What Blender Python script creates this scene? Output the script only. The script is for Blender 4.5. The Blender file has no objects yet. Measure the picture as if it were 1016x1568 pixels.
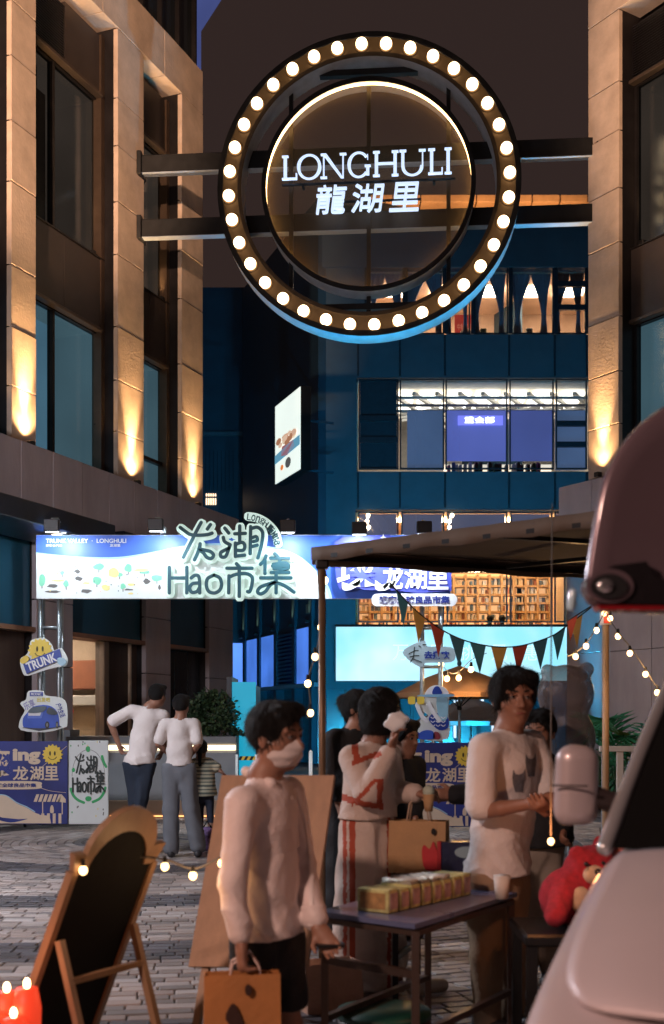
import bpy, bmesh, math, random
import numpy as np
from mathutils import Vector, Matrix, geometry
random.seed(7); rng = np.random.default_rng(7)
C = bpy.context.scene.collection
sc = bpy.context.scene
F, U0, V0, HC = 1800.0, 508.0, 1105.0, 1.45
def P(u, v, d): return Vector(((u-U0)/F*d, d, HC+(V0-v)/F*d))
def rad(a): return math.radians(a)

# ---------------- camera, world, exposure ----------------
cam = bpy.data.cameras.new('camera'); co = bpy.data.objects.new('camera', cam); C.objects.link(co)
co.location = (0, 0, HC); co.rotation_euler = (rad(90), 0, 0)
cam.sensor_fit = 'VERTICAL'; cam.sensor_height = 36; cam.sensor_width = 24
cam.lens = F/1568*36; cam.shift_y = (V0-784)/1568; cam.clip_end = 2000; cam.clip_start = .05
cam.dof.use_dof = True; cam.dof.focus_distance = 15.0; cam.dof.aperture_fstop = 2.9
sc.camera = co
w = bpy.data.worlds.new('World'); sc.world = w; w.use_nodes = True
nt = w.node_tree; nt.nodes.clear()
wo = nt.nodes.new('ShaderNodeOutputWorld'); ad = nt.nodes.new('ShaderNodeAddShader')
b1 = nt.nodes.new('ShaderNodeBackground'); b2 = nt.nodes.new('ShaderNodeBackground')
sk = nt.nodes.new('ShaderNodeTexSky'); sk.sky_type = 'NISHITA'; sk.sun_disc = False
sk.sun_elevation = rad(-4); sk.sun_rotation = rad(200)
nt.links.new(sk.outputs[0], b1.inputs[0]); b1.inputs[1].default_value = 0.02
b2.inputs[0].default_value = (.030, .0185, .0165, 1); b2.inputs[1].default_value = 1.0   # city glow on the night sky
nt.links.new(b1.outputs[0], ad.inputs[0]); nt.links.new(b2.outputs[0], ad.inputs[1]); nt.links.new(ad.outputs[0], wo.inputs[0])
sc.view_settings.view_transform = 'Standard'; sc.view_settings.look = 'None'
sc.view_settings.exposure = 0.0; sc.view_settings.gamma = 1.0
try: sc.view_settings.use_curve_mapping = False
except Exception: pass
sc.cycles.use_denoising = True; sc.cycles.use_light_tree = True
sc.cycles.max_bounces = 5; sc.cycles.diffuse_bounces = 2; sc.cycles.glossy_bounces = 3
sc.cycles.transparent_max_bounces = 12; sc.cycles.sample_clamp_indirect = 4; sc.cycles.caustics_reflective = False; sc.cycles.caustics_refractive = False

# ---------------- materials ----------------
MATS = {}
def mat(name, col=(.5,.5,.5), rough=.6, metal=0, emit=None, es=0, var=.12, scale=6, bump=.1, coat=0, spec=.5, stretch=(1,1,1), sheen=0, sub=0):
    if name in MATS: return MATS[name]
    m = bpy.data.materials.new(name); m.use_nodes = True; t = m.node_tree; b = t.nodes['Principled BSDF']
    b.inputs['Base Color'].default_value = (*col, 1); b.inputs['Roughness'].default_value = rough
    b.inputs['Metallic'].default_value = metal; b.inputs['Coat Weight'].default_value = coat
    b.inputs['Specular IOR Level'].default_value = spec
    if sheen: b.inputs['Sheen Weight'].default_value = sheen
    if emit: b.inputs['Emission Color'].default_value = (*emit, 1); b.inputs['Emission Strength'].default_value = es
    if var or bump:
        tc = t.nodes.new('ShaderNodeTexCoord'); mp = t.nodes.new('ShaderNodeMapping'); mp.inputs['Scale'].default_value = stretch
        n = t.nodes.new('ShaderNodeTexNoise'); n.inputs['Scale'].default_value = scale; n.inputs['Detail'].default_value = 6; n.inputs['Roughness'].default_value = .6
        t.links.new(tc.outputs['Object'], mp.inputs[0]); t.links.new(mp.outputs[0], n.inputs['Vector'])
        if var:
            r = t.nodes.new('ShaderNodeValToRGB'); r.color_ramp.elements[0].position = .3; r.color_ramp.elements[1].position = .7
            r.color_ramp.elements[0].color = (*[c*(1-var) for c in col], 1); r.color_ramp.elements[1].color = (*[min(1,c*(1+var)) for c in col], 1)
            t.links.new(n.outputs[0], r.inputs[0]); t.links.new(r.outputs[0], b.inputs['Base Color'])
            mr = t.nodes.new('ShaderNodeMapRange'); mr.inputs[3].default_value = max(.03, rough*.8); mr.inputs[4].default_value = min(1, rough*1.2)
            t.links.new(n.outputs[0], mr.inputs[0]); t.links.new(mr.outputs[0], b.inputs['Roughness'])
        if bump:
            bp = t.nodes.new('ShaderNodeBump'); bp.inputs['Strength'].default_value = bump; bp.inputs['Distance'].default_value = .02
            n2 = t.nodes.new('ShaderNodeTexNoise'); n2.inputs['Scale'].default_value = scale*9; n2.inputs['Detail'].default_value = 4
            t.links.new(mp.outputs[0], n2.inputs['Vector']); t.links.new(n2.outputs[0], bp.inputs['Height']); t.links.new(bp.outputs[0], b.inputs['Normal'])
    MATS[name] = m; return m
def glow(name, col, s, var=0, scale=2):
    if name in MATS: return MATS[name]
    m = bpy.data.materials.new(name); m.use_nodes = True; t = m.node_tree; b = t.nodes['Principled BSDF']
    b.inputs['Base Color'].default_value = (*[c*.5 for c in col], 1); b.inputs['Roughness'].default_value = .5
    b.inputs['Emission Color'].default_value = (*col, 1); b.inputs['Emission Strength'].default_value = s
    if var:
        n = t.nodes.new('ShaderNodeTexNoise'); n.inputs['Scale'].default_value = scale
        tc = t.nodes.new('ShaderNodeTexCoord'); t.links.new(tc.outputs['Object'], n.inputs['Vector'])
        mr = t.nodes.new('ShaderNodeMapRange'); mr.inputs[3].default_value = s*(1-var); mr.inputs[4].default_value = s*(1+var)
        t.links.new(n.outputs[0], mr.inputs[0]); t.links.new(mr.outputs[0], b.inputs['Emission Strength'])
    MATS[name] = m; return m
def glassmat(name, tint=(.8,.85,.9), refl=.12, rough=.02):
    if name in MATS: return MATS[name]
    m = bpy.data.materials.new(name); m.use_nodes = True; t = m.node_tree; t.nodes.clear()
    o = t.nodes.new('ShaderNodeOutputMaterial'); mx = t.nodes.new('ShaderNodeMixShader'); tr = t.nodes.new('ShaderNodeBsdfTransparent'); g = t.nodes.new('ShaderNodeBsdfGlossy')
    fr = t.nodes.new('ShaderNodeLayerWeight'); fr.inputs[0].default_value = .5; pw = t.nodes.new('ShaderNodeMath'); pw.operation = 'POWER'; pw.inputs[1].default_value = 4; ma = t.nodes.new('ShaderNodeMath'); ma.operation = 'MULTIPLY_ADD'; ma.inputs[1].default_value = .35; ma.inputs[2].default_value = refl*.5; ma.use_clamp = True
    t.links.new(fr.outputs['Facing'], pw.inputs[0]); t.links.new(pw.outputs[0], ma.inputs[0]); t.links.new(ma.outputs[0], mx.inputs[0])
    tr.inputs[0].default_value = (*tint, 1); g.inputs['Roughness'].default_value = rough; g.inputs[0].default_value = (.9,.95,1,1)
    t.links.new(tr.outputs[0], mx.inputs[1]); t.links.new(g.outputs[0], mx.inputs[2]); t.links.new(mx.outputs[0], o.inputs[0])
    MATS[name] = m; return m

STONE = mat('travertine', (.50,.38,.295), .75, var=.2, scale=2.5, bump=.25)
STONE2 = mat('fascia stone', (.42,.36,.375), .75, var=.14, scale=2.5, bump=.25, stretch=(1,1,.3))
DARK = mat('bronze metal', (.028,.024,.025), .38, .6, var=.25, scale=3, bump=.04)
PANEL = mat('brown metal panel', (.055,.042,.038), .45, .4, var=.2, scale=2, bump=.05)
BLACK = mat('black metal', (.012,.012,.013), .4, .3, var=.2, bump=.03)
NAVY = mat('navy cladding', (.045,.095,.14), .6, .1, var=.12, scale=1.5, bump=.04)
NAVY2 = mat('navy frame', (.012,.035,.055), .4, .3, var=.15, bump=.03)
GLASS = glassmat('clear glass')
DGLASS = mat('dark window glass', (.012,.016,.02), .04, 0, var=.1, scale=.6, bump=0, spec=.9)
STEEL = mat('galvanised steel', (.42,.47,.5), .4, .7, var=.15, bump=.06)
WOOD = mat('varnished pine', (.27,.165,.095), .45, var=.25, scale=5, bump=.15, stretch=(1,1,.12))
WHITE = mat('white print', (.78,.79,.8), .55, var=.03, bump=.02)
PLASTER = mat('white plaster', (.6,.58,.55), .8, var=.05, bump=.05)
KRAFT = mat('kraft paper', (.45,.27,.13), .8, var=.1, scale=8, bump=.12)

# ---------------- mesh helpers ----------------
def link(name, me, mats, parent=None, loc=None, kind=None):
    o = bpy.data.objects.new(name, me); C.objects.link(o)
    if mats is not None:
        for m in (mats if isinstance(mats, (list, tuple)) else [mats]): me.materials.append(m)
    if parent is not None: o.parent = parent
    if loc is not None: o.location = loc
    if kind: o['kind'] = kind
    return o
def tag(o, label, cat, group=None, kind=None):
    o['label'] = label; o['category'] = cat
    if group: o['group'] = group
    if kind: o['kind'] = kind
    return o
def thing(name, label, cat, loc=(0,0,0), rz=0, group=None):
    o = bpy.data.objects.new(name, None); C.objects.link(o); o.location = loc; o.rotation_euler = (0,0,rz); o.empty_display_size = .1
    return tag(o, label, cat, group)
def finish(bm, name, smooth=False):
    bmesh.ops.recalc_face_normals(bm, faces=bm.faces)
    me = bpy.data.meshes.new(name); bm.to_mesh(me); bm.free()
    if smooth: me.polygons.foreach_set('use_smooth', [True]*len(me.polygons))
    return me
def add_box(bm, x0,x1,y0,y1,z0,z1, bev=0, mi=0, M=None):
    vs = [bm.verts.new(p) for p in ((x0,y0,z0),(x1,y0,z0),(x1,y1,z0),(x0,y1,z0),(x0,y0,z1),(x1,y0,z1),(x1,y1,z1),(x0,y1,z1))]
    fs = [bm.faces.new([vs[i] for i in f]) for f in ((0,3,2,1),(4,5,6,7),(0,1,5,4),(1,2,6,5),(2,3,7,6),(3,0,4,7))]
    for f in fs: f.material_index = mi
    if bev > 0:
        es = list({e for f in fs for e in f.edges})
        bmesh.ops.bevel(bm, geom=es, offset=bev, segments=1, affect='EDGES')
    if M is not None:
        for v in vs:
            if v.is_valid: v.co = M @ v.co
    return fs
def box(name, x0,x1,y0,y1,z0,z1, m, parent=None, bev=0, kind=None):
    bm = bmesh.new(); add_box(bm, min(x0,x1),max(x0,x1),min(y0,y1),max(y0,y1),min(z0,z1),max(z0,z1), bev)
    return link(name, finish(bm, name), m, parent, kind=kind)
def frame_to(a, b):
    a = Vector(a); b = Vector(b); d = (b-a); q = d.to_track_quat('Z', 'Y').to_matrix().to_4x4(); q.translation = a
    return q, d.length
def add_tube(bm, pts, r, seg=10, ends=True, flat=None):
    """round tube along a polyline; r a number or a list; rounded ends"""
    pts = [Vector(p) for p in pts]; n = len(pts); rs = list(r) if isinstance(r, (list, tuple)) else [r]*n
    rings = []; prev = None
    def ring(c, t, rr):
        nonlocal prev
        if prev is None:
            up = Vector((0,1,0)) if abs(t.y) < .9 else Vector((1,0,0))
            prev = (up - t*up.dot(t)).normalized()
        prev = (prev - t*prev.dot(t)).normalized(); s = t.cross(prev)
        rings.append([bm.verts.new(c + prev*math.cos(2*math.pi*i/seg)*rr + s*math.sin(2*math.pi*i/seg)*rr) for i in range(seg)])
    for i, p in enumerate(pts):
        t = ((pts[min(i+1,n-1)]-p).normalized() + (p-pts[max(i-1,0)]).normalized())
        t = t.normalized() if t.length > 1e-6 else Vector((0,0,1))
        if i == 0 and ends: ring(p - t*rs[0]*.86, t, rs[0]*.5)
        if i == 0 and ends: ring(p - t*rs[0]*.5, t, rs[0]*.86)
        ring(p, t, rs[i])
        if i == n-1 and ends: ring(p + t*rs[i]*.5, t, rs[i]*.86); ring(p + t*rs[i]*.86, t, rs[i]*.5)
    for a, b in zip(rings, rings[1:]):
        for i in range(seg): bm.faces.new((a[i], a[(i+1)%seg], b[(i+1)%seg], b[i]))
    bm.faces.new(rings[0][::-1]); bm.faces.new(rings[-1])
def tube(name, pts, r, m, parent=None, seg=10, ends=False, smooth=True):
    bm = bmesh.new(); add_tube(bm, pts, r, seg, ends); return link(name, finish(bm, name, smooth), m, parent)
def add_bar(bm, a, b, wx, wy, M=None):
    q, L = frame_to(a, b); add_box(bm, -wx/2, wx/2, -wy/2, wy/2, 0, L, M=q)
def bar(name, a, b, wx, wy, m, parent=None):
    bm = bmesh.new(); add_bar(bm, a, b, wx, wy); return link(name, finish(bm, name), m, parent)
def add_prism(bm, poly, y0, y1, mi=0):
    """extrude an XZ outline between two y values"""
    n = len(poly); A = [bm.verts.new((x,y0,z)) for x,z in poly]; B = [bm.verts.new((x,y1,z)) for x,z in poly]
    tri = geometry.tessellate_polygon([[Vector((x,z,0)) for x,z in poly]])
    fs = []
    for t in tri:
        try: fs.append(bm.faces.new([A[i] for i in t])); fs.append(bm.faces.new([B[i] for i in reversed(t)]))
        except ValueError: pass
    for i in range(n):
        j = (i+1)%n; fs.append(bm.faces.new((A[i],A[j],B[j],B[i])))
    for f in fs: f.material_index = mi
def prism(name, poly, y0, y1, m, parent=None):
    bm = bmesh.new(); add_prism(bm, poly, y0, y1); return link(name, finish(bm, name), m, parent)
def smoothpoly(pts, k=6):
    """closed Catmull-Rom"""
    out = []; n = len(pts)
    for i in range(n):
        p0,p1,p2,p3 = [np.array(pts[(i+j-1)%n], float) for j in range(4)]
        for s in range(k):
            t = s/k; out.append(tuple(.5*((2*p1)+(-p0+p2)*t+(2*p0-5*p1+4*p2-p3)*t*t+(-p0+3*p1-3*p2+p3)*t**3)))
    return out
def openspline(pts, k=5):
    out = []; n = len(pts)
    for i in range(n-1):
        p0,p1,p2,p3 = [np.array(pts[min(max(i+j-1,0),n-1)], float) for j in range(4)]
        for s in range(k):
            t = s/k; out.append(tuple(.5*((2*p1)+(-p0+p2)*t+(2*p0-5*p1+4*p2-p3)*t*t+(-p0+3*p1-3*p2+p3)*t**3)))
    out.append(tuple(pts[-1])); return out
def ellipse(cx, cz, rx, rz, n=24): return [(cx+rx*math.cos(2*math.pi*i/n), cz+rz*math.sin(2*math.pi*i/n)) for i in range(n)]
def ball(name, c, r, m, parent=None, sub=2, sc3=(1,1,1)):
    bm = bmesh.new(); bmesh.ops.create_icosphere(bm, subdivisions=sub, radius=1)
    for v in bm.verts: v.co = Vector((v.co.x*r*sc3[0]+c[0], v.co.y*r*sc3[1]+c[1], v.co.z*r*sc3[2]+c[2]))
    return link(name, finish(bm, name, True), m, parent)
def add_ball(bm, c, r, sub=1, s3=(1,1,1)):
    g = bmesh.ops.create_icosphere(bm, subdivisions=sub, radius=1)
    for v in g['verts']: v.co = Vector((v.co.x*r*s3[0]+c[0], v.co.y*r*s3[1]+c[1], v.co.z*r*s3[2]+c[2]))
def strokes(name, lines, wdt, m, parent, y=0, thick=.3, spline=True):
    """rounded flat strokes in the XZ plane (marker lettering)"""
    bm = bmesh.new()
    for q_, ln in enumerate(lines):
        pts = openspline(ln) if spline and len(ln) > 2 else ln; n0 = len(bm.verts)
        add_tube(bm, [(p[0], 0, p[1]) for p in pts], wdt/2, 12, True); bm.verts.ensure_lookup_table()
        t = wdt/2*thick
        for v in list(bm.verts)[n0:]: v.co.y = max(-t, min(t, v.co.y*.9)) + y - .0004*q_
    o = link(name, finish(bm, name, False), m, parent); return o
def text(name, body, m, parent, x0, x1, z0, z1, y=0, bold=0, depth=.004, shear=0, rot=0, keep=False):
    cu = bpy.data.curves.new('txt', 'FONT'); cu.body = body; cu.extrude = .002; cu.offset = bold; cu.resolution_u = 3; cu.shear = shear
    to = bpy.data.objects.new('txt', cu); C.objects.link(to)
    dg = bpy.context.evaluated_depsgraph_get(); me = bpy.data.meshes.new_from_object(to.evaluated_get(dg))
    bpy.data.objects.remove(to); bpy.data.curves.remove(cu)
    n = len(me.vertices); a = np.empty(n*3); me.vertices.foreach_get('co', a); a = a.reshape(-1,3)
    mn, mx = a.min(0), a.max(0); s = (mx-mn); sx = (x1-x0)/s[0]; sz = (z1-z0)/s[1]
    if keep: sx = sz = min(sx, sz)
    X = (a[:,0]-(mn[0]+mx[0])/2)*sx; Z = (a[:,1]-(mn[1]+mx[1])/2)*sz; Yy = -np.sign(a[:,2])*depth/2
    c_, s_ = math.cos(rot), math.sin(rot)
    out = np.stack([X*c_-Z*s_+(x0+x1)/2, Yy+y, X*s_+Z*c_+(z0+z1)/2], 1)
    me.vertices.foreach_set('co', out.ravel()); me.materials.clear(); me.update()
    return link(name, me, m, parent)
def copy_obj(o, parent=None, loc=None):
    c = o.copy(); C.objects.link(c)
    if parent is not None: c.parent = parent
    if loc is not None: c.location = loc
    return c
def copy_tree(o, parent=None):
    c = o.copy(); C.objects.link(c)
    if parent is not None: c.parent = parent
    for ch in list(o.children): copy_tree(ch, c)
    return c
def spot(name, loc, target, power, col, size=60, blend=.5, r=.04):
    l = bpy.data.lights.new(name, 'SPOT'); l.energy = power; l.color = col; l.spot_size = rad(size); l.spot_blend = blend; l.shadow_soft_size = r
    o = bpy.data.objects.new(name, l); C.objects.link(o); o.location = loc
    o.rotation_euler = (Vector(target)-Vector(loc)).to_track_quat('-Z', 'Y').to_euler(); return o
def point(name, loc, power, col, r=.03):
    l = bpy.data.lights.new(name, 'POINT'); l.energy = power; l.color = col; l.shadow_soft_size = r
    o = bpy.data.objects.new(name, l); C.objects.link(o); o.location = loc; return o

# ---------------- implicit-surface helper (bodies, cloth, plush) ----------------
def surface_nets(D, org, h):
    ins = D < 0; nx, ny, nz = D.shape
    cs = np.zeros((nx-1,ny-1,nz-1), np.int8)
    offs = [(i,j,k) for i in (0,1) for j in (0,1) for k in (0,1)]
    for (i,j,k) in offs: cs += ins[i:nx-1+i, j:ny-1+j, k:nz-1+k]
    act = np.argwhere((cs > 0) & (cs < 8)); n = len(act)
    idx = -np.ones(cs.shape, np.int32); idx[act[:,0],act[:,1],act[:,2]] = np.arange(n)
    cv = {o: D[act[:,0]+o[0], act[:,1]+o[1], act[:,2]+o[2]] for o in offs}
    S = np.zeros((n,3)); W = np.zeros(n)
    for a in offs:
        for ax in range(3):
            if a[ax] == 0:
                b = list(a); b[ax] = 1; b = tuple(b); d0, d1 = cv[a], cv[b]; m = (d0 < 0) != (d1 < 0)
                t = np.where(m, d0/np.where(m, d0-d1, 1), 0); p = np.tile(np.array(a, float), (n,1)); p[:,ax] += t
                S += p*m[:,None]; W += m
    V = (act + S/W[:,None])*h + np.array(org)
    Fs = []
    for ax in range(3):
        o1, o2 = [(1,2),(2,0),(0,1)][ax]
        s0 = [slice(None)]*3; s1 = [slice(None)]*3; s0[ax] = slice(0,-1); s1[ax] = slice(1,None)
        A, B = ins[tuple(s0)], ins[tuple(s1)]; e = np.argwhere(A != B)
        ok = (e[:,o1] > 0) & (e[:,o2] > 0) & (e[:,o1] < D.shape[o1]-1) & (e[:,o2] < D.shape[o2]-1); e = e[ok]
        def g(d1, d2):
            q = e.copy(); q[:,o1] += d1; q[:,o2] += d2; return idx[q[:,0],q[:,1],q[:,2]]
        f = np.stack([g(-1,-1), g(0,-1), g(0,0), g(-1,0)], 1); fl = ~A[e[:,0],e[:,1],e[:,2]]
        f[fl] = f[fl][:,::-1]; Fs.append(f)
    Fa = np.concatenate(Fs); Fa = Fa[(Fa >= 0).all(1)]
    return V, Fa
def cone(a, b, ra, rb, k=.02, flat=None, fk=1.0, op='+'): return ('c', np.array(a,float), np.array(b,float), ra, rb, k, None if flat is None else np.array(flat,float), fk, op)
def ell(c, r, yaw=0, pitch=0, k=.02, op='+'): return ('e', np.array(c,float), np.array(r,float), yaw, pitch, k, None, 1, op)
def sdf(prims, h, cuts=(), noise=None, pad=.05):
    lo = np.full(3, 1e9); hi = -lo
    bbs = []
    for p in prims:
        if p[0] == 'c': l = np.minimum(p[1]-p[3], p[2]-p[4]); u = np.maximum(p[1]+p[3], p[2]+p[4])
        else: R = max(p[2]); l, u = p[1]-R, p[1]+R
        bbs.append((l,u))
        if p[-1] == '+': lo = np.minimum(lo,l); hi = np.maximum(hi,u)
    lo -= pad; hi += pad; N = np.ceil((hi-lo)/h).astype(int)+1
    D = np.full(N, .5, np.float32); ax = [lo[i]+h*np.arange(N[i]) for i in range(3)]
    for p, (l,u) in zip(prims, bbs):
        k = p[5]; mg = k + 4*h + .01
        i0 = np.maximum(np.floor((l-mg-lo)/h).astype(int), 0); i1 = np.minimum(np.ceil((u+mg-lo)/h).astype(int)+1, N)
        if (i1 <= i0).any(): continue
        X, Y, Z = np.meshgrid(*[ax[i][i0[i]:i1[i]] for i in range(3)], indexing='ij', sparse=True)
        if p[0] == 'c':
            a, b = p[1], p[2]; ab = b-a; L2 = max(ab.dot(ab), 1e-9)
            dx, dy, dz = X-a[0], Y-a[1], Z-a[2]; t = np.clip((dx*ab[0]+dy*ab[1]+dz*ab[2])/L2, 0, 1)
            qx, qy, qz = dx-t*ab[0], dy-t*ab[1], dz-t*ab[2]; q2 = qx*qx+qy*qy+qz*qz
            if p[6] is not None:
                n = p[6]/np.linalg.norm(p[6]); qn = qx*n[0]+qy*n[1]+qz*n[2]; q2 = q2 + (p[7]**2-1)*qn*qn
            d = np.sqrt(q2) - (p[3]*(1-t)+p[4]*t)
            if p[6] is not None: d = d/ (1+(p[7]-1)*.5)
        else:
            c, r = p[1], p[2]; cy, sy = math.cos(p[3]), math.sin(p[3]); dx, dy, dz = X-c[0], Y-c[1], Z-c[2]
            lx = dx*cy+dy*sy; ly = -dx*sy+dy*cy
            cp, sp = math.cos(p[4]), math.sin(p[4]); ly2 = ly*cp+dz*sp; lz = -ly*sp+dz*cp
            q = np.sqrt((lx/r[0])**2+(ly2/r[1])**2+(lz/r[2])**2); d = (q-1)*min(r)*1.0
            q1 = np.sqrt((lx/r[0]**2)**2+(ly2/r[1]**2)**2+(lz/r[2]**2)**2)+1e-6; d = q*(q-1)/q1
        sl = tuple(slice(i0[i], i1[i]) for i in range(3)); cur = D[sl]
        if p[-1] == '+':
            hh = np.clip(.5+.5*(cur-d)/k, 0, 1); D[sl] = cur*(1-hh)+d*hh - k*hh*(1-hh)
        else:
            hh = np.clip(.5-.5*(cur+d)/k, 0, 1); D[sl] = cur*(1-hh)-d*hh + k*hh*(1-hh)
    X, Y, Z = np.meshgrid(*ax, indexing='ij', sparse=True)
    if noise is not None: D = D + noise(X, Y, Z)
    for f in cuts: D = np.maximum(D, f(X, Y, Z))
    D = D.astype(np.float32); D[0]=D[-1]=.5; D[:,0]=D[:,-1]=.5; D[:,:,0]=D[:,:,-1]=.5
    return surface_nets(D, lo, h)
def sdf_obj(name, prims, h, m, parent=None, cuts=(), noise=None, matfn=None):
    V, Fa = sdf(prims, h, cuts, noise)
    me = bpy.data.meshes.new(name); me.from_pydata(V.tolist(), [], Fa.tolist())
    me.polygons.foreach_set('use_smooth', [True]*len(Fa))
    o = link(name, me, m, parent)
    if matfn is not None:
        ce = V[Fa].mean(1); me.polygons.foreach_set('material_index', matfn(ce).astype(int))
    return o
# ================= GROUND =================
def ground_mat(name, base, dark=1.0):
    m = bpy.data.materials.new(name); m.use_nodes = True; t = m.node_tree; b = t.nodes['Principled BSDF']
    oi = t.nodes.new('ShaderNodeObjectInfo'); g = t.nodes.new('ShaderNodeNewGeometry'); ad = t.nodes.new('ShaderNodeMath'); ad.operation = 'ADD'
    fr = t.nodes.new('ShaderNodeMath'); fr.operation = 'FRACT'; r = t.nodes.new('ShaderNodeValToRGB')
    t.links.new(oi.outputs['Random'], ad.inputs[0]); t.links.new(g.outputs['Random Per Island'], ad.inputs[1]); t.links.new(ad.outputs[0], fr.inputs[0]); t.links.new(fr.outputs[0], r.inputs[0])
    r.color_ramp.elements[0].color = (*[c*.55*dark for c in base], 1); r.color_ramp.elements[1].color = (*[c*1.35*dark for c in base], 1)
    e = r.color_ramp.elements.new(.5); e.color = (base[0]*dark*1.05, base[1]*.92*dark, base[2]*.85*dark, 1)
    tc = t.nodes.new('ShaderNodeTexCoord'); n = t.nodes.new('ShaderNodeTexNoise'); n.inputs['Scale'].default_value = 1.3; n.inputs['Detail'].default_value = 7
    t.links.new(g.outputs['Position'], n.inputs['Vector'])
    mx = t.nodes.new('ShaderNodeMixRGB'); mx.blend_type = 'MULTIPLY'; mx.inputs[0].default_value = .6; t.links.new(r.outputs[0], mx.inputs[1])
    r2 = t.nodes.new('ShaderNodeValToRGB'); r2.color_ramp.elements[0].position = .35; r2.color_ramp.elements[1].position = .65; r2.color_ramp.elements[0].color = (.5,.5,.5,1)
    t.links.new(n.outputs[0], r2.inputs[0]); t.links.new(r2.outputs[0], mx.inputs[2]); t.links.new(mx.outputs[0], b.inputs['Base Color'])
    mr = t.nodes.new('ShaderNodeMapRange'); mr.inputs[3].default_value = .28; mr.inputs[4].default_value = .6; t.links.new(n.outputs[0], mr.inputs[0]); t.links.new(mr.outputs[0], b.inputs['Roughness'])
    n2 = t.nodes.new('ShaderNodeTexNoise'); n2.inputs['Scale'].default_value = 60; n2.inputs['Detail'].default_value = 5; bp = t.nodes.new('ShaderNodeBump'); bp.inputs['Strength'].default_value = .5; bp.inputs['Distance'].default_value = .01
    t.links.new(g.outputs['Position'], n2.inputs['Vector']); t.links.new(n2.outputs[0], bp.inputs['Height']); t.links.new(bp.outputs[0], b.inputs['Normal'])
    return m
PAVE = ground_mat('granite setts', (.40,.37,.36)); PAVED = ground_mat('dark granite setts', (.105,.105,.12))
gm = mat('mortar and distant paving', (.17,.16,.15), .6, var=.2, scale=1.5, bump=.3)
bm = bmesh.new(); vs = [bm.verts.new(p) for p in ((-150,-30,-.02),(150,-30,-.02),(150,250,-.02),(-150,250,-.02))]; bm.faces.new(vs)
ground = link('ground', finish(bm,'ground'), gm, kind='structure'); ground['label'] = 'granite paved plaza laid in arcs'; 
def paver_mesh(L, W, m):
    bm = bmesh.new(); add_box(bm, -L/2, L/2, -W/2, W/2, -.015, .02, .006); me = finish(bm, 'paver'); me.materials.append(m); return me
PM = {(l, k): paver_mesh(l, .095, (PAVE, PAVED)[k]) for l in (.13,.16,.19,.23) for k in (0,1)}
cx, cy = -2.15, 14.3; pav = []
j = 0; r_ = .4
while r_ < 12.5:
    j += 1; r_ += .104; a = random.random()
    dk = 1 if (j % 20) in (0,1,2,3,4,5) else 0
    while a < 2*math.pi+.5:
        L = random.choice((.13,.16,.19,.23)); da = (L+.008)/r_; am = a+da/2; a += da
        if a > 2*math.pi+.5: break
        x, y = cx+r_*math.cos(am), cy+r_*math.sin(am)
        if y < 5.2 or y > 18 or abs(x) > .42*y+.9: continue
        if x < (-1.78*1.4 + .39*(y-22.4)) - .3: continue
        pav.append((y, x, am+math.pi/2, L, dk, r_))
pav.sort()
for y, x, a, L, dk, _r in pav[:300]:
    o = bpy.data.objects.new('paver', PM[(L,dk)]); C.objects.link(o); o.parent = ground
    o.location = (x, y, -.02+random.uniform(-.002,.003)); o.rotation_euler = (random.gauss(0,.006), random.gauss(0,.006), a+random.gauss(0,.01))
vv, ff, mi = [], [], []
for y, x, a, L, dk, _r in pav[300:]:
    me = PM[(L,dk)]; ca, sa = math.cos(a), math.sin(a); b0 = len(vv); dz = -.02+random.uniform(-.002,.003)
    for v in me.vertices: vv.append((x+v.co.x*ca-v.co.y*sa, y+v.co.x*sa+v.co.y*ca, v.co.z+dz))
    for p in me.polygons: ff.append([b0+i for i in p.vertices]); mi.append(dk)
me = bpy.data.meshes.new('paving'); me.from_pydata(vv, [], ff); me.materials.append(PAVE); me.materials.append(PAVED); me.polygons.foreach_set('material_index', mi)
o = bpy.data.objects.new('paving', me); C.objects.link(o); o.parent = ground; o['kind'] = 'stuff'

# ================= STONE BUILDINGS =================
S = 1.4
def Z(z): return HC+(z-HC)*S
JO = [4.34,4.92,5.53,6.17,7.03,7.66,8.33,8.9,9.73]
UP = (1.0,.60,.27)
TEAL = glow('teal glowing room', (.10,.165,.185), 1.15, .45, .5)  # bluish window sheen put in as a glow on the room walls
CURT = glow('glowing pale curtain', (.10,.20,.26), 1.4, .3, 1)  # curtain glows by itself, no lamp behind it
CURT0 = mat('pale curtain', (.25,.42,.52), .8, var=.2, scale=3, stretch=(8,8,.2))
def stone_col(root, x0, x1, y0=0, y1=.5, zs=JO, ztop=10.32, m=STONE):
    zz = [Z(z) for z in zs]+([Z(ztop)] if ztop else [])
    for a, b in zip(zz, zz[1:]):
        box('stone_panel', x0, x1, y0+random.uniform(-.004,.004), y0+.09, a+.006, b-.006, m, root, .008)
    box('column_core', x0+.004, x1-.004, y0+.05, y1-.01, zz[0], zz[-1], DARK, root)
def uplight(root, x, pw, aim=6.0, sz=125, y=-.12, z=None):
    pw *= random.uniform(.75,1.2); sz *= random.uniform(.9,1.05)
    z = Z(4.34) if z is None else z
    f = box('uplight', x-.05, x+.05, y-.05, y+.05, z-.02, z+.06, BLACK, root, .01)
    l = spot('uplight_beam', (x, y, z+.12), (x, y+.14, z+.12+aim), pw, UP, sz, 1.0, .05); l.parent = f
    if y == -.12: l2 = spot('uplight_beam', (x, y-.03, z+.12), (x, y+.20, z+4.2), pw*11, UP, 36, 1.0, .05); l2.parent = f
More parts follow.
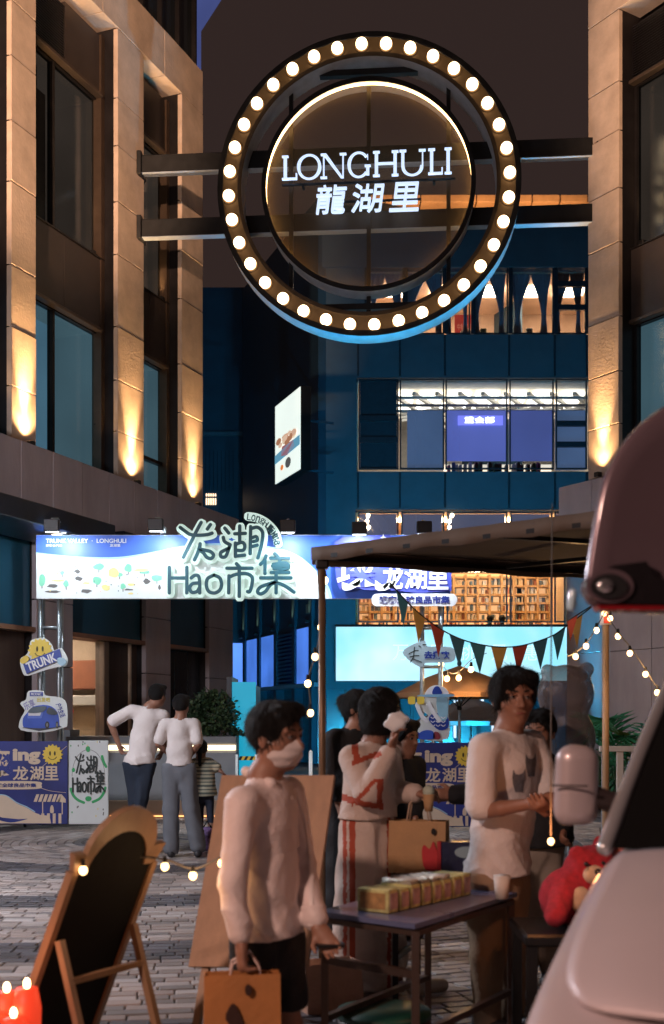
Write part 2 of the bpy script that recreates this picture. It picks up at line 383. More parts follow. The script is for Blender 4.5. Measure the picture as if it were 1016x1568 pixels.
def bay(root, x0, x1, yr=.42, lit=False, near=False, mull=True):
    zA, zB, zC, zD, zE = Z(9.65), Z(8.92), Z(6.98), Z(6.12), Z(4.34)
    # upper ventilation / spandrel
    if near:
        xm = x0+(x1-x0)*.52
        n = 22
        for i in range(n):
            z = zB+.05+(zA-zB-.1)*i/n; bm = bmesh.new(); M = Matrix.Translation((0, yr-.1, z)) @ Matrix.Rotation(rad(35),4,'X')
            add_box(bm, x0+.02, xm-.02, -.035, .035, 0, .012, M=M); link('louvre_slat', finish(bm,'louvre_slat'), DARK, root)
        box('louvre_back', x0, xm, yr, yr+.03, zB, zA, BLACK, root); box('spandrel_panel', xm, x1, yr-.12, yr+.02, zB, zA, PANEL, root, .004)
    else: box('spandrel_panel', x0, x1, yr-.12, yr+.02, zB, zA, DARK, root, .004)
    def window(z0, z1, split=True, teal=False, transom=None):
        fr = bmesh.new(); t = .05
        for b in ((x0,x0+t,z0,z1),(x1-t,x1,z0,z1)): add_box(fr, b[0],b[1],yr-.06,yr+.04,b[2],b[3])
        for b in ((x0+t,x1-t,z0,z0+t),(x0+t,x1-t,z1-t,z1)): add_box(fr, b[0],b[1],yr-.06,yr+.04,b[2],b[3])
        xm = x0+(x1-x0)*.42
        if split: add_box(fr, xm-.025, xm+.025, yr-.07, yr+.04, z0+t, z1-t)
        if transom: add_box(fr, x0+t, x1-t, yr-.065, yr+.035, transom-.03, transom+.03)
        w = link('window', finish(fr,'window'), DARK, root)
        for (a,b) in (((x0+t,xm-.025),(xm+.025,x1-t)) if split else ((x0+t,x1-t),)):
            box('pane', a, b, yr-.01, yr+.0, z0+t, z1-t, GLASSB, w)
        return w
    GLASSB = glassmat('tinted window glass', (.6,.66,.7), .05, .12)
    w1 = window(zC, zB, near)
    w2 = window(zE, zD, near, True, None if near else Z(4.85))
    for (z0,z1) in ((zC,zB),(zE,zD)):   # rooms behind, walls given a glow for the window reflections
        up = z0 == zC
        bm = bmesh.new(); add_box(bm, x0, x1, yr+2.2, yr+2.25, z0, z1); add_box(bm, x0, x1, yr+.3, yr+2.2, z0-.02, z0)
        add_box(bm, x0-.03, x0, yr+.1, yr+2.2, z0, z1); add_box(bm, x1, x1+.03, yr+.1, yr+2.2, z0, z1); add_box(bm, x0, x1, yr+.1, yr+2.2, z1, z1+.02)
        link('room', finish(bm,'room'), glow('brown glowing room', (.055,.036,.026), 1.3, .6, .5) if up else TEAL, root)
    box('curtain', x0+(x1-x0)*.45, x0+(x1-x0)*.68, yr+.35, yr+.38, zE, zD-.1, CURT, root) if near else None
    if near:
        box('curtain', x0+(x1-x0)*.30, x0+(x1-x0)*.45, yr+.3, yr+.34, zC, zB, mat('dark drape',(.05,.045,.045),.9), root)
        box('column_inside', x0+(x1-x0)*.55, x0+(x1-x0)*.8, yr+.7, yr+.9, zC, zB, mat('beige partition',(.13,.09,.065),.8), root)
    # middle spandrel with ledges
    xm = x0+(x1-x0)*.5
    box('spandrel_panel', x0, xm-.004, yr-.14, yr+.02, zD, zC-.02, PANEL, root, .004); box('spandrel_panel', xm+.004, x1-.1, yr-.14, yr+.02, zD, zC-.02, PANEL, root, .004)
    for z in (zB, zD): box('window_hood', x0, x1-.1, yr-.2, yr-.07, z-.035, z+.02, mat('hood metal',(.09,.065,.05),.4,.5), root, .006)
    box('sill', x0, x1, yr-.17, yr+.05, zC-.02, zC, DARK, root)
    box('reveal', x1-.1, x1, yr-.16, yr+.02, zE, zA, mat('reveal metal',(.16,.11,.08),.3,.75,var=.1), root)
def head_band(root, x0, x1, joints):
    xs = [x0]+joints+[x1]
    for a, b in zip(xs, xs[1:]): box('stone_panel', a+.005, b-.005, random.uniform(-.003,.003), .5, Z(9.735), Z(10.32), STONE, root, .006)
def fascia(root, x0, x1, z0, z1, y=-.17, step=.78, m=STONE2):
    x = x0
    while x < x1-.05:
        b = min(x+step, x1); box('fascia_panel', x+.006, b-.006, y+random.uniform(-.004,.004), y+.05, z0, z1, m, root, .005); x = b
    box('ledge', x0, x1, y+.05, .02, z1-.06, z1-.012, STONE2, root); box('fascia_core', x0, x1, y+.055, 0, z0+.01, z1-.07, DARK, root)

# --- left ---
aL = math.atan2(.9308,.3655)
LB = thing('stone_building', 'pale stone building with warm uplit columns and dark windows behind the market banner', 'building', (-1.78*S,16*S,0), aL)
cols = [(-.546,.05),(-2.12,-1.516),(-4.17,-3.746),(-6.2,-5.7)]
for i,(a,b) in enumerate(cols):
    stone_col(LB, a*S, b*S)
    uplight(LB, (a+b)/2*S, (135,140,165,140)[i])
bay(LB, -1.516*S, -.546*S); bay(LB, -3.746*S, -2.12*S, near=True); bay(LB, -5.7*S, -4.17*S, near=True)
for x in (-.66,-2.3,-4.33): uplight(LB, x*S, 110, 1.2, 50, y=.02)
for x in (-.66,-2.3,-4.33): uplight(LB, x*S, 70, 1.2, 50, y=.34, z=Z(7.0))
head_band(LB, -6.2*S, .05*S, [x*S for x in (-5.2,-4.0,-3.2,-2.45,-1.75,-1.0,-.3)])
box('end_wall', -6.2*S, .03*S, .5, 9, Z(4.0), Z(10.3), mat('side wall',(.09,.075,.07),.8), LB) if 0 else None
bmw = bmesh.new(); add_box(bmw, -6.2*S, 0, 3.0, 9, 0, Z(10.3)); add_box(bmw, -.02*S, .03*S, .5, 9, 0, Z(10.3)); add_box(bmw, -6.2*S, 0, .5, 3, Z(10.2), Z(10.3)); add_box(bmw, .035*S, .9*S, .6, 9, 0, 5.3)
link('wall', finish(bmw,'wall'), mat('side wall',(.09,.075,.07),.8), LB)
# dark glazed storey above
box('upper_storey', -6.2*S, -.015*S, .12, 8, Z(10.34), Z(14), DGLASS, LB)
for k in range(14):
    x = (-6.1+k*.46)*S; box('fin', x, x+.05, .03, .119, Z(10.33), Z(14), DARK, LB)
fascia(LB, -6.4*S, .92*S, Z(3.42), Z(4.34))
# ground floor (columns, transoms, shop)
gcols = [(.18,.92),(-1.516,-.894),(-3.78,-3.1),(-6.0,-5.3)]
for a,b in gcols: stone_col(LB, a*S, b*S, -.04, .3, [-.1+1e-3, 1.0, 2.05, 2.75, 3.42], None, STONE2)
BROWN = mat('brown timber door', (.06,.038,.03), .5, var=.25, scale=2, stretch=(6,6,.3))
BLUEG = mat('blue transom glass', (.03,.12,.2), .12, .2, var=.15, scale=.7)
for a,b in ((-.894,.18),(-3.1,-1.516),(-5.3,-3.78)):
    box('transom', a*S, b*S, .08, .12, Z(2.45), Z(3.42), BLUEG, LB)
    box('soffit', a*S, b*S, -.03, .4, Z(2.4), Z(2.45), mat('brown soffit',(.25,.13,.08),.5), LB)  # soffit has a plain brown base colour
    if a != -3.1: 
        n = 3
        for i in range(n):
            q0 = a+(b-a)*i/n; q1 = a+(b-a)*(i+1)/n; box('door_panel', q0*S+.01, q1*S-.01, .16, .2, .02, Z(2.4), BROWN if a<-4 else mat('dark door',(.012,.02,.03),.25), LB, .01)
# lit shop bay
a, b = -3.1*S, -1.516*S; xm = a+(b-a)*.46
box('door_panel', xm+.16, b, .14, .2, .02, Z(2.4), BROWN, LB, .01); box('door_post', xm, xm+.15, .04, .22, .02, Z(2.4), mat('post',(.2,.14,.1),.5), LB, .01)
bm = bmesh.new(); add_box(bm, a-.6, xm+.9, 2.6, 2.65, 0, 4.0); add_box(bm, a-.62, a-.58, .1, 2.6, 0, 4); add_box(bm, xm+.9, xm+.95, .1, 2.6, 0, 4); add_box(bm, a-.6, xm+.9, .1, 2.6, 3.15, 3.2)
link('shop_wall', finish(bm,'shop_wall'), mat('shop wall',(.62,.5,.38),.7), LB)
box('shop_shelf', xm+.55, xm+.88, .3, 1.6, 2.0, 2.5, mat('red brown shelf',(.35,.12,.06),.6), LB, .02)
box('shop_shelf', xm+.5, xm+.88, .3, 1.6, 1.72, 1.9, PLASTER, LB, .02); box('counter', xm+.2, xm+.8, .5, 1.2, 0, 1.1, mat('counter wood',(.5,.33,.18),.5), LB, .02)
box('ceiling_panel', a-.1, xm+.1, .9, 2.2, 3.1, 3.14, glow('shop ceiling light',(1,.76,.54),16), LB)
ball('red_lantern', (a+.55, .45, 1.62), .11, glow('red lantern',(1,.06,.03),.8), LB)
box('shop_glass', a, xm, .13, .14, 0, Z(2.4), GLASS, LB)
# canopies over the doors
CAN = mat('canopy metal', (.035,.045,.06), .35, .5)
for (x0,x1,ex) in ((-5.9*S,-3.55*S,1.0),(-3.2*S,-1.75*S,.85)):
    o = box('door_canopy', x0, x1, -.2-ex, -.175, Z(3.32), Z(3.52), CAN, LB, .01)
    box('downlight', x1-1.1, x1-.95, -1.0, -.85, Z(3.32)-.01, Z(3.32)+.01, glow('downlight',(1,.8,.6),6), o)

# --- right ---
aR = math.atan2(-.8452,.5344)
RB = thing('stone_building', 'pale stone building with one uplit column beside the palm and parked cars', 'building', (3.064*S,14.07*S,0), aR)
for i,(a,b) in enumerate([(0,.497),(2.3,2.9)]):
    stone_col(RB, a*S, b*S); uplight(RB, (a+b)/2*S, 140)
bay(RB, .497*S, 2.3*S, near=True)
uplight(RB, .64*S, 90, 1.2, 50, y=.34, z=Z(7.0))
head_band(RB, 0, 2.9*S, [x*S for x in (.3,.95,1.6,2.3)])
box('parapet', 0, 2.9*S, 0, .5, Z(10.33), Z(13), STONE, RB)
bmw = bmesh.new(); add_box(bmw, 0, 2.9*S, 3, 8, 0, Z(10.3)); add_box(bmw, 0, .04*S, .5, 8, 0, Z(10.3)); add_box(bmw, 0, 2.9*S, .5, 3, Z(10.25), Z(10.3))
link('wall', finish(bmw,'wall'), mat('side wall',(.09,.075,.07),.8), RB)
fascia(RB, -.38*S, 2.9*S, Z(3.42), Z(4.3))
for a,b in ((-.36,.3),(.3,1.0),(1.0,1.25)):
    for z0,z1 in ((0,1.3),(1.3,2.6),(2.6,Z(3.42))): box('stone_panel', a*S+.006, b*S-.006, -.01+random.uniform(-.003,.003), .1, z0+.005, z1-.005, STONE2, RB, .005)
# lit white shop on the right
wx0 = 1.27*S
box('shop_frame', wx0, wx0+.12, -.08, .12, 0, 3.0, WHITE, RB); 
for z0,z1 in ((2.55,3.0),): box('shop_lintel', wx0+.12, wx0+2.2, -.08, .12, z0, z1, WHITE, RB)
bm = bmesh.new(); add_box(bm, wx0, wx0+2.2, 1.8, 1.85, 0, 3); add_box(bm, wx0, wx0+2.2, .12, 1.8, 2.9, 2.95); add_box(bm, wx0+2.2, wx0+2.25, .12, 1.8, 0, 3)
link('shop_wall', finish(bm,'shop_wall'), PLASTER, RB)
box('ceiling_panel', wx0+.3, wx0+1.9, .5, 1.4, 2.84, 2.88, glow('white shop light',(1,.85,.72),7), RB)
for i in range(3): box('mullion', wx0+.5+i*.55, wx0+.54+i*.55, -.02, .06, 0, 2.55, mat('light frame',(.5,.5,.48),.5), RB)
for i in range(3): box('display_box', wx0+.3+i*.5, wx0+.62+i*.5, 1.2, 1.5, 0, 1.2+.2*i, mat('display',(.5,.4,.33),.6), RB, .01)
# ================= NAVY BUILDING ACROSS THE SQUARE =================
DC = 40.0
def cz(v): return HC+(V0-v)/F*DC
def cx_(u): return (u-U0)/F*DC
NB = thing('shopping_centre', 'navy clad shopping centre at the end of the alley with three lit window storeys', 'building', (0,DC,0))
XL, XR = cx_(486), cx_(960)
box('parapet', XL, XR, -.05, .4, cz(410), cz(342), NAVY, NB, .02)
box('wall', XL, XR, .0, .35, cz(578), cz(512), NAVY, NB); box('wall', XL, XR, .0, .35, cz(780), cz(722), NAVY, NB)
box('wall', XL, cx_(546), .0, .35, cz(722), cz(578), NAVY, NB); box('wall', XL, cx_(560), .0, .35, cz(512), cz(410), NAVY, NB)
box('wall', XL, cx_(544), .0, .35, cz(956), cz(780), NAVY, NB); box('wall', cx_(868), XR, .0, .35, cz(956), cz(780), NAVY, NB)
box('roof', XL, XR, .35, 14, cz(352), cz(345), NAVY2, NB); box('rear_wall', XL, XR, 14, 14.3, 0, cz(345), NAVY2, NB); box('side_wall', XR-.2, XR, .35, 14, 0, cz(345), NAVY, NB); box('side_wall', XL, XL+.2, .35, 14, 0, cz(345), NAVY, NB)
# panel joints on the cladding
for u in (548,612,681,779,849,898):
    x = cx_(u)
    for z0,z1 in ((cz(576),cz(514)),(cz(778),cz(724))): box('cladding_fin', x-.03, x+.03, -.05, -.002, z0, z1, NAVY2, NB)
# golden penthouse eave
eave = box('penthouse_wall', cx_(560), cx_(960), 2.5, 8, cz(345)+.02, cz(318), mat('dark penthouse',(.05,.045,.05),.6), NB)
for i in range(9):
    a = 560+i*44; box('eave_panel', cx_(a)+.02, cx_(a+44)-.02, 1.2, 2.45, HC+(V0-309)/F*41.2, HC+(V0-298)/F*41.2, mat('lit eave timber',(.5,.27,.13),.55), NB, .01)
for i in range(4):
    x = cx_(600+i*90); f = box('eave_light', x-.6, x+.6, .5, .56, cz(341), cz(340), BLACK, NB); l = spot('eave_beam', (x,.3,cz(338)), (x,1.2,cz(285)), 190, (1,.6,.3), 110); l.parent = f
for i in range(12): bar('roof_fin', (cx_(830+i*9),.2,cz(346)), (cx_(826+i*9),.2,cz(340)), .04,.04, STEEL, NB)
def room(z0, z1, x0, x1, depth, wallm, floor=None, ceil=None):
    bm = bmesh.new(); add_box(bm, x0, x1, depth, depth+.1, z0, z1); add_box(bm, x0-.1, x0, .36, depth, z0, z1); add_box(bm, x1, x1+.1, .36, depth, z0, z1)
    add_box(bm, x0, x1, .36, depth, z0-.1, z0); add_box(bm, x0, x1, .36, depth, z1, z1+.1)
    return link('room', finish(bm,'room'), wallm, NB)
def cwin(u0, u1, v0, v1, bars=(), pane=True):
    x0,x1,z0,z1 = cx_(u0),cx_(u1),cz(v1),cz(v0); t = .045
    bm = bmesh.new(); add_box(bm,x0,x0+t,.02,.14,z0,z1); add_box(bm,x1-t,x1,.02,.14,z0,z1); add_box(bm,x0+t,x1-t,.02,.14,z0,z0+t); add_box(bm,x0+t,x1-t,.02,.14,z1-t,z1)
    for v in bars: add_box(bm,x0+t,x1-t,.0,.15,cz(v)-.09,cz(v)+.09)
    w_ = link('window', finish(bm,'window'), NAVY2, NB)
    if pane: box('pane', x0+t, x1-t, .07,.08, z0+t, z1-t, GLASS, w_)
    return w_
# storey 4: restaurant with drapes
WARMW = mat('warm interior', (.72,.55,.43), .8, var=.25, scale=.5)
room(cz(511), cz(412), cx_(560), cx_(930), 4.5, WARMW)
for a,b,bars in ((560,618,()),(622,680,()),(684,720,()),(726,778,()),(783,848,()),(852,898,(434,470)),(902,950,())): cwin(a,b,408,511,bars)
for a in (560,620,682,723,780.5,850,900): box('mullion', cx_(a)-.05, cx_(a)+.08, -.03, .02, cz(511), cz(408), NAVY2, NB)
for i,(u,v) in enumerate([(600,425),(690,430),(760,428),(830,426),(890,425)]):
    box('ceiling_light', cx_(u)-.5, cx_(u)+.5, 1.5, 2.5, cz(413)-.04, cz(413)-.01, glow('restaurant light',(1,.66,.40),34), NB)
DRAPE = mat('grey drape', (.30,.30,.36), .9, var=.2, scale=2)
def drape(ua, ub, ut):
    """a curtain hung from ua to ub and tied back at ut"""
    bm = bmesh.new(); prev = None
    for v,k,wd in openspline([(411,0,1.0),(424,.12,.86),(440,.45,.58),(458,.82,.34),(478,1,.2),(494,1,.30),(509,1,.36)],3):
        uc = (ua+ub)/2*(1-k)+ut*k; W0 = (ub-ua)*wd; row = []
        for i in range(19):
            t = i/18-.5; row.append(bm.verts.new((cx_(uc+t*W0), .45+.06*math.sin(i*2.2), cz(v))))
        if prev:
            for a in range(18): bm.faces.new((prev[a],prev[a+1],row[a+1],row[a]))
        prev = row
    o = link('drape', finish(bm,'drape',True), DRAPE, NB); s = o.modifiers.new('th','SOLIDIFY'); s.thickness = .03
for a in ((783,817,796),(817,848,837),(727,752,733),(752,778,771),(852,877,858),(877,899,890),(685,703,690),(703,720,715),(622,652,628),(652,680,674),(562,590,568),(590,618,612)): drape(*a)
box('menu_board', cx_(700), cx_(731), .9, .95, cz(503), cz(468), glow('red poster',(.6,.05,.03),.55), NB)
text('menu_lettering', '中秋家宴', glow('menu letters',(.9,.35,.2),.6), NB, cx_(704), cx_(727), cz(492), cz(482), .88)
for i in range(26):   # table clutter on the sill
    u = random.uniform(688,895); h = random.uniform(.1,.4); box('tableware', cx_(u)-.1, cx_(u)+.12, .6, .8, cz(510), cz(510)+h, random.choice([mat('dark clutter',(.04,.05,.05),.5), WARMW, mat('leafy clutter',(.02,.05,.02),.7), PLASTER]), NB, .03)
# storey 3: clothes shop with frosted violet screens
room(cz(720), cz(581), cx_(548), cx_(930), 7.0, mat('shop interior',(.74,.68,.6),.8,var=.1))
for a,b,bars in ((612,680,()),(682,777,()),(780,848,()),(851,899,(648,680)),(901,950,())): cwin(a,b,580,718,bars)
cwin(549,610,580,718,(640,673),False); box('dark_pane', cx_(549)+.05, cx_(610)-.05, .1,.12, cz(718), cz(580), mat('dark blue glass',(.012,.04,.06),.1), NB)
for i in range(7): box('ceiling_light', cx_(620+i*45)-.42, cx_(620+i*45)+.42, 1.2, 4.2, cz(584)-.06, cz(584)-.02, glow('shop tube',(1,.86,.66),4.2), NB)
for i in range(9):   # exposed trusses
    x = cx_(600+i*36); bar('roof_truss', (x,1.0,cz(590)), (x+2.2,4.5,cz(604)), .12,.12, PLASTER, NB)
    bar('roof_truss', (x+2,1.0,cz(612)), (x-1.0,4.0,cz(598)), .09,.09, PLASTER, NB)
for v in (598,610,619): bar('roof_truss', (cx_(600),.9,cz(v)), (cx_(940),.9,cz(v)), .1,.08, PLASTER, NB)
for i in range(7): ball('track_light', (cx_(645+i*37),1.2,cz(608)), .12, glow('track lamp',(1,.9,.75),9), NB, 1)
VIO = glow('violet backlit film', (.17,.20,.60), .8, .3, .45); BLF = glow('blue backlit film', (.11,.17,.30), .7, .35, .5)
for a,b,m_,v1 in ((624,680,BLF,717),(683,777,VIO,703),(781,848,VIO if 0 else glow('indigo backlit film',(.12,.15,.42),.75,.3,.5),703),(852,899,BLF,717)):
    box('frosted_screen', cx_(a), cx_(b), .3, .33, cz(v1), cz(625), m_, NB)
    
box('glowing_sign', cx_(702), cx_(771), .2,.28, cz(648), cz(634), glow('sign halo',(.25,.25,.95),1.5), NB); text('sign_lettering', '重会部', glow('sign white',(.85,.85,1),6), NB, cx_(712), cx_(758), cz(646), cz(636), .17, .01)
box('display_glow', cx_(683), cx_(852), .95, 1.0, cz(718), cz(702), glow('glowing display panel',(1,.84,.62),1.3,.4,1.2), NB)  # glowing panel added behind the garments to brighten the strip
for i in range(36):
    u = random.uniform(684,850); col = random.choice([(.03,.03,.04),(.02,.02,.02),(.5,.5,.5),(.35,.1,.2),(.1,.3,.15),(.05,.1,.25),(.7,.68,.6),(.4,.35,.3)])
    box('hanging_garment', cx_(u)-.05, cx_(u)+.05, .5, .8, cz(717), cz(random.uniform(702,707)), mat('garment%d'%(hash(col)%97), col, .8), NB)
# storey 2: bulkhead, then book shelves
room(cz(955), cz(782), cx_(548), cx_(866), 5.0, mat('library wall',(.5,.33,.2),.8,var=.1))
for a,b in ((548,610),(614,680),(684,777),(781,846),(849,866)): 
    w_ = cwin(a,b,783,864); box('blind', cx_(a)+.05, cx_(b)-.05, .3,.33, cz(864), cz(785), glow('glowing grey blind',(.15,.13,.18),.8,.25,.4), NB); cwin(a,b,866,953)  # blinds glow by themselves to lift the dark upper strip
for u in (563,690): 
    for k in range(3): ball('globe_lamp', (cx_(u+random.uniform(-3,3)), -.1, cz(790+k*9)), .075, glow('globe',(1,.75,.5),14), NB, 1)
SHELFW = mat('shelf oak', (.5,.27,.11), .6, var=.15, scale=2)
box('bookcase_back', cx_(548), cx_(866), 2.9, 2.95, cz(953), cz(862), glow('glowing shelf panel',(1,.48,.19),1.5,.35,.6), NB)  # back panel made to glow to brighten the shelves
for k in range(7): box('shelf', cx_(548), cx_(866), 2.45, 2.9, cz(870+k*14)-.05, cz(870+k*14)+.02, SHELFW, NB)
for k in range(17): box('upright', cx_(550+k*19.5)-.04, cx_(550+k*19.5)+.04, 2.42, 2.9, cz(953), cz(866), SHELFW, NB)
bc = [mat('book%d'%i, c, .7, var=.1) for i,c in enumerate([(.55,.5,.42),(.3,.1,.05),(.08,.08,.1),(.6,.4,.2),(.12,.17,.2),(.7,.6,.5)])]
for row in range(6):
    for k in range(48):
        if random.random() < .22: continue
        u = 551+k*6.5+random.uniform(-1,1); hh = random.uniform(.14,.26); z0 = cz(884+row*14)+.021
        box('book', cx_(u), cx_(u)+random.uniform(.06,.13), 2.5, 2.75, z0, z0+hh, random.choice(bc), NB)
for i in range(8): box('ceiling_light', cx_(565+i*42)-.5, cx_(565+i*42)+.5, 1.2, 1.8, cz(786)+.0, cz(786)+.05, glow('library light',(1,.66,.32),38), NB)
for i in range(5): 
    x = cx_(580+i*66); box('shelf_strip', x-1.0, x+1.0, 1.3, 1.36, cz(868), cz(867), glow('shelf strip',(1,.7,.38),60), NB)
# LED screen band
box('screen_surround', XL, XR, -.02, .35, cz(1056), cz(956), NAVY, NB)
def ledmat():
    m = bpy.data.materials.new('led screen'); m.use_nodes = True; t = m.node_tree; b = t.nodes['Principled BSDF']
    g = t.nodes.new('ShaderNodeTexCoord'); n = t.nodes.new('ShaderNodeTexNoise'); n.inputs['Scale'].default_value = .35; n.inputs['Detail'].default_value = 3
    r = t.nodes.new('ShaderNodeValToRGB'); r.color_ramp.elements[0].position = .35; r.color_ramp.elements[1].position = .65
    r.color_ramp.elements[0].color = (.30,.78,.97,1); r.color_ramp.elements[1].color = (.72,.95,1,1)
    t.links.new(g.outputs['Object'], n.inputs['Vector']); t.links.new(n.outputs[0], r.inputs[0]); t.links.new(r.outputs[0], b.inputs['Emission Color']); b.inputs['Emission Strength'].default_value = 1.15
    b.inputs['Base Color'].default_value = (.02,.02,.02,1); return m
LED = thing('led_screen', 'wide pale cyan LED screen under the bookshelf windows', 'screen', (0,DC-.3,0))
LEDM = ledmat(); box('screen_face', cx_(514), cx_(866), -.02, .0, cz(1043), cz(961), LEDM, LED); box('cabinet', cx_(513), cx_(867), .0, .27, cz(1044), cz(960), NAVY2, LED)
for ch,u in (('万',612),('里',668),('挑',715),('元',762),('惠',812)): text('screen_lettering', ch, glow('led letters',(.62,.95,1),1.25), LED, cx_(u-12), cx_(u+12), cz(1012), cz(988), -.03)
# shopfront
box('shopfront_wall', XL, XR, .1, .3, 0, cz(1056), mat('teal shopfront glass',(.02,.13,.19),.18,var=.2,scale=.5), NB)
for i in range(14): box('mullion', cx_(495+i*34)-.06, cx_(495+i*34)+.06, -.02,.1, 0, cz(1056), NAVY2, NB)
for (a,b,v0,v1) in ((694,740,1072,1078),(694,698,1078,1130),(736,740,1066,1090),(752,756,1072,1120),(760,790,1074,1079)): box('lit_shop_frame', cx_(a), cx_(b), -.06,-.03, cz(v1), cz(v0), glow('shop white',(.75,.85,.95),1.1), NB)

# ---------- side wing (receding to the left) ----------
aW = math.atan2(.936,-.353)
WG = thing('office_wing', 'dark blue wing with lit violet window bays running back on the left', 'building', (cx_(487), DC-.1, 0), aW)
# local x runs away from camera; outward normal is local +y
def wq(u, off=0): k = (u-U0)/F; return (cx_(487)-k*(DC-.1))/(k*.936+.353)
def wz(u, v): return HC+(V0-v)/F*(DC-.1+.936*wq(u))
QE = 8.9
NAVYW = mat('wing cladding', (.02,.065,.11), .5, .1, var=.2, scale=1, bump=.05)
box('wall', 0, QE, -.4, 0, wz(487,960), wz(487,560), NAVYW, WG); box('wall', 0, QE, -.4, 0, wz(487,560), 19.25, NAVYW, WG)
box('rear_wall', .2, QE-.1, -8, -7.8, 0, 19.25, NAVYW, WG); box('roof', .1, QE, -8, -.41, 19.25-.3, 19.25-.05, NAVY2, WG); box('end_wall', QE, QE+.2, -8, 0, 0, 19.25, NAVYW, WG)
zb0, zb1 = wz(487,1045), wz(487,957)
WV = glow('violet window', (.10,.26,.85), 1.3, .7, .5); WL = mat('blue louvre', (.03,.14,.28), .4, .3)
us = [487,478,452,424,398,376]
qs = [wq(u) for u in us]
for i,(a,b) in enumerate(zip(qs, qs[1:])):
    if i in (1,3,4): box('lit_window', a+.08, b-.25, .02, .04, zb0, zb1, WV, WG); box('pane', a+.08, b-.25, .06, .07, zb0, zb1, GLASS, WG)
    elif i == 2:
        for k in range(14):
            z = zb0+(zb1-zb0)*k/14; box('louvre_slat', a+.08, b-.2, .0, .08, z, z+.06, WL, WG)
    box('pier', b-.24, b+.07, -.3, .12, 0, zb1+2.5, NAVYW, WG)
box('lower_band', 0, QE, -.05, .16, zb0-.14, zb0, mat('pale blue ledge',(.2,.3,.4),.5), WG)
box('upper_band', 0, QE, -.05, .05, zb1, zb1+.1, NAVY2, WG)
box('ground_glass', 0, QE, -.3, -.2, 0, zb0-.15, mat('wing shopfront',(.015,.08,.13),.15), WG)
for i,q in enumerate(qs[1:6]):
    f = box('wall_uplight', q-.08, q+.08, .13,.28, zb1+.12, zb1+.2, BLACK, WG); l = spot('uplight_beam', (q,.26,zb1+.22), (q,.1,zb1+1.6), 55, (1,.72,.35), 50, .9, .04); l.parent = f
box('notice', wq(476), wq(470), .01,.05, wz(474,938), wz(474,925), mat('notice paper',(.5,.3,.22),.7), WG)
FB = thing('far_block', 'unlit dark blue block closing the gap left of the blade advert', 'building', (0,50,0))
_k = 50/F
def fx(u): return (u-U0)*_k
def fz(v): return HC+(V0-v)*_k
box('wall', fx(250), fx(378), 0, 6, 0, fz(440), NAVYW, FB); box('cornice', fx(250), fx(378), -.15, 0, fz(668), fz(662), mat('blue ledge',(.06,.12,.17),.5), FB)
for k in range(5): box('lit_window', fx(315+k*3.4), fx(317+k*3.4), -.04,-.0, fz(773), fz(763), glow('tiny window',(1,.7,.45),2.2), FB); box('lit_window', fx(315+k*3.4), fx(317+k*3.4), -.04,-.0, fz(760), fz(756), glow('tiny window',(1,.7,.45),2.2), FB)
for k in range(8): box('wall_slot', fx(314+k*6), fx(315+k*6), -.03,0, fz(752), fz(690), NAVY2, FB)
box('shopfront', fx(350), fx(378), -.06, -.01, fz(1060), fz(985), WV, FB)
# blade advertisement
aS = math.atan2(.936,-.353)
k0 = (459-U0)/F; dS = 36.0
ad_ = thing('advert_lightbox', 'tall white lit advert box with a food photograph on the dark wing', 'lightbox', (k0*dS, dS, 0), math.atan2(1800,-678))
def sq(u): k = (u-U0)/F; ux,uy = -.3525,.9358; return (k0*dS-k*dS)/(k*uy-ux)
def szv(u,v): return HC+(V0-v)/F*(dS+.9358*sq(u))
qE = sq(421); z0_, z1_ = szv(459,718), szv(459,592)
box('cabinet', -.03, qE+.03, -.35, -.02, z0_-.03, z1_+.03, BLACK, ad_, .01)
box('mount_arm', qE*.8, qE*.8+.1, -1.86, -.35, z0_+.4, z0_+.46, NAVYW, ad_); box('mount_arm', qE*.8, qE*.8+.1, -1.86, -.35, z1_-.5, z1_-.44, NAVYW, ad_)
box('lit_face', 0, qE, -.02, .0, z0_, z1_, glow('advert face',(.86,.95,.88),1.0,.08,.5), ad_)
H_ = z1_-z0_
def adp(fr, name, m): # fractional polygon decals: x from right (0) to left(1)
    bm = bmesh.new(); vs = [bm.verts.new((x*qE, 0, z0_+z*H_)) for x,z in fr]; bm.faces.new(vs)
    me = finish(bm, name); o = link(name, me, m, ad_, (0,.012,0)); s = o.modifiers.new('t','SOLIDIFY'); s.thickness = .006; return o
adp([(0,.30),(0,.42),(.5,.4),(1,.36),(1,.25)], 'printed_cloth', glow('print blue',(.15,.42,.6),.7))
adp([(.2,.32),(.25,.41),(.7,.42),(.75,.31),(.5,.27)], 'printed_tray', glow('print maroon',(.4,.12,.14),.7))
for i in range(16):
    x = .5+random.uniform(-.38,.32); z = .47+random.uniform(-.07,.09); c = random.choice([(.8,.5,.35),(.5,.22,.12),(.9,.62,.45),(.25,.12,.1),(.85,.7,.5)])
    o_ = adp(ellipse(x,z,random.uniform(.06,.13),random.uniform(.025,.045),8), 'printed_food', glow('food%d'%(int(c[0]*100)),c,.75)); o_.location.y = .014+.002*i
adp(ellipse(.45,.17,.11,.065,16), 'printed_pan', glow('print grey',(.1,.1,.1),.8)); adp(ellipse(.7,.155,.06,.035,12), 'printed_orange', glow('print orange',(.9,.25,.05),.8))
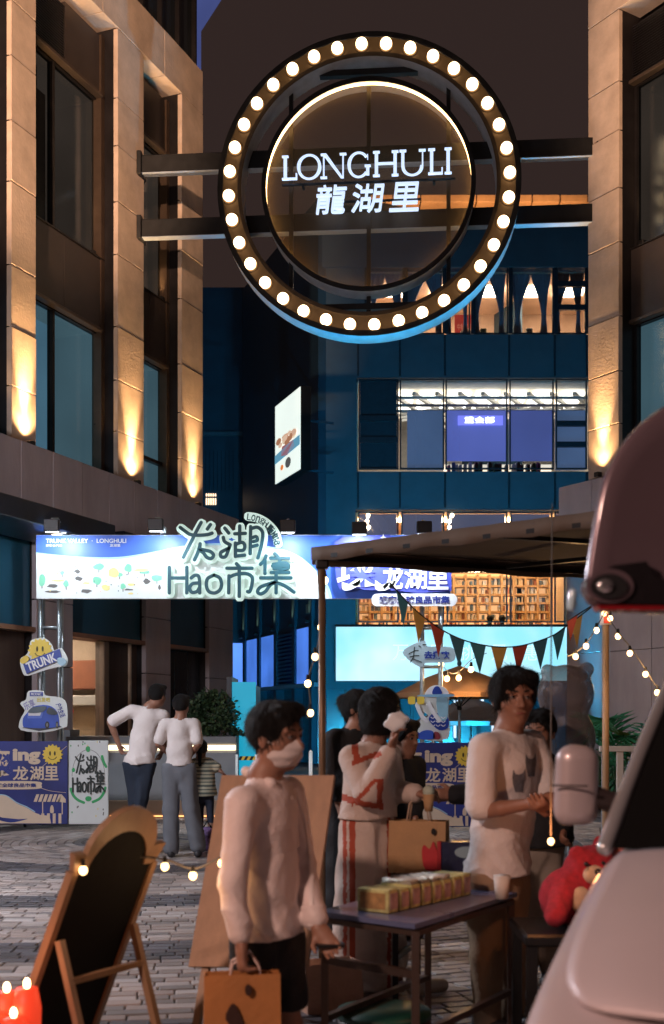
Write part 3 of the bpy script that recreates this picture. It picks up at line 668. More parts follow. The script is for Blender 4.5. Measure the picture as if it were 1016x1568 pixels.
# distant tower corner, top of frame
TW = thing('distant_tower', 'slanted blue lit tower edge seen beyond the roof at the top', 'tower', (0,70,0))
def T(u,v,d=70): return ((u-U0)/F*d, HC+(V0-v)/F*d)
bm = bmesh.new(); add_prism(bm, [T(270,700),T(270,-60),T(348,-20),T(336,0),T(307,45),T(307,700)], -.5, .2); link('tower_body', finish(bm,'tower_body'), glow('tower glass',(.09,.12,.36),.55,.3,.3), TW)

# ================= RING SIGN =================
aG = math.atan2(-.46,5.6)
RC = Vector((.439*S, 14.125*S, HC+(V0-290)/F*14.125*S))
RS = thing('ring_sign', 'large round bulb lit steel sign hung between the two stone buildings', 'sign', (RC.x, RC.y, 0), aG)
zc = RC.z; px = 14.125*S/F    # metres per photo pixel
def ringmesh(name, r0, r1, y0, y1, m, n=96, zc_=0, smooth=True):
    bm = bmesh.new(); rows = []
    for i in range(n):
        a = 2*math.pi*i/n; ca, sa = math.cos(a), math.sin(a)
        rows.append([bm.verts.new((r*ca, y, r*sa+zc+zc_)) for r,y in ((r0,y0),(r1,y0),(r1,y1),(r0,y1))])
    for i in range(n):
        a, b = rows[i], rows[(i+1)%n]
        for k in range(4): bm.faces.new((a[k],a[(k+1)%4],b[(k+1)%4],b[k]))
    me = finish(bm, name, smooth); o = link(name, me, m, RS)
    e = o.modifiers.new('es','EDGE_SPLIT'); e.split_angle = rad(40); return o
SHELL = mat('brushed sign metal', (.42,.45,.5), .45, .1, var=.15, bump=.04)
BRZ = mat('bronze sign face', (.16,.105,.055), .45, .5, var=.1, bump=.03)
R1, R0 = 230*px, 197*px
ringmesh('outer_shell', R1-.04, R1, -.2, .22, SHELL); ringmesh('outer_lip', R1-.085, R1+.005, -.225, -.2, BLACK)
ringmesh('bulb_face', R0+.0, R1-.045, -.15, -.12, BRZ); ringmesh('inner_shell', R0-.03, R0-.002, -.2, .28, SHELL); ringmesh('inner_lip', R0-.035, R0+.03, -.215, -.2, mat('lip brown',(.08,.055,.035),.4,.5))
ringmesh('back_plate', R0, R1-.045, .24, .27, SHELL)
BULB = glow('bulb glow', (1,.68,.38), 7)
bm = bmesh.new(); bmesh.ops.create_icosphere(bm, subdivisions=3, radius=8.8*px); bme = finish(bm,'bulb',True); bme.materials.append(BULB)
sm = bmesh.new(); add_tube(sm, [(0,.0,0),(0,.12,0)], [11*px,11*px], 16, False); sme = finish(sm,'bulb_socket'); sme.materials.append(BRZ)
for i in range(36):
    a = 2*math.pi*(i+.03)/36+rad(2.3); p = (math.cos(a)*213.5*px, -.2, zc+math.sin(a)*213.5*px)
    o = bpy.data.objects.new('bulb', bme); C.objects.link(o); o.parent = RS; o.location = p
    o2 = bpy.data.objects.new('bulb_socket', sme); C.objects.link(o2); o2.parent = RS; o2.location = (p[0], p[1]+.03, p[2])
# inner drum
D1 = 162*px
ringmesh('drum_shell', D1-.03, D1, -.2, .2, SHELL); ringmesh('drum_lip', D1-.07, D1+.008, -.22, -.2, BLACK)
ringmesh('led_strip', D1-.062, D1-.035, -.1, -.07, glow('warm strip',(1,.60,.24),10))
def meshmat():
    m = bpy.data.materials.new('perforated gold mesh'); m.use_nodes = True; t = m.node_tree; b = t.nodes['Principled BSDF']; out = t.nodes['Material Output']
    b.inputs['Base Color'].default_value = (.30,.20,.09,1); b.inputs['Metallic'].default_value = .15; b.inputs['Roughness'].default_value = .5
    tc = t.nodes.new('ShaderNodeTexCoord'); mp = t.nodes.new('ShaderNodeMapping'); mp.inputs['Scale'].default_value = (11,11,11); t.links.new(tc.outputs['Object'], mp.inputs[0])
    v = t.nodes.new('ShaderNodeTexVoronoi'); v.voronoi_dimensions = '2D'; v.inputs['Randomness'].default_value = 0
    sp = t.nodes.new('ShaderNodeSeparateXYZ'); cb = t.nodes.new('ShaderNodeCombineXYZ'); t.links.new(mp.outputs[0], sp.inputs[0])
    a1 = t.nodes.new('ShaderNodeMath'); a1.operation = 'ADD'; a2 = t.nodes.new('ShaderNodeMath'); a2.operation = 'SUBTRACT'
    t.links.new(sp.outputs[0], a1.inputs[0]); t.links.new(sp.outputs[2], a1.inputs[1]); t.links.new(sp.outputs[0], a2.inputs[0]); t.links.new(sp.outputs[2], a2.inputs[1])
    t.links.new(a1.outputs[0], cb.inputs[0]); t.links.new(a2.outputs[0], cb.inputs[1]); t.links.new(cb.outputs[0], v.inputs['Vector'])
    g = t.nodes.new('ShaderNodeMath'); g.operation = 'GREATER_THAN'; g.inputs[1].default_value = .52; t.links.new(v.outputs['Distance'], g.inputs[0])
    mx = t.nodes.new('ShaderNodeMixShader'); tr = t.nodes.new('ShaderNodeBsdfTransparent'); t.links.new(g.outputs[0], mx.inputs[0]); t.links.new(tr.outputs[0], mx.inputs[1]); t.links.new(b.outputs[0], mx.inputs[2]); t.links.new(mx.outputs[0], out.inputs[0])
    return m
bm = bmesh.new(); bmesh.ops.create_circle(bm, cap_ends=True, segments=96, radius=D1-.035)
for v in bm.verts: v.co = Vector((v.co.x, .0, v.co.y+zc))
link('mesh_disc', finish(bm,'mesh_disc'), meshmat(), RS)
for x,za,zb in ((0,-168,168),(-120,-190,190),(122,-190,190)): box('strut', x*px-.035, x*px+.035, .05, .12, zc+za*px, zc+zb*px, BLACK, RS)
box('strut', -.035, .035, .05,.12, zc-197*px, zc-168*px, BLACK, RS)
for z in (182,-178):
    ww = math.sqrt(197**2-z**2)*px; box('cross_rail', -ww, ww, .02, .14, zc+z*px-.05, zc+z*px+.05, BLACK, RS)
# hanging beams into both walls
for z in (8.31, 7.52):
    zz = Z(z); xa = (-2.35*S-RC.x)/math.cos(aG)-.35; xb = (3.18*S-RC.x)/math.cos(aG)+.1
    box('beam', xa, xb, .14, .29, zz-.15, zz+.15, BLACK, RS, .01)
    box('beam_underside', xa+.02, xb-.02, .135, .295, zz-.162, zz-.152, mat('pale underside',(.30,.34,.4),.5), RS)  # pale plate added so the black beam's underside shows the blue light
    for x in (xa+.32, xb-.12): box('wall_plate', x-.04, x+.04, .06, .44, zz-.2, zz+.2, BLACK, RS, .01)
# serif lettering LONGHULI
LW = glow('sign letter white', (.62,.76,1), 1.15); LBK = mat('letter return', (.03,.05,.09), .5)
def serif(ch, x, w, h, bm):
    st, th, sr = w*.17, h*.055, h*.05
    st = h*.13
    def bx(a,b,c,d): add_box(bm, x+a, x+b, -.03+random.uniform(-.001,.001), .03, c, d)
    def sf(xc, z, ww=None):
        ww = ww or st*2.1; bx(xc-ww/2, xc+ww/2, z, z+sr)
    def arc(xc,zc_,rx,rz,a0,a1,t0,t1,n=30):
        prev = None
        for i in range(n+1):
            a = a0+(a1-a0)*i/n; ca,sa = math.cos(a),math.sin(a); t = t1+(t0-t1)*abs(ca)**1.5
            pts = [(xc+ca*rx, zc_+sa*rz), (xc+ca*(rx-t), zc_+sa*(rz-t*.62))]
            row = [bm.verts.new((p[0]+x,y,p[1])) for y in (-.03,.03) for p in pts]
            if prev:
                for q in ((0,1,3,2),): pass
                bm.faces.new((prev[0],prev[1],row[1],row[0])); bm.faces.new((prev[2],prev[3],row[3],row[2])); bm.faces.new((prev[0],row[0],row[2],prev[2])); bm.faces.new((prev[1],prev[3],row[3],row[1]))
            prev = row
    if ch == 'L': bx(st*.55,st*1.55,0,h); sf(st*1.05,h-sr); bx(st*.1,w,0,th); bx(w-th,w,th,h*.24); sf(st*1.05,0)
    if ch == 'I': bx(w/2-st/2,w/2+st/2,0,h); sf(w/2,0); sf(w/2,h-sr)
    if ch == 'H':
        for c in (st,w-st): bx(c-st/2,c+st/2,0,h); sf(c,0); sf(c,h-sr)
        bx(st*1.5,w-st*1.5,h*.48,h*.48+th)
    if ch == 'N':
        for c in (st*.8,w-st*.8): bx(c-th/2,c+th/2,0,h)
        sf(st*.8,0); sf(w-st*.8,h-sr); sf(st*.5,h-sr,st*1.3)
        a = [bm.verts.new((x+q,y,z)) for y in (-.032,.028) for q,z in ((st*.5,h),(st*1.6,h),(w-st*.8,0),(w-st*1.5,0))]
        for f in ((0,1,2,3),(4,7,6,5),(0,4,5,1),(1,5,6,2),(2,6,7,3),(3,7,4,0)): bm.faces.new([a[i] for i in f])
    if ch == 'O': arc(w/2,h/2,w/2,h/2*1.03,0,2*math.pi,st,th)
    if ch == 'G':
        arc(w/2,h/2,w/2,h/2*1.03,rad(42),rad(318),st,th); bx(w-st*1.15,w-st*.2,h*.08,h*.42); sf(w-st*.7,h*.42,st*1.9); bx(w-st*.85,w-st*.6,h*.72,h*.9)
    if ch == 'U': bx(st*.5,st*1.45,h*.35,h); bx(w-st*.9,w-st*.9+th,h*.35,h); sf(st,h-sr); sf(w-st*.8,h-sr); arc(w/2+st*.05,h*.36,w/2-st*.52,h*.38,math.pi,2*math.pi,st*.95,th)
lets = [('L',433,457),('O',456,494),('N',493,531),('G',533,568),('H',572,611),('U',612,651),('L',655,678),('I',678,693)]
for i,(ch,u0,u1) in enumerate(lets):
    bm = bmesh.new(); hh = (36 + i*.35)*px; serif(ch, 0, (u1-u0-1)*px, hh, bm)
    me = finish(bm,'letter'); o = link('letter', me, LW, RS, ((u0-564)*px, -.2, zc+(290-279)*px))
    # a matching halo-lit return behind
for i,(ch,u0,u1) in enumerate((('龍',485,532),('湖',539,589),('里',596,641))):
    text('letter', ch, LW, RS, (u0-564)*px, (u1-564)*px, zc+(290-333)*px, zc+(290-290)*px, -.2, .004, .06, .12)
for z in (-1.5,): box('letter_rail', -132*px, 132*px, -.13, -.1, zc+5*px, zc+8*px, BLACK, RS); box('letter_rail', -80*px, 80*px, -.13,-.1, zc-24*px, zc-21*px, BLACK, RS)
for x in (-100,0,100): box('letter_strut', x*px-.02, x*px+.02, -.1, .05, zc+4*px, zc+9*px, BLACK, RS)
# ================= MARKET ARCH AND BANNER =================
DB = 16.3; kb = DB/F
def bx_(u): return (u-U0)*kb
def bz_(v): return HC+(V0-v)*kb
def truss(root, x, z0, z1, wd=.26, m=STEEL):
    for dx in (0, wd):
        for dy in (0, .2): tube('truss_tube', [(x+dx, dy, z0),(x+dx, dy, z1)], .024, m, root, 8)
    n = max(2, int((z1-z0)/.55))
    for i in range(n+1):
        z = z0+.03+(z1-z0-.06)*i/n; tube('truss_rung', [(x,0,z),(x+wd,0,z)], .018, m, root, 8); tube('truss_rung', [(x,.2,z),(x+wd,.2,z)], .018, m, root, 8)
ARCH = thing('market_arch', 'galvanised truss arch carrying the lit market banner', 'truss', (0, DB+.15, 0))
for u in (57, 648): truss(ARCH, bx_(u), 0, bz_(835))
for z in (bz_(826), bz_(905)): tube('truss_beam', [(bx_(57),.05,z),(bx_(690),.05,z)], .024, STEEL, ARCH, 8)
for i in range(15): tube('truss_web', [(bx_(60+i*44),.06,bz_(905)),(bx_(60+(i+1)*44),.06,bz_(826))], .014, STEEL, ARCH, 6)
PW = mat('banner white print', (.74,.80,.80), .5, var=.02, bump=.02); PB = mat('banner blue print', (.035,.13,.62), .45, var=.1, scale=1, bump=.02)
PLB = mat('banner pale blue print', (.42,.66,.82), .5, var=.05); GRN = mat('print green', (.22,.62,.42), .6); YLW = mat('print yellow', (.82,.72,.3), .6); GRY = mat('print grey', (.45,.55,.66), .6)
BAN = thing('market_banner', 'long lit market banner with blue top band, white map and green trees', 'banner', (0, DB, 0))
x0, x1 = bx_(55), bx_(508); xr = bx_(690)
box('banner_sheet', x0, xr, 0, .05, bz_(917), bz_(819), PW, BAN, .004)
top = [(x0,bz_(819.6)),(x1,bz_(819.6))]
curve = openspline([(508,914),(500,893),(480,870),(455,850),(420,838),(380,834),(330,832),(280,836),(230,846),(180,853),(130,853),(90,850),(55,846)],4)
def prisms(name, pts_uv, y0, y1, m, parent): return prism(name, [(bx_(u),bz_(v)) for u,v in pts_uv], y0, y1, m, parent)
prisms('blue_band', [(55.4,819.6),(689,819.6),(689,916.5),(508,916.5)]+curve, -.004, -.0005, PB, BAN)
prisms('pale_line', [(u,v) for u,v in curve]+[(u+(0 if v<860 else -3),v+3) for u,v in reversed(curve)], -.007, -.0045, PLB, BAN)
text('banner_lettering', 'TRUNK VALLEY  ·  LONGHULI', PW, BAN, bx_(70), bx_(193), bz_(831.5), bz_(825), -.008, .012)
text('banner_lettering', '探客谷汽车', PW, BAN, bx_(70), bx_(95), bz_(837.5), bz_(833.5), -.008, .01); text('banner_lettering', '龙湖里', PW, BAN, bx_(168), bx_(184), bz_(837.5), bz_(833), -.008, .01)
def blob(u, v, ru, rv, m, y=-.004, irregular=.18, parent=BAN, name='printed_tree'):
    pts = [(u+ru*(1+random.uniform(-irregular,irregular))*math.cos(a), v+rv*(1+random.uniform(-irregular,irregular))*math.sin(a)) for a in [2*math.pi*i/10 for i in range(10)]]
    return prisms(name, smoothpoly(pts,3), y, y+.0035, m, parent)
for (u,v,a,b) in ((64,888,5,9),(101,894,4,5),(151,868,8,5),(196,870,6,6),(148,889,6,6),(188,898,4,4),(221,876,9,3),(240,885,9,5),(95,877,3,3),(183,880,4,3)):
    blob(u,v,a,b, GRN); box('printed_trunk', bx_(u)-.006, bx_(u)+.006, -.003,-.0005, bz_(v+b+4), bz_(v+b-1), GRY, BAN)
for (u,v,a,b) in ((174,877,8,7),(162,900,7,4),(201,895,6,2),(88,889,10,1.6),(132,893,6,1.5),(215,873,12,2),(200,909,4,1.5)): blob(u,v,a,b, YLW, -.0045, .25, name='printed_block')
for (u,v,a,b) in ((80,897,9,3),(82,906,11,2),(131,905,8,3),(118,875,4,3),(120,886,5,3),(224,890,5,4),(197,903,8,1.5),(244,900,2,4)): blob(u,v,a,b, GRY, -.0042, .3, name='printed_house')
for i in range(46): blob(random.uniform(62,246), random.uniform(866,910), random.uniform(.5,1.5), random.uniform(.5,1.2), random.choice([GRY,YLW,mat('print pink',(.8,.55,.5),.6),mat('print ink',(.12,.18,.2),.6)]), -.005, .3, name='printed_detail')
# hand-lettered cut-out 龙湖 Hao 市集
TIT = thing('title_sign', 'cut out dark teal brush lettered 龙湖 Hao 市集 sign with white outline', 'sign', (0, DB-.09, 0))
def zz_(pts): return [(bx_(250+x/4.618), bz_(780+y/4.618)) for x,y in pts]
SG = [ [(128,140),(160,165),(200,190),(260,195),(320,190),(352,180)], [(275,105),(240,170),(200,250),(150,350)], [(340,120),(318,152)],
 [(268,255),(262,285),(250,320),(228,368)], [(258,290),(300,300),(340,310),(362,335),(345,358),(315,350),(290,318),(262,300)],
 [(440,145),(468,180)], [(430,210),(440,240),(478,262)], [(478,262),(465,300),(445,345),(415,345),(412,318),(440,300),(470,285)],
 [(510,185),(585,182)], [(545,130),(545,235)], [(515,250),(515,345)], [(515,260),(560,245),(580,265),(570,300),(520,300)], [(515,342),(580,335)],
 [(622,135),(618,325)], [(622,150),(670,140),(705,175),(700,250),(680,330),(672,355)], [(628,215),(660,205),(668,230),(640,240)], [(630,275),(668,265)],
 [(52,420),(52,600)], [(175,420),(175,600)], [(52,495),(175,495)],
 [(205,495),(235,475),(262,495),(265,600)], [(262,530),(215,535),(195,565),(210,595),(245,590),(262,565)],
 [(365,475),(320,500),(312,550),(330,590),(370,600),(405,580),(418,540),(405,495),(365,475)],
 [(522,395),(545,420)], [(455,427),(632,427)], [(542,430),(542,625)], [(470,480),(468,600)], [(470,490),(520,470),(590,465),(632,490),(630,545),(615,590),(600,590)],
 [(730,340),(715,375),(690,400)], [(722,370),(722,465)], [(790,325),(815,350)], [(760,357),(890,357)], [(765,457),(890,457)], [(780,400),(870,390),(880,430),(785,430)], [(825,360),(830,455)], [(775,412),(880,408)],
 [(692,495),(905,495)], [(800,460),(800,600)], [(800,520),(740,540),(690,560),(670,590),(690,607),(725,590),(760,545),(800,530),(860,550),(925,595)] ]
SG = [zz_(s) for s in SG]
WHOG = glow('glowing acrylic', (.66,.86,.78), .75, .12, 1.5)  # outline given its own glow to stay white where the floods miss it
WHO = mat('cut out white acrylic', (.80,.86,.84), .4, var=.02, bump=.02); TEALI = mat('dark teal lettering', (.01,.085,.115), .45, var=.1, bump=.03)
strokes('white_outline', SG, 66/4.618*kb, WHOG, TIT, .02, .16)
strokes('lettering', SG, 25/4.618*kb, TEALI, TIT, -.062, .25)
strokes('white_arc', [zz_([(600,55),(660,65),(720,95),(770,140),(800,190),(812,250)])], 62/4.618*kb, WHOG, TIT, .03, .16)
for i,chh in enumerate('Longhuli Market'):
    t = i/14; a = [(610,66),(640,72),(672,82),(700,96),(724,112),(744,128),(758,142),(770,158),(778,172),(786,186),(792,200),(798,216),(802,232),(806,246),(808,258)][i]
    if chh == ' ': continue
    x,z = zz_([a])[0]; text('small_lettering', chh, TEALI, TIT, x-.028, x+.028, z-.045, z+.045, -.05, .01, rot=-rad(8+t*70))
# violet cut-out title on the right half of the banner
VT = thing('title_sign', 'violet sign with white 璨龙湖里 letters and a white name pill beneath', 'sign', (0, DB-.1, 0))
VIOP = mat('violet print', (.07,.09,.50), .45, var=.12, scale=2, bump=.02); WHL = mat('white acrylic lettering', (.82,.83,.88), .4, var=.02)
prisms('violet_board', [(512,832),(525,824),(596,820),(600,826),(688,826),(690,906),(640,909),(596,905),(560,905),(548,902),(520,904),(514,890)], 0, .03, VIOP, VT)
def heavy(parent, name, ch, u0,u1,v0,v1, m, y, b=.035): return text(name, ch, m, parent, bx_(u0), bx_(u1), bz_(v1), bz_(v0), y, b, .012)
heavy(VT,'title_lettering','璨',515,578,842,900,WHL,-.01,.018); heavy(VT,'title_lettering','龙',585,616,866,904,WHL,-.01,.025); heavy(VT,'title_lettering','湖',618,652,866,904,WHL,-.01,.02); heavy(VT,'title_lettering','里',653,685,870,904,WHL,-.01,.02)
prisms('swash', openspline([(523,893),(524,904),(535,905),(548,898),(556,888)],3)+[(545,888),(534,896)], -.016,-.004, WHL, VT); prisms('swash', openspline([(574,890),(574,903),(585,906),(600,900),(606,890)],3)+[(596,892),(584,897)], -.016,-.004, WHL, VT)
for (u,v) in ((586,825),(608,869)): prisms('sparkle', [(u,v-6),(u+1.4,v-1.4),(u+5,v),(u+1.4,v+1.4),(u,v+6),(u-1.4,v+1.4),(u-5,v),(u-1.4,v-1.4)], -.008,-.001, WHL, VT)
pill = [(576+8*math.cos(a),920+9.5*math.sin(a)) for a in [math.pi/2+math.pi*i/10 for i in range(11)]]+[(690+8*math.cos(a),920+9.5*math.sin(a)) for a in [-math.pi/2+math.pi*i/10 for i in range(11)]]
prisms('name_pill', pill, -.03,-.005, WHL, VT); heavy(VT,'pill_lettering','璨客全球良品市集',580,687,914,926,mat('navy print',(.02,.04,.25),.5),-.034,.03)
# clamp floodlights along the top
LAMPC = (.82,.93,1)
for i,(u,v) in enumerate(((98,819),(250,818),(443,820),(548,823),(643,822))):
    tl = ['left end of the long banner','just left of the teal title lettering','at the upper right of the teal title','above the first violet letter','above the right end of the violet sign'][i]
    L_ = thing('floodlight', 'black clamp floodlight on the banner top, '+tl, 'floodlight', (bx_(u), DB-.72, bz_(v)), 0, 'floodlights along the banner')
    bm = bmesh.new(); M = Matrix.Rotation(rad(-35),4,'X'); add_box(bm, -.1,.1,-.05,.05,-.07,.09,.01, M=M); link('lamp_housing', finish(bm,'lamp_housing'), BLACK, L_)
    bm = bmesh.new(); M2 = M @ Matrix.Translation((0,.056,0)); add_box(bm, -.085,.085,0,.006,-.055,.075, M=M2); link('lamp_lens', finish(bm,'lamp_lens'), glow('flood lens',(.85,.95,1),9), L_)
    tube('bracket', [(0,.0,.1),(0,.35,.16),(0,.72,.06)], .014, STEEL, L_, 6); box('clamp', -.04,.04,.68,.78,.0,.1, STEEL, L_, .01)
    l = spot('flood_beam', (0,.16,-.10), (0,.62,-.62), (46,42,46,75,75)[i], LAMPC, 150, .6, .05); l.parent = L_
# blue wash floods added behind the banner to colour the steel sign and navy facade
for i,(x,y,tx,tz,pw,sz) in enumerate([(4.3,19.3,3.4,9.4,3600,24),(-1.3,19.3,.1,10,6000,44),(2.4,19.3,1.0,10,8000,44),(1.0,24.5,4,1.0,6500,110),(-1.6,25.5,-3,1.5,3000,110),(5.6,25.0,6.5,3,4200,110)]):
    wf = thing('added_wash_light', 'added blue wash light on the paving, '+['at the foot of the right stone wall','behind the title lettering','behind the violet sign','before the long screen','by the side wing','by the right end of the screen'][i], 'floodlight', (x,y,0), 0, 'added blue wash lights behind the banner')
    box('housing', -.14,.14,-.1,.1,.06,.26, BLACK, wf, .02); box('foot', -.1,.1,-.06,.06,0,.06, BLACK, wf); box('lens', -.12,.12,-.085,.085,.26,.268, glow('blue lens',(.05,.45,1),2.2), wf)
    l = spot('wash_beam', (0,0,.29), ((.0+tx-x),(19.75-y if y<20 else 40-y), tz), pw, (.02,.55,1) if y<20 else (.03,.48,.80), sz, .8, .1); l.parent = wf

# ================= CUT-OUT SIGNS ON THE TRUSS =================
DSN = DB-.02
def local(d): 
    k = d/F
    return (lambda u: (u-U0)*k), (lambda v: HC+(V0-v)*k)
def sunface(parent, u, v, r, X_, Z_, y, mY):
    pts = []
    for i in range(64):
        a = 2*math.pi*i/64; rr = r*(1.0+.11*math.cos(a*16)); pts.append((X_(u+rr*math.cos(a)), Z_(v-rr*math.sin(a))))
    prism('sun_disc', pts, y-.02, y, mY, parent); k = X_(1)-X_(0); ink = mat('sun ink', (.06,.05,.02), .6)
    for du in (-.25,.25): prism('sun_eye', ellipse(X_(u+du*r), Z_(v-.12*r), r*.09*k, r*.24*k, 12), y-.026, y-.021, ink, parent)
    strokes('sun_smile', [[(X_(u+r*.48*math.cos(a)), Z_(v+.05*r-r*.48*math.sin(a))) for a in [math.pi*(1.15+.7*i/6) for i in range(7)]]], r*.07*k, ink, parent, y-.022, .2)
SUNY = mat('sun yellow', (.85,.62,.08), .5, var=.05)
X_, Z_ = local(DSN-.05)
ts = thing('cutout_sign', 'cut out sign of a smiling yellow sun over a blue TRUNK plate', 'sign', (0, DSN-.05, 0))
prism('white_outline', [(X_(u),Z_(v)) for u,v in smoothpoly([(31,1010),(40,1003),(45,994),(47,982),(56,978),(70,978),(80,988),(83,996),(93,992),(99,999),(104,1010),(101,1020),(92,1021),(70,1026),(42,1035),(34,1028)],3)], -.02, 0, WHO, ts)
sunface(ts, 62, 996, 17, X_, Z_, -.022, SUNY)
NVB = mat('trunk blue', (.01,.05,.36), .45, var=.06)
prism('name_plate', [(X_(u),Z_(v)) for u,v in ((36,1015),(92,994),(96,1010),(42,1032))], -.06, -.045, NVB, ts)
text('lettering', 'TRUNK', WHL, ts, X_(41), X_(89), Z_(1021), Z_(1007), -.066, .03, rot=rad(20))
blob_ = lambda pts,n,m,y,pr: prism(n, [(X_(u),Z_(v)) for u,v in smoothpoly(pts,3)], y-.015, y, m, pr)
blob_([(33,1010),(42,1004),(46,1010),(40,1016),(34,1016)],'sun_hand',SUNY,-.06,ts); blob_([(90,1008),(98,1008),(103,1014),(97,1020),(90,1016)],'sun_hand',PLB,-.06,ts)
vs_ = thing('cutout_sign', 'cut out sign with a blue minivan picture and small word plates above it', 'sign', (0, DSN-.05, 0))
prism('white_outline', [(X_(u),Z_(v)) for u,v in smoothpoly([(32,1118),(31,1102),(38,1088),(31,1077),(40,1071),(44,1058),(66,1058),(70,1065),(92,1068),(102,1078),(103,1108),(98,1114),(70,1121)],3)], -.02, 0, WHO, vs_)
VB = mat('van blue print',(.03,.10,.55),.35); 
blob_([(36,1112),(36,1100),(42,1092),(52,1082),(74,1080),(88,1090),(91,1108),(88,1113),(62,1115),(42,1114)],'printed_van',VB,-.021,vs_)
blob_([(44,1090),(52,1083),(72,1082),(66,1090),(50,1092)],'printed_windscreen',mat('print dark glass',(.1,.14,.17),.3),-.037,vs_); blob_([(72,1090),(76,1083),(86,1088),(88,1094),(76,1094)],'printed_side_window',mat('print dark glass2',(.05,.07,.09),.3),-.037,vs_)
prism('printed_grille', [(X_(u),Z_(v)) for u,v in ((44,1091),(64,1091),(62,1096),(44,1096))], -.04,-.037, WHL, vs_); prism('printed_bonnet', [(X_(u),Z_(v)) for u,v in ((42,1092),(43,1100),(64,1100),(67,1090))], -.0385,-.036, mat('van light blue',(.12,.22,.72),.3), vs_)
for u in (73,88): prism('printed_wheel', ellipse(X_(u),Z_(1110),.030 if u==73 else .018,.05,14), -.042,-.036, mat('print black',(.02,.02,.02),.5), vs_); prism('printed_hub', ellipse(X_(u),Z_(1110),.014,.028,10), -.046,-.042, GRY, vs_)
prism('printed_road', [(X_(u),Z_(v)) for u,v in ((35,1114),(60,1119),(95,1113),(90,1110),(40,1112))], -.035,-.02, mat('print dark',(.05,.06,.09),.5), vs_)
prism('word_plate', [(X_(u),Z_(v)) for u,v in ((46,1060),(66,1060),(66,1066),(46,1066))], -.03,-.02, NVB, vs_); text('lettering','PICKNIC', WHL, vs_, X_(48),X_(64),Z_(1065),Z_(1061), -.033,.02)
text('lettering','出发吧', mat('print yellow2',(.7,.6,.1),.5), vs_, X_(57),X_(77),Z_(1075),Z_(1068), -.026,.03); text('lettering','乐享', mat('print lilac',(.35,.35,.6),.5), vs_, X_(36),X_(54),Z_(1085),Z_(1073), -.026,.02, rot=rad(25)); text('lettering','户外生活', NVB, vs_, X_(82),X_(104),Z_(1092),Z_(1083), -.026,.02, rot=rad(-70))

# ================= PRINTED PANELS ON THE GROUND =================
def night_panel(root, X_, Z_, u0, u1, v0, v1):
    """dark blue panel, cream lettering, wave, striped stall"""
    W = u1-u0; H = v1-v0
    def q(a,b): return (X_(u0+a*W), Z_(v0+b*H))
    m0 = bpy.data.materials.get('night print') or mat('night print', (.02,.035,.22), .45, var=.35, scale=1.2, bump=.02)
    CR = mat('cream print', (.72,.58,.44), .55, var=.04, bump=.02); DKB = mat('deep blue print', (.01,.03,.2), .5)
    box('panel_board', X_(u0), X_(u1), 0, .04, Z_(v1), Z_(v0), m0, root, .004)
    text('lettering','璨',CR,root,q(.02,0)[0],q(.31,0)[0],q(0,.42)[1],q(0,.1)[1],-.006,.018); text('lettering','ing',CR,root,q(.33,0)[0],q(.67,0)[0],q(0,.28)[1],q(0,.09)[1],-.006,.05)
    for i,(c,a,b) in enumerate((('龙',.33,.52),('湖',.54,.71),('里',.72,.89))): text('lettering',c,CR,root,q(a,0)[0],q(b,0)[0],q(0,.47)[1],q(0,.3)[1],-.006,.02)
    prism('swash', [q(a,b) for a,b in openspline([(.04,.36),(.05,.46),(.14,.45),(.25,.38)],3)+[(.2,.35),(.1,.4)]], -.008,-.001, CR, root)
    prism('name_pill', [q(a,b) for a,b in smoothpoly([(.01,.53),(.06,.485),(.62,.485),(.68,.53),(.62,.575),(.06,.575)],4)], -.005,-.0005, CR, root); text('lettering','璨客全球良品市集',DKB,root,q(.06,0)[0],q(.62,0)[0],q(0,.555)[1],q(0,.505)[1],-.01,.025)
    sunface(root, u0+.82*W, v0+.16*H, .115*W, X_, Z_, -.001, SUNY)
    prism('wave', [q(a,b) for a,b in openspline([(.0,.66),(.12,.65),(.25,.66),(.38,.75),(.5,.8),(.6,.86),(.66,.88)],4)+[(.6,.93),(.4,.94),(.2,.92),(.05,.86),(0,.84)]], -.006,-.0005, CR, root)
    prism('wave', [q(a,b) for a,b in openspline([(.0,.90),(.1,.93),(.3,.98),(.5,.94),(.62,.89),(.78,.9)],4)+[(.8,.99),(0,.99)]], -.0065,-.001, CR, root)
    strokes('wave_line', [[q(a,b) for a,b in [(.0,.655),(.12,.645),(.25,.655),(.38,.74),(.5,.79),(.6,.85)]]], .012, PLB, root, -.007,.2)
    strokes('string_line', [[q(.66,.56),(q(.8,.6)),q(.98,.62)],[q(.55,.47),q(.7,.3),q(.99,.06)]], .006, CR, root, -.002,.3)
    for i in range(6): a = .62+i*.055; prism('awning_stripe', [q(a,.64),q(a+.035,.64),q(a+.005,.73),q(a-.035,.73)], -.006,-.001, CR, root)
    prism('awning_end', [q(a,b) for a,b in ((.93,.64),(.98,.70),(.98,.74),(.88,.73))], -.006,-.001, CR, root)
    for a in (.69,.93): box('stall_post', q(a,0)[0], q(a+.012,0)[0], -.005,-.001, q(0,.88)[1], q(0,.73)[1], CR, root)
    for i in range(4): a = .68+i*.07; box('stall_stripe', q(a,0)[0], q(a+.035,0)[0], -.005,-.001, q(0,.99)[1], q(0,.87)[1], CR, root)
    prism('stall_keeper', [q(a,b) for a,b in smoothpoly([(.79,.8),(.81,.77),(.83,.8),(.83,.86),(.79,.86)],3)], -.006,-.001, CR, root)
DP = 15.6; Xp, Zp = local(DP); vb = V0+HC*F/DP
pn = thing('printed_panel', 'dark blue 璨ing龙湖里 panel with waves and stall at the left edge', 'panel', (0, DP, 0), 0, 'market panels')
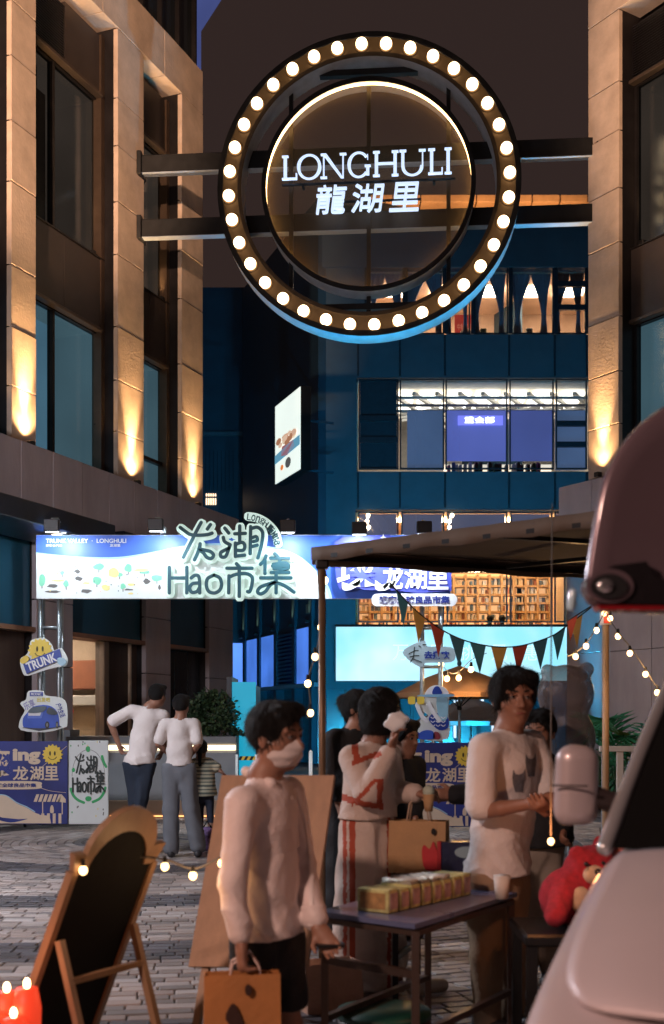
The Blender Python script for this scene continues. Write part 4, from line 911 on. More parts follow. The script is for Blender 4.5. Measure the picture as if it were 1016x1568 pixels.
night_panel(pn, Xp, Zp, -22, 103, 1135, 1262)
tube('prop', [(Xp(20),.04,Zp(1160)),(Xp(20),.6,0.0)], .02, BLACK, pn)
wp = thing('printed_panel', 'white 龙湖 Hao 市集 panel with green wreath next to the couple', 'panel', (0, DP, 0), 0, 'market panels')
box('panel_board', Xp(105), Xp(165), 0, .04, Zp(1262), Zp(1134), PW, wp, .004)
def zp(pts): return [(Xp(111+(x-38)/900*47), Zp(1158+(y-100)/560*58)) for x,y in pts]
SGP = []
for s in SG: SGP.append([(Xp(110.5+((x/kb+U0)-258)/192*50), Zp(1156+((V0-(z-HC)/kb)-805)/112*60)) for x,z in s])
strokes('lettering', SGP, .022, mat('near black ink',(.02,.035,.035),.5), wp, -.008, .15)
G2 = mat('wreath green',(.04,.42,.14),.5); 
for (u,v,a,b) in ((134.5,1147,3.5,4.5),(112,1179,2.2,3.5),(135,1223,5,4)): prism('printed_bush', smoothpoly([(Xp(u+a*math.cos(t)*random.uniform(.85,1.1)),Zp(v+b*math.sin(t))) for t in [i*.7 for i in range(9)]],3), -.006,-.0005, G2, wp)
for arc_ in [[(Xp(u),Zp(v)) for u,v in ((108,1208),(112,1218),(119,1225),(128,1229))],[(Xp(u),Zp(v)) for u,v in ((142,1228),(152,1223),(158,1215),(161,1206))],[(Xp(u),Zp(v)) for u,v in ((156,1158),(158,1166),(162,1174))]]: strokes('wreath_arc', [arc_], .035, G2, wp, -.002,.1)
strokes('wreath_line', [[(Xp(135+25*math.cos(a)),Zp(1188-40*math.sin(a))) for a in [math.pi*i/12 for i in range(13)]]], .006, GRY, wp, -.002,.2)
for i in range(16): u,v = random.uniform(108,162), random.choice([random.uniform(1136,1146),random.uniform(1234,1258)]); prism('printed_detail', ellipse(Xp(u),Zp(v),.008,.014,7), -.004,-.0005, random.choice([GRY,YLW,G2]), wp)
pn2 = thing('printed_panel', 'dark blue 璨ing龙湖里 panel behind the woman in the white robe', 'panel', (0, DP, 0), 0, 'market panels')
night_panel(pn2, Xp, Zp, 608, 735, 1137, 1266); tube('prop', [(Xp(700),.04,Zp(1160)),(Xp(700),.6,0.0)], .02, BLACK, pn2)
# arrow sign 走 去撒欢 and the binocular figure
X_, Z_ = local(DSN-.05)
ar = thing('cutout_sign', 'pale arrow sign reading 走 去撒欢 fixed to the right truss', 'sign', (0, DSN-.05, 0))
blob_([(616,999),(630,988),(650,981),(654,990),(690,991),(697,1003),(690,1014),(652,1015),(646,1022),(630,1014)],'arrow_board',mat('arrow pale blue',(.42,.55,.62),.5),0,ar)
text('lettering','去撒欢', NVB, ar, X_(649),X_(688),Z_(1009),Z_(997), -.02,.03)
strokes('brush_lettering', [[(X_(u),Z_(v)) for u,v in l] for l in ([(626,1001),(634,997),(640,996)],[(634,991),(633,1004)],[(627,1006),(636,1004),(641,1004)],[(634,1004),(628,1014)],[(632,1009),(640,1012),(645,1014)],[(641,989),(644,991)],[(647,987),(652,987)])], .012, mat('near black ink',(.02,.035,.035),.5), ar, -.018,.2)
bf = thing('cutout_sign', 'cut out figure in a striped cap looking through yellow binoculars above the panel', 'sign', (0, DSN-.12, 0))
X_, Z_ = local(DSN-.12)
blob_([(640,1130),(642,1104),(650,1100),(655,1095),(640,1085),(636,1076),(650,1070),(650,1062),(658,1052),(670,1049),(682,1054),(687,1064),(686,1090),(685,1131)],'white_outline',WHO,0,bf)
blob_([(652,1062),(658,1053),(670,1050),(682,1055),(686,1064),(668,1066)],'cap',WHL,-.016,bf); blob_([(661,1062),(664,1053),(670,1051),(674,1056),(676,1062),(668,1064)],'cap_stripe',NVB,-.033,bf)
blob_([(643,1064),(690,1063),(690,1067),(643,1067)],'cap_brim',mat('brim blue',(.25,.5,.75),.5),-.034,bf)
blob_([(668,1068),(684,1068),(684,1100),(672,1100)],'scarf',mat('scarf blue',(.3,.55,.7),.5),-.02,bf); blob_([(656,1100),(664,1092),(684,1096),(685,1114),(672,1118),(660,1108)],'patterned_shirt',NVB,-.018,bf)
for i in range(9): u,v = 662+(i%3)*8, 1098+(i//3)*6; strokes('shirt_scallop', [[(X_(u-3),Z_(v)),(X_(u),Z_(v+2)),(X_(u+3),Z_(v))]], .012, WHL, bf, -.035,.2)
for u in (630,644): prism('binocular', [(X_(a),Z_(b)) for a,b in smoothpoly([(u-5,1067),(u+4,1067),(u+5,1072),(u+4,1078),(u-5,1078),(u-6,1072)],3)], -.05,-.034, SUNY, bf)
strokes('forearm', [[(X_(638),Z_(1080)),(X_(645),Z_(1096)),(X_(652),Z_(1104))],[(X_(656),Z_(1078)),(X_(664),Z_(1092)),(X_(672),Z_(1103))]], .06, WHL, bf, -.04,.3)
blob_([(642,1122),(652,1118),(662,1120),(664,1131),(640,1131)],'blue_cup',VB,-.03,bf); blob_([(635,1131),(636,1122),(641,1122),(641,1131)],'cup_handle',NVB,-.032,bf); blob_([(663,1131),(664,1121),(671,1122),(673,1131)],'red_bag',mat('dark red print',(.25,.03,.05),.5),-.03,bf)
tube('support', [(X_(662),.02,Z_(1131)),(X_(662),.02,0)], .018, STEEL, bf)
# ================= PLANTER WALL, SHRUB, BOOTH, BARRIER =================
X_, Z_ = local(17.8)
pl = thing('planter_wall', 'low rendered planter wall with a glowing strip under its coping', 'planter', (0,17.8,0))
RENDER = mat('grey render', (.26,.27,.29), .8, var=.15, scale=1.2, bump=.12)
xa, xb = X_(100), X_(361)
box('wall_body', xa, xb, 0, 1.3, 0, Z_(1152), RENDER, pl, .006); box('coping', xa, xb, 0, 1.3, Z_(1138), Z_(1128), RENDER, pl, .006); box('recess', xa, xb, .08, 1.3, Z_(1152), Z_(1138), RENDER, pl)
box('light_strip', X_(165), xb-.01, .03,.06, Z_(1149), Z_(1141), glow('planter strip',(1,.78,.5),2.6), pl)
box('plinth', xa, xb+.02, -.12, 0, 0, Z_(1225), mat('warm plinth',(.3,.2,.14),.6,var=.2,scale=2), pl, .01); box('step_light', X_(170), X_(340), -.135,-.122, .02, .04, glow('warm step light',(1,.45,.15),2.2), pl)
box('side_wall', X_(-40), xa, .3, 1.0, 0, Z_(1118), RENDER, pl)
def leaf_mesh(name, n, rx, ry, rz, c, ls, m, parent, seed=1, zlow=None, cl=14):
    r = np.random.default_rng(seed); cen = r.normal(size=(cl,3)); cen /= np.linalg.norm(cen,axis=1)[:,None]; cen *= r.uniform(.45,.85,(cl,1))
    vv, ff = [], []
    for i in range(n):
        k = r.integers(cl); p = cen[k]+r.normal(size=3)*.2; L = np.linalg.norm(p)
        if L > 1.05: p = p/L*r.uniform(.9,1.08)
        p = np.array(c)+p*np.array([rx,ry,rz])
        if zlow is not None and p[2] < zlow: p[2] = zlow+r.uniform(0,.1)
        d = r.normal(size=3); d[2] = abs(d[2])*.6; d /= np.linalg.norm(d); s = np.cross(d, r.normal(size=3)); s /= np.linalg.norm(s); l = ls*r.uniform(.6,1.3)
        b = len(vv); vv += [tuple(p), tuple(p+d*l*.5+s*l*.28), tuple(p+d*l), tuple(p+d*l*.5-s*l*.28)]; ff.append((b,b+1,b+2,b+3))
    me = bpy.data.meshes.new(name); me.from_pydata(vv,[],ff); return link(name, me, m, parent)
LEAF = mat('dark leaf', (.035,.075,.035), .5, var=.4, scale=14, bump=0); LEAF2 = mat('mid leaf', (.06,.11,.045), .5, var=.4, scale=14, bump=0)
sh = thing('shrub', 'dark bushy shrub growing on the planter wall', 'shrub', (X_(318), 18.4, Z_(1128)))
leaf_mesh('foliage', 2600, .42,.35,.42, (0,0,.28), .075, LEAF, sh, 3, .0); leaf_mesh('foliage', 600, .40,.3,.40, (.05,-.1,.3), .07, LEAF2, sh, 4, .0)
for i in range(5): tube('stem', [(random.uniform(-.1,.1),0,0),(random.uniform(-.25,.25),random.uniform(-.1,.1),.3)], .012, mat('bark',(.06,.045,.03),.9), sh, 6)
leaf_mesh('foliage', 500, .16,.15,.1, (.42,0,.06), .06, LEAF, sh, 5, .0)
X_, Z_ = local(18.6)
bt = thing('advert_totem', 'cyan faced totem box with a dark side beside the shrub', 'totem', (X_(348),18.4,0), 0)
box('totem_body', 0, .09, 0, 1.2, 0, Z_(1037), mat('totem side',(.012,.03,.05),.4), bt)
o = box('lit_face', .08, .46, -.0, .03, 0, Z_(1045), glow('totem cyan',(.015,.38,.58),.85,.35,.8), bt); box('totem_body', .08,.46,.032,1.2,0,Z_(1050), mat('totem side',(.012,.03,.05),.4), bt)
o.rotation_euler = (0,0,0)
# barrier
X_, Z_ = local(16.9)
br = thing('barrier', 'white post barrier with black and yellow striped bar', 'barrier', (X_(362),16.9,0))
W_ = X_(392)-X_(362)
for x in (0,W_): tube('post', [(x,0,0),(x,0,Z_(1155))], .02, WHITE, br)
n = 6
for i in range(n): 
    a = .02+(W_-.04)*i/n; bm = bmesh.new(); add_prism(bm, [(a,Z_(1164)),(a+(W_-.04)/n,Z_(1164)),(a+(W_-.04)/n+.03,Z_(1158)),(a+.03,Z_(1158))], -.015,.015); link('stripe', finish(bm,'stripe'), mat('hazard yellow',(.75,.5,.05),.5) if i%2 else BLACK, br)
tube('rail', [(0,0,Z_(1195)),(W_,0,Z_(1195))], .015, BLACK, br)
for u in (392, 470): 
    b2 = thing('barrier_post', 'slim pale barrier post '+('beside the striped bar' if u<400 else 'next to the tent pole'), 'post', (X_(u)+.05,16.9,0)); tube('post', [(0,0,0),(0,0,Z_(1152))], .028, WHITE, b2); ball('cap',(0,0,Z_(1152)),.03,WHITE,b2)

# ================= PARASOL =================
du = 17.8; X_, Z_ = local(du)
um = thing('parasol', 'beige market parasol with dark ribs in front of the screen', 'parasol', (X_(703),du,0))
hb, ht, hw = Z_(1062), Z_(1019), 1.0
BEI = mat('beige canvas', (.42,.24,.12), .85, var=.08, scale=6, bump=.1)
bm = bmesh.new(); ap = bm.verts.new((0,0,ht)); nseg = 8; mid, edge, val = [], [], []
for i in range(nseg*2):
    a = 2*math.pi*i/(nseg*2)+.2; s_ = 1 if i%2==0 else .955
    mid.append(bm.verts.new((hw*.5*math.cos(a)*s_, hw*.5*math.sin(a)*s_, ht-(ht-hb)*.42))); edge.append(bm.verts.new((hw*math.cos(a)*s_, hw*math.sin(a)*s_, hb+(.0 if i%2==0 else .01)))); val.append(bm.verts.new((hw*math.cos(a)*s_, hw*math.sin(a)*s_, hb-.07)))
for i in range(nseg*2):
    j = (i+1)%(nseg*2); bm.faces.new((ap,mid[i],mid[j])); bm.faces.new((mid[i],edge[i],edge[j],mid[j])); bm.faces.new((edge[i],val[i],val[j],edge[j]))
o = link('canopy', finish(bm,'canopy'), BEI, um); sd = o.modifiers.new('s','SOLIDIFY'); sd.thickness = .006
tube('pole', [(0,0,0),(0,0,ht)], .022, STEEL, um); ball('finial', (0,0,ht+.03), .035, BLACK, um, 2, (1,1,1.4)); box('base', -.25,.25,-.25,.25,0,.08, BLACK, um, .02)
for i in range(8): a = 2*math.pi*i/8+.2; tube('rib', [(0,0,ht-.03),(hw*.97*math.cos(a),hw*.97*math.sin(a),hb-.0)], .008, BLACK, um, 6); tube('strut', [(0,0,hb-.22),(hw*.5*math.cos(a),hw*.5*math.sin(a),ht-(ht-hb)*.45-.03)], .007, BLACK, um, 6)
ball('slider', (0,0,hb-.22), .04, BLACK, um)
um2 = thing('parasol', 'grey underside parasol farther behind the beige one', 'parasol', (X_(715)+.35,20.3,0))
o = copy_obj([c for c in um.children if c.name.startswith('canopy')][0], um2, (0,0,-.42)); o.data = o.data.copy(); o.data.materials[0] = mat('grey canvas',(.33,.31,.3),.85)
tube('pole', [(0,0,0),(0,0,ht-.45)], .02, STEEL, um2)

# ================= MARKET TENT =================
TN = thing('market_tent', 'market awning with dark beige canvas roof and thin frame over the stall table', 'tent', (-.11,7.1,0))
TC = mat('tent canvas', (.12,.09,.068), .85, var=.1, scale=3, bump=.15); EZ = 2.49
tA, tD, tC, tB = Vector((0,0,EZ)), Vector((1.83*2,.72*2,EZ)), Vector((1.83*2+1.9,.72*2-1.63,EZ)), Vector((1.9,-1.63,EZ))
bm = bmesh.new(); NN = 14; rows = []
for i in range(NN+1):
    a = tA.lerp(tD,i/NN); b = tB.lerp(tC,i/NN); row = []
    for k in range(NN+1):
        p = a.lerp(b,k/NN); s_ = math.sin(math.pi*k/NN)*math.sin(math.pi*i/NN); row.append(bm.verts.new((p.x,p.y,p.z+.05*s_-.02*math.sin(i*1.3)*math.sin(math.pi*k/NN))))
    rows.append(row)
for a,b in zip(rows, rows[1:]):
    for k in range(NN): bm.faces.new((a[k],a[k+1],b[k+1],b[k]))
o = link('canopy', finish(bm,'canopy',True), TC, TN); sd = o.modifiers.new('s','SOLIDIFY'); sd.thickness = .006
def valance(a, b, dp=.085):
    bm = bmesh.new(); a = Vector(a); b = Vector(b); n = 28; prev = None; nrm = Vector((0,0,1)).cross(b-a).normalized()
    for i in range(n+1):
        p = a.lerp(b,i/n)+nrm*.008*math.sin(i*2.1); q = [bm.verts.new(p), bm.verts.new(p-Vector((0,0,dp+.008*math.sin(i*1.3))))]
        if prev: bm.faces.new((prev[0],prev[1],q[1],q[0]))
        prev = q
    o = link('valance', finish(bm,'valance',True), TC, TN); s = o.modifiers.new('s','SOLIDIFY'); s.thickness = .004
valance(tA+Vector((-.01,.015,.01)), tD+Vector((0,.015,.01)), .10); valance(tB+Vector((-.012,-.012,.01)), tA+Vector((-.012,-.012,.01)), .085); valance(tB+Vector((0,-.012,.01)), tC+Vector((0,-.012,.01)))
TP = mat('tent pole', (.22,.14,.085), .4, .4, var=.2, scale=4)
for p in (tA+Vector((.05,0,0)), tB, tC, tD):
    x,y = p.x,p.y; tube('leg', [(x,y,0),(x,y,EZ-.02)], .022, TP, TN); box('foot_plate', x-.05,x+.05,y-.05,y+.05,0,.012, BLACK, TN); box('corner_bracket', x-.04,x+.04,y-.04,y+.04,EZ-.12,EZ-.02, BLACK, TN, .01)
dz = Vector((0,0,-.05))
for a,b in ((tA,tB),(tB,tC),(tC,tD),(tD,tA),(tA.lerp(tC,.03).lerp(tB,.5),tD.lerp(tB,.03).lerp(tC,.5)),(tA.lerp(tD,.33).lerp(tB,.03),tB.lerp(tC,.33).lerp(tA,.03)),(tA.lerp(tD,.66).lerp(tB,.03),tB.lerp(tC,.66).lerp(tA,.03))): bar('frame_bar', a+dz, b+dz, .025,.025, BLACK, TN)
# wooden lamp post with a red-white label
X_, Z_ = local(9.2)
wpst = thing('wooden_pole', 'slim wooden pole with a red and white label carrying string lights by the palm', 'pole', (X_(927),9.2,0)); tube('shaft', [(0,0,0),(0,0,Z_(944))], .027, mat('pole wood',(.42,.28,.17),.55,var=.2,scale=4,stretch=(3,3,.3)), wpst, 12)
tube('label', [(0,0,Z_(957)),(0,0,Z_(936))], .046, WHITE, wpst, 14); box('label_mark', -.025,.02,-.05,-.044,Z_(955),Z_(941), mat('label red',(.6,.05,.04),.5), wpst)
# bulbs on strings
SB = glow('string bulb', (1,.60,.26), 7); CW = mat('clear cable',(.12,.11,.1),.5); bulbm = bmesh.new(); add_ball(bulbm,(0,0,-.035),.021,2,(1,1,1.15)); sbme = finish(bulbm,'bulb',True); sbme.materials.append(SB)
cpm = bmesh.new(); add_tube(cpm,[(0,0,-.014),(0,0,.02)],[.013,.009],8,False); cpme = finish(cpm,'bulb_cap'); cpme.materials.append(BLACK)
def string(label, pts, bulbs, cat='string lights', pw=0, bs=1.0):
    t_ = thing('string_lights', label, cat, tuple(pts[0]), 0, 'strings of round bulbs'); b0 = Vector(pts[0])
    sp = [Vector(p)-b0 for p in openspline([tuple(p) for p in pts],5)]; tube('cable', sp, .0045, CW, t_, 5)
    for p in bulbs:
        q = Vector(p)-b0; o = bpy.data.objects.new('bulb', sbme); C.objects.link(o); o.parent = t_; o.location = q; o2 = bpy.data.objects.new('bulb_cap', cpme); C.objects.link(o2); o2.parent = t_; o2.location = q; o.scale = (bs,)*3; o2.scale = (bs,)*3
    if pw:
        q = Vector(bulbs[len(bulbs)//2])-b0; l = point('bulb_light', q+Vector((0,-.08,-.04)), pw, (1,.55,.22), .05); l.parent = t_
D8 = 8.6
string('string lights sagging from the wooden pole down to the left, three bulbs', [P(927,935,9.1),P(912,962,D8),P(896,987,D8),P(876,1002,D8),P(868,1004,D8)], [P(913,958,D8),P(897,982,D8),P(881,998,D8),P(925,932,9.1),P(934,940,9.1)], pw=6)
string('string lights sagging from the wooden pole right towards the palm', [P(927,938,9.1),P(946,968,D8),P(964,990,D8),P(986,1022,D8),P(1006,1052,D8),P(1030,1068,D8)], [P(946,967,D8),P(964,993,D8),P(988,1025,D8),P(1006,1053,D8)], pw=5)
string('string lights hanging down beside the tent pole, five bulbs', [P(486,852,7.2),P(488,905,7.2),P(492,950,7.2),P(484,998,7.2),P(472,1040,7.2),P(476,1084,7.2),P(470,1100,7.2)], [P(491,952,7.2),P(482,997,7.2),P(471,1038,7.2),P(475,1083,7.2),P(497,880,7.2)])
string('string lights with two bulbs hanging in front of the beige parasol', [P(640,985,16.6),P(664,1000,16.6),P(684,1027,16.6),P(700,1030,16.6),P(722,1010,16.6),P(745,1000,16.6)], [P(675,1010,16.6),P(684,1032,16.6),P(702,1031,16.6),P(721,1018,16.6)], pw=30, bs=1.9)
string('string lights lying low in front of the couple, strung across the boards', [P(120,1322,4.3),P(190,1312,4.3),P(252,1316,4.3),P(296,1330,4.3),P(340,1312,4.3),P(400,1290,4.4)], [P(127,1322,4.0),P(252,1317,4.3),P(295,1331,4.3),P(339,1312,4.3)], pw=1.0, bs=.68)
# bunting
d_ = 9.6
bp_ = [P(u,v,d_+ (u-600)*.002) for u,v in openspline([(596,892),(640,938),(690,972),(740,988),(790,990),(840,976),(868,958),(905,930)],6)]
bu = thing('bunting', 'bunting of coloured pennants slung across the pale screen', 'bunting', tuple(bp_[0])); tube('cord', [p-bp_[0] for p in bp_], .006, BLACK, bu, 5)
BC = [mat('flag blue',(.05,.24,.36),.7), mat('flag ochre',(.6,.4,.12),.7), mat('flag red',(.42,.07,.05),.7), mat('flag navy',(.04,.17,.28),.7)]
cum = [0]
for a,b in zip(bp_, bp_[1:]): cum.append(cum[-1]+(b-a).length)
def at(s):
    for i in range(len(cum)-1):
        if cum[i+1] >= s: return bp_[i].lerp(bp_[i+1], (s-cum[i])/(cum[i+1]-cum[i]))
    return bp_[-1]
s = .08; i = 0
while s < cum[-1]-.2:
    a, b = at(s)-bp_[0], at(s+.15)-bp_[0]; m_ = (a+b)/2; tip = m_+Vector((random.uniform(-.02,.02), random.uniform(-.03,.03), -.25))
    bm = bmesh.new(); vs = [bm.verts.new(p) for p in (a,b,a.lerp(tip,.5)+Vector((0,-.012,0)),b.lerp(tip,.5)+Vector((0,-.012,0)),tip)]; bm.faces.new((vs[0],vs[1],vs[3],vs[2])); bm.faces.new((vs[2],vs[3],vs[4]))
    o = link('pennant', finish(bm,'pennant'), BC[i%4], bu); sd = o.modifiers.new('s','SOLIDIFY'); sd.thickness = .003; s += .2; i += 1
bu2 = thing('bunting', 'short bunting end with one red pennant beside the wooden pole', 'bunting', tuple(P(905,928,9.3))); p0 = P(905,928,9.3); tube('cord', [Vector((0,0,0)), P(870,950,9.3)-p0], .006, BLACK, bu2, 5)
bm = bmesh.new(); vs = [bm.verts.new(P(u,v,9.3)-p0) for u,v in ((868,952),(884,942),(873,982))]; bm.faces.new(vs); o = link('pennant', finish(bm,'pennant'), BC[2], bu2); sd = o.modifiers.new('s','SOLIDIFY'); sd.thickness = .003
# palm
X_, Z_ = local(11.0)
pm = thing('palm', 'potted green areca palm with arching fronds by the right building', 'palm', (X_(960),11.0,0)); PG = mat('palm green', (.02,.16,.07), .45, var=.35, scale=5, bump=0); PG2 = mat('palm young green', (.12,.22,.06), .45, var=.3, scale=5, bump=0)
tube('pot', [(0,0,0),(0,0,.02),(0,0,.45)], [.16,.2,.26], mat('pot',(.08,.08,.08),.6), pm, 20)
r2_ = np.random.default_rng(5)
for k in range(20):
    az = 2*math.pi*k/20+r2_.uniform(-.2,.2); L = r2_.uniform(.55,.95); lean = r2_.uniform(.25,.95); base = Vector((.06*math.cos(az),.06*math.sin(az),.45)); pts = []
    H0 = r2_.uniform(.45,1.0)
    for i in range(11):
        t = i/10; pts.append(base+Vector((math.cos(az)*L*t*lean, math.sin(az)*L*t*lean, H0*1.25*math.sin(t*2.0)*.85)))
    fr = tube('frond', pts, [.012-.009*i/10 for i in range(11)], PG, pm, 5)
    vv, ff = [], []
    for i in range(3, 11):
        for sub in (0,.5):
            t = min(10,i+sub); a = pts[int(min(t,9))].lerp(pts[int(min(t,9))+1], t-int(min(t,9))) if t < 10 else pts[10]; dr = (pts[min(i+1,10)]-pts[i-1]).normalized(); side = dr.cross(Vector((0,0,1))).normalized()
            for sg in (-1,1):
                ll = .34*math.sin(math.pi*min(1,(t-2)/9))+.06; d = (side*sg*.8+dr*.75+Vector((0,0,-.25))).normalized(); n_ = dr*.011
                b = len(vv); vv += [tuple(a-n_),tuple(a+n_),tuple(a+d*ll*.5+n_*1.3),tuple(a+d*ll+Vector((0,0,-.08*ll))),tuple(a+d*ll*.5-n_*1.3)]; ff.append((b,b+1,b+2,b+3,b+4))
    me = bpy.data.meshes.new('leaflets'); me.from_pydata(vv,[],ff); link('leaflets', me, PG2 if k%5==0 else PG, fr)
spp = thing('railing', 'low white railing in front of the palm', 'railing', (X_(895),10.3,0))
for i in range(7): box('slat', i*.13, i*.13+.06, 0,.03, 0, Z_(1148), PLASTER if i%3 else RENDER, spp, .004)
box('rail', -.02,.9,-.01,.04, Z_(1148), Z_(1140), PLASTER, spp, .004)
hd = thing('slim_lamp_rod', 'thin glowing rod hanging in front of the stone wall above the palm', 'light rod', (X_(966),12.5,0)); tube('rod', [(0.1,0,1.9),(0.1,0,2.95)], .008, glow('rod glow',(1,.85,.7),1.5), hd, 6); tube('stand', [(0.1,0,0),(.1,0,1.9)], .012, BLACK, hd, 6)

# ================= CHALKBOARD EASEL, PRICE BOARD =================
eb = thing('chalkboard_easel', 'arched black chalkboard on a pine easel at the lower left', 'easel', (0,0,0)); 

phi, tau = rad(59), math.atan(.448)
ax = Vector((math.cos(phi), math.sin(phi), 0)); hdir = Vector((-math.sin(phi), math.cos(phi), 0)); dn = hdir*math.sin(tau)+Vector((0,0,-math.cos(tau))); nn = Vector((math.sin(phi), -math.cos(phi), 0))*math.cos(tau)+Vector((0,0,-math.sin(tau)))*1.0
nn = ax.cross(dn).normalized(); nn = nn if nn.y < 0 else -nn
Wb = .424; base = P(116,1318,4.0)
def bl(x, z, y=0): return base+ax*x+dn*(-z)+nn*y     # z up along the board, y towards the photographer
def board_prism(name, poly, y0, y1, m):
    bm = bmesh.new(); add_prism(bm, poly, y0, y1)
    for v in bm.verts: v.co = bl(v.co.x, v.co.z, v.co.y)
    return link(name, finish(bm,name), m, eb)
Lb = base.z/math.cos(tau)-.1
board_prism('board_panel', [(.01,-Lb+.02),(Wb-.01,-Lb+.02),(Wb-.01,-.02)]+[(Wb/2+Wb*.38*math.cos(a), -.0+.11*math.sin(a)) for a in [math.pi*i/14 for i in range(15)]]+[(.01,-.02)], -.008,.004, mat('chalkboard black',(.006,.006,.006),.85,var=.3,scale=3,spec=.2))
def rim():
    o_ = [(Wb+.0,-.05),(Wb+.03,.03),(Wb*.95,.03)]+[(Wb/2+Wb*.42*math.cos(a), .02+.17*math.sin(a)) for a in [math.pi*i/14 for i in range(15)]]+[(Wb*.05,.03),(-.03,.03),(0,-.05)]
    i_ = [(.03,-.05)]+[(Wb/2+Wb*.36*math.cos(a), -.05+.15*math.sin(a)) for a in [math.pi*(14-i)/14 for i in range(15)]]+[(Wb-.03,-.05)]
    return o_+i_
board_prism('arched_crest', rim(), -.012,.012, WOOD)
for x in (0,Wb): board_prism('side_frame', [(x-.014,-Lb-.1),(x+.014,-Lb-.1),(x+.014,-.045),(x-.014,-.045)], -.014,.016, WOOD)
legs_ = []
for x in (.02,Wb-.02):
    a = bl(x,-.2716/math.cos(tau),.03); f = Vector((a.x-hdir.x*.31*a.z, a.y-hdir.y*.31*a.z, 0)); legs_.append((a,f)); bar('prop_leg', a, f, .026,.026, WOOD, eb)
bar('cross_bar', legs_[0][0].lerp(legs_[0][1],.2), legs_[1][0].lerp(legs_[1][1],.2), .026,.02, WOOD, eb)
pbd = thing('signboard', 'plain tan signboard on an easel behind the man in the mask', 'signboard', (0,0,0))
q = [P(339,1187,5.3),P(511,1187,5.1),P(470,1480,4.75),P(288,1480,4.95)]
bm = bmesh.new(); nb = (q[1]-q[0]).cross(q[3]-q[0]).normalized(); nb = nb if nb.y < 0 else -nb
A = [bm.verts.new(p) for p in q]; B = [bm.verts.new(p-nb*.018) for p in q]; bm.faces.new(A); bm.faces.new(B[::-1])
for i in range(4): j=(i+1)%4; bm.faces.new((A[i],B[i],B[j],A[j]))
link('board', finish(bm,'board'), mat('tan board',(.40,.25,.16),.6,var=.14,scale=4,stretch=(5,5,.25),bump=.1), pbd)
for t in (.12,.85): a = q[0].lerp(q[1],t)-nb*.04; b_ = q[3].lerp(q[2],t)-nb*.04; dd = (b_-a); f = a+dd*(a.z/-dd.z); bar('leg', a, f, .03,.03, WOOD, pbd)
a = q[0].lerp(q[1],.5)-nb*.06; bar('rear_leg', a, Vector((a.x,a.y+.55,0)), .03,.03, WOOD, pbd)

# ================= TABLES AND GOODS =================
TT = mat('table laminate', (.11,.13,.24), .28, var=.1, scale=3, coat=.3); TB = mat('table steel edge', (.13,.09,.075), .35, .7)
N_, Lc, Rc = Vector((.315,4.47,0)), Vector((-.061,4.78,0)), Vector((.315+.52,4.47+.83,0)); FRc = Lc+Rc-N_
def table(label, pts, h, mtop, edge, legs=True):
    c = sum(pts, Vector())/4; t_ = thing('table', label, 'table', tuple(c)); 
    bm = bmesh.new(); A = [bm.verts.new(p-c+Vector((0,0,h-.02))) for p in pts]; B = [bm.verts.new(p-c+Vector((0,0,h))) for p in pts]; bm.faces.new(A[::-1]); bm.faces.new(B)
    for i in range(4): j=(i+1)%4; bm.faces.new((A[i],A[j],B[j],B[i]))
    link('table_top', finish(bm,'table_top'), mtop, t_)
    ins = [(p-c)*.93 for p in pts]
    for i in range(4):
        j=(i+1)%4; bar('apron', ins[i]+Vector((0,0,h-.04)), ins[j]+Vector((0,0,h-.04)), .035,.02, edge, t_)
        bar('leg', ins[i]+Vector((0,0,h-.03)), ins[i], .03,.03, edge, t_)
        if i in (1,3) : bar('stretcher', ins[i]+Vector((0,0,.24)), ins[j]+Vector((0,0,.24)), .03,.025, edge, t_)
        if i == 0: bar('stretcher', ins[i]+Vector((0,0,h-.2)), ins[j]+Vector((0,0,h-.2)), .03,.03, edge, t_)
    return t_
T1 = table('violet topped metal table in the foreground holding the row of snack boxes', [Lc,N_,Rc,FRc], .68, TT, TB)
PK = mat('snack box print', (.50,.48,.2), .5, var=.45, scale=22, bump=.1); PKS = mat('snack box side print', (.42,.28,.26), .5, var=.4, scale=30); FOIL = mat('foil wrap', (.85,.82,.72), .25, .5, var=.2, scale=20, bump=.8)
dirR = (Rc-N_).normalized(); dirL = (Lc-N_).normalized()
for i in range(8):
    cpos = Vector((.185,4.77,0)).lerp(Vector((.535,5.24,0)), i/7); r_a = math.atan2(dirR.y,dirR.x)+random.uniform(-.04,.04)
    lb = ['nearest','second','third','fourth','fifth','sixth','seventh','last'][i]
    b_ = thing('snack_box', f'yellow green snack box, {lb} in the row along the table', 'box', (cpos.x,cpos.y,.681), r_a, 'snack boxes lined up on the table')
    h_ = .092+random.uniform(-.004,.006)
    box('carton', -.038,.038,-.075,.075,0,h_, PK, b_, .004); box('side_label', -.028,.028,-.079,-.076,.015,h_-.015, PKS, b_)
    box('end_label', -.040,-.0385,-.06,.06,.015,h_-.015, PK if i else mat('kraft end',(.38,.22,.08),.6,var=.4,scale=25), b_)
    if 2 <= i <= 5: 
        bm = bmesh.new(); add_box(bm,-.035,.035,-.07,.07,h_+.001,h_+.010,.003); bmesh.ops.subdivide_edges(bm,edges=bm.edges[:],cuts=3,use_grid_fill=True)
        for v in bm.verts: 
            if v.co.z > h_+.004: v.co.z += random.uniform(-.004,.014)
        link('foil_top', finish(bm,'foil_top',True), FOIL, b_)
T2 = table('dark back table carrying the kraft bag and navy gift box', [Vector((.30,6.0,0)),Vector((.82,5.85,0)),Vector((.98,6.35,0)),Vector((.46,6.5,0))], .66, mat('dark table top',(.03,.03,.045),.35), BLACK)
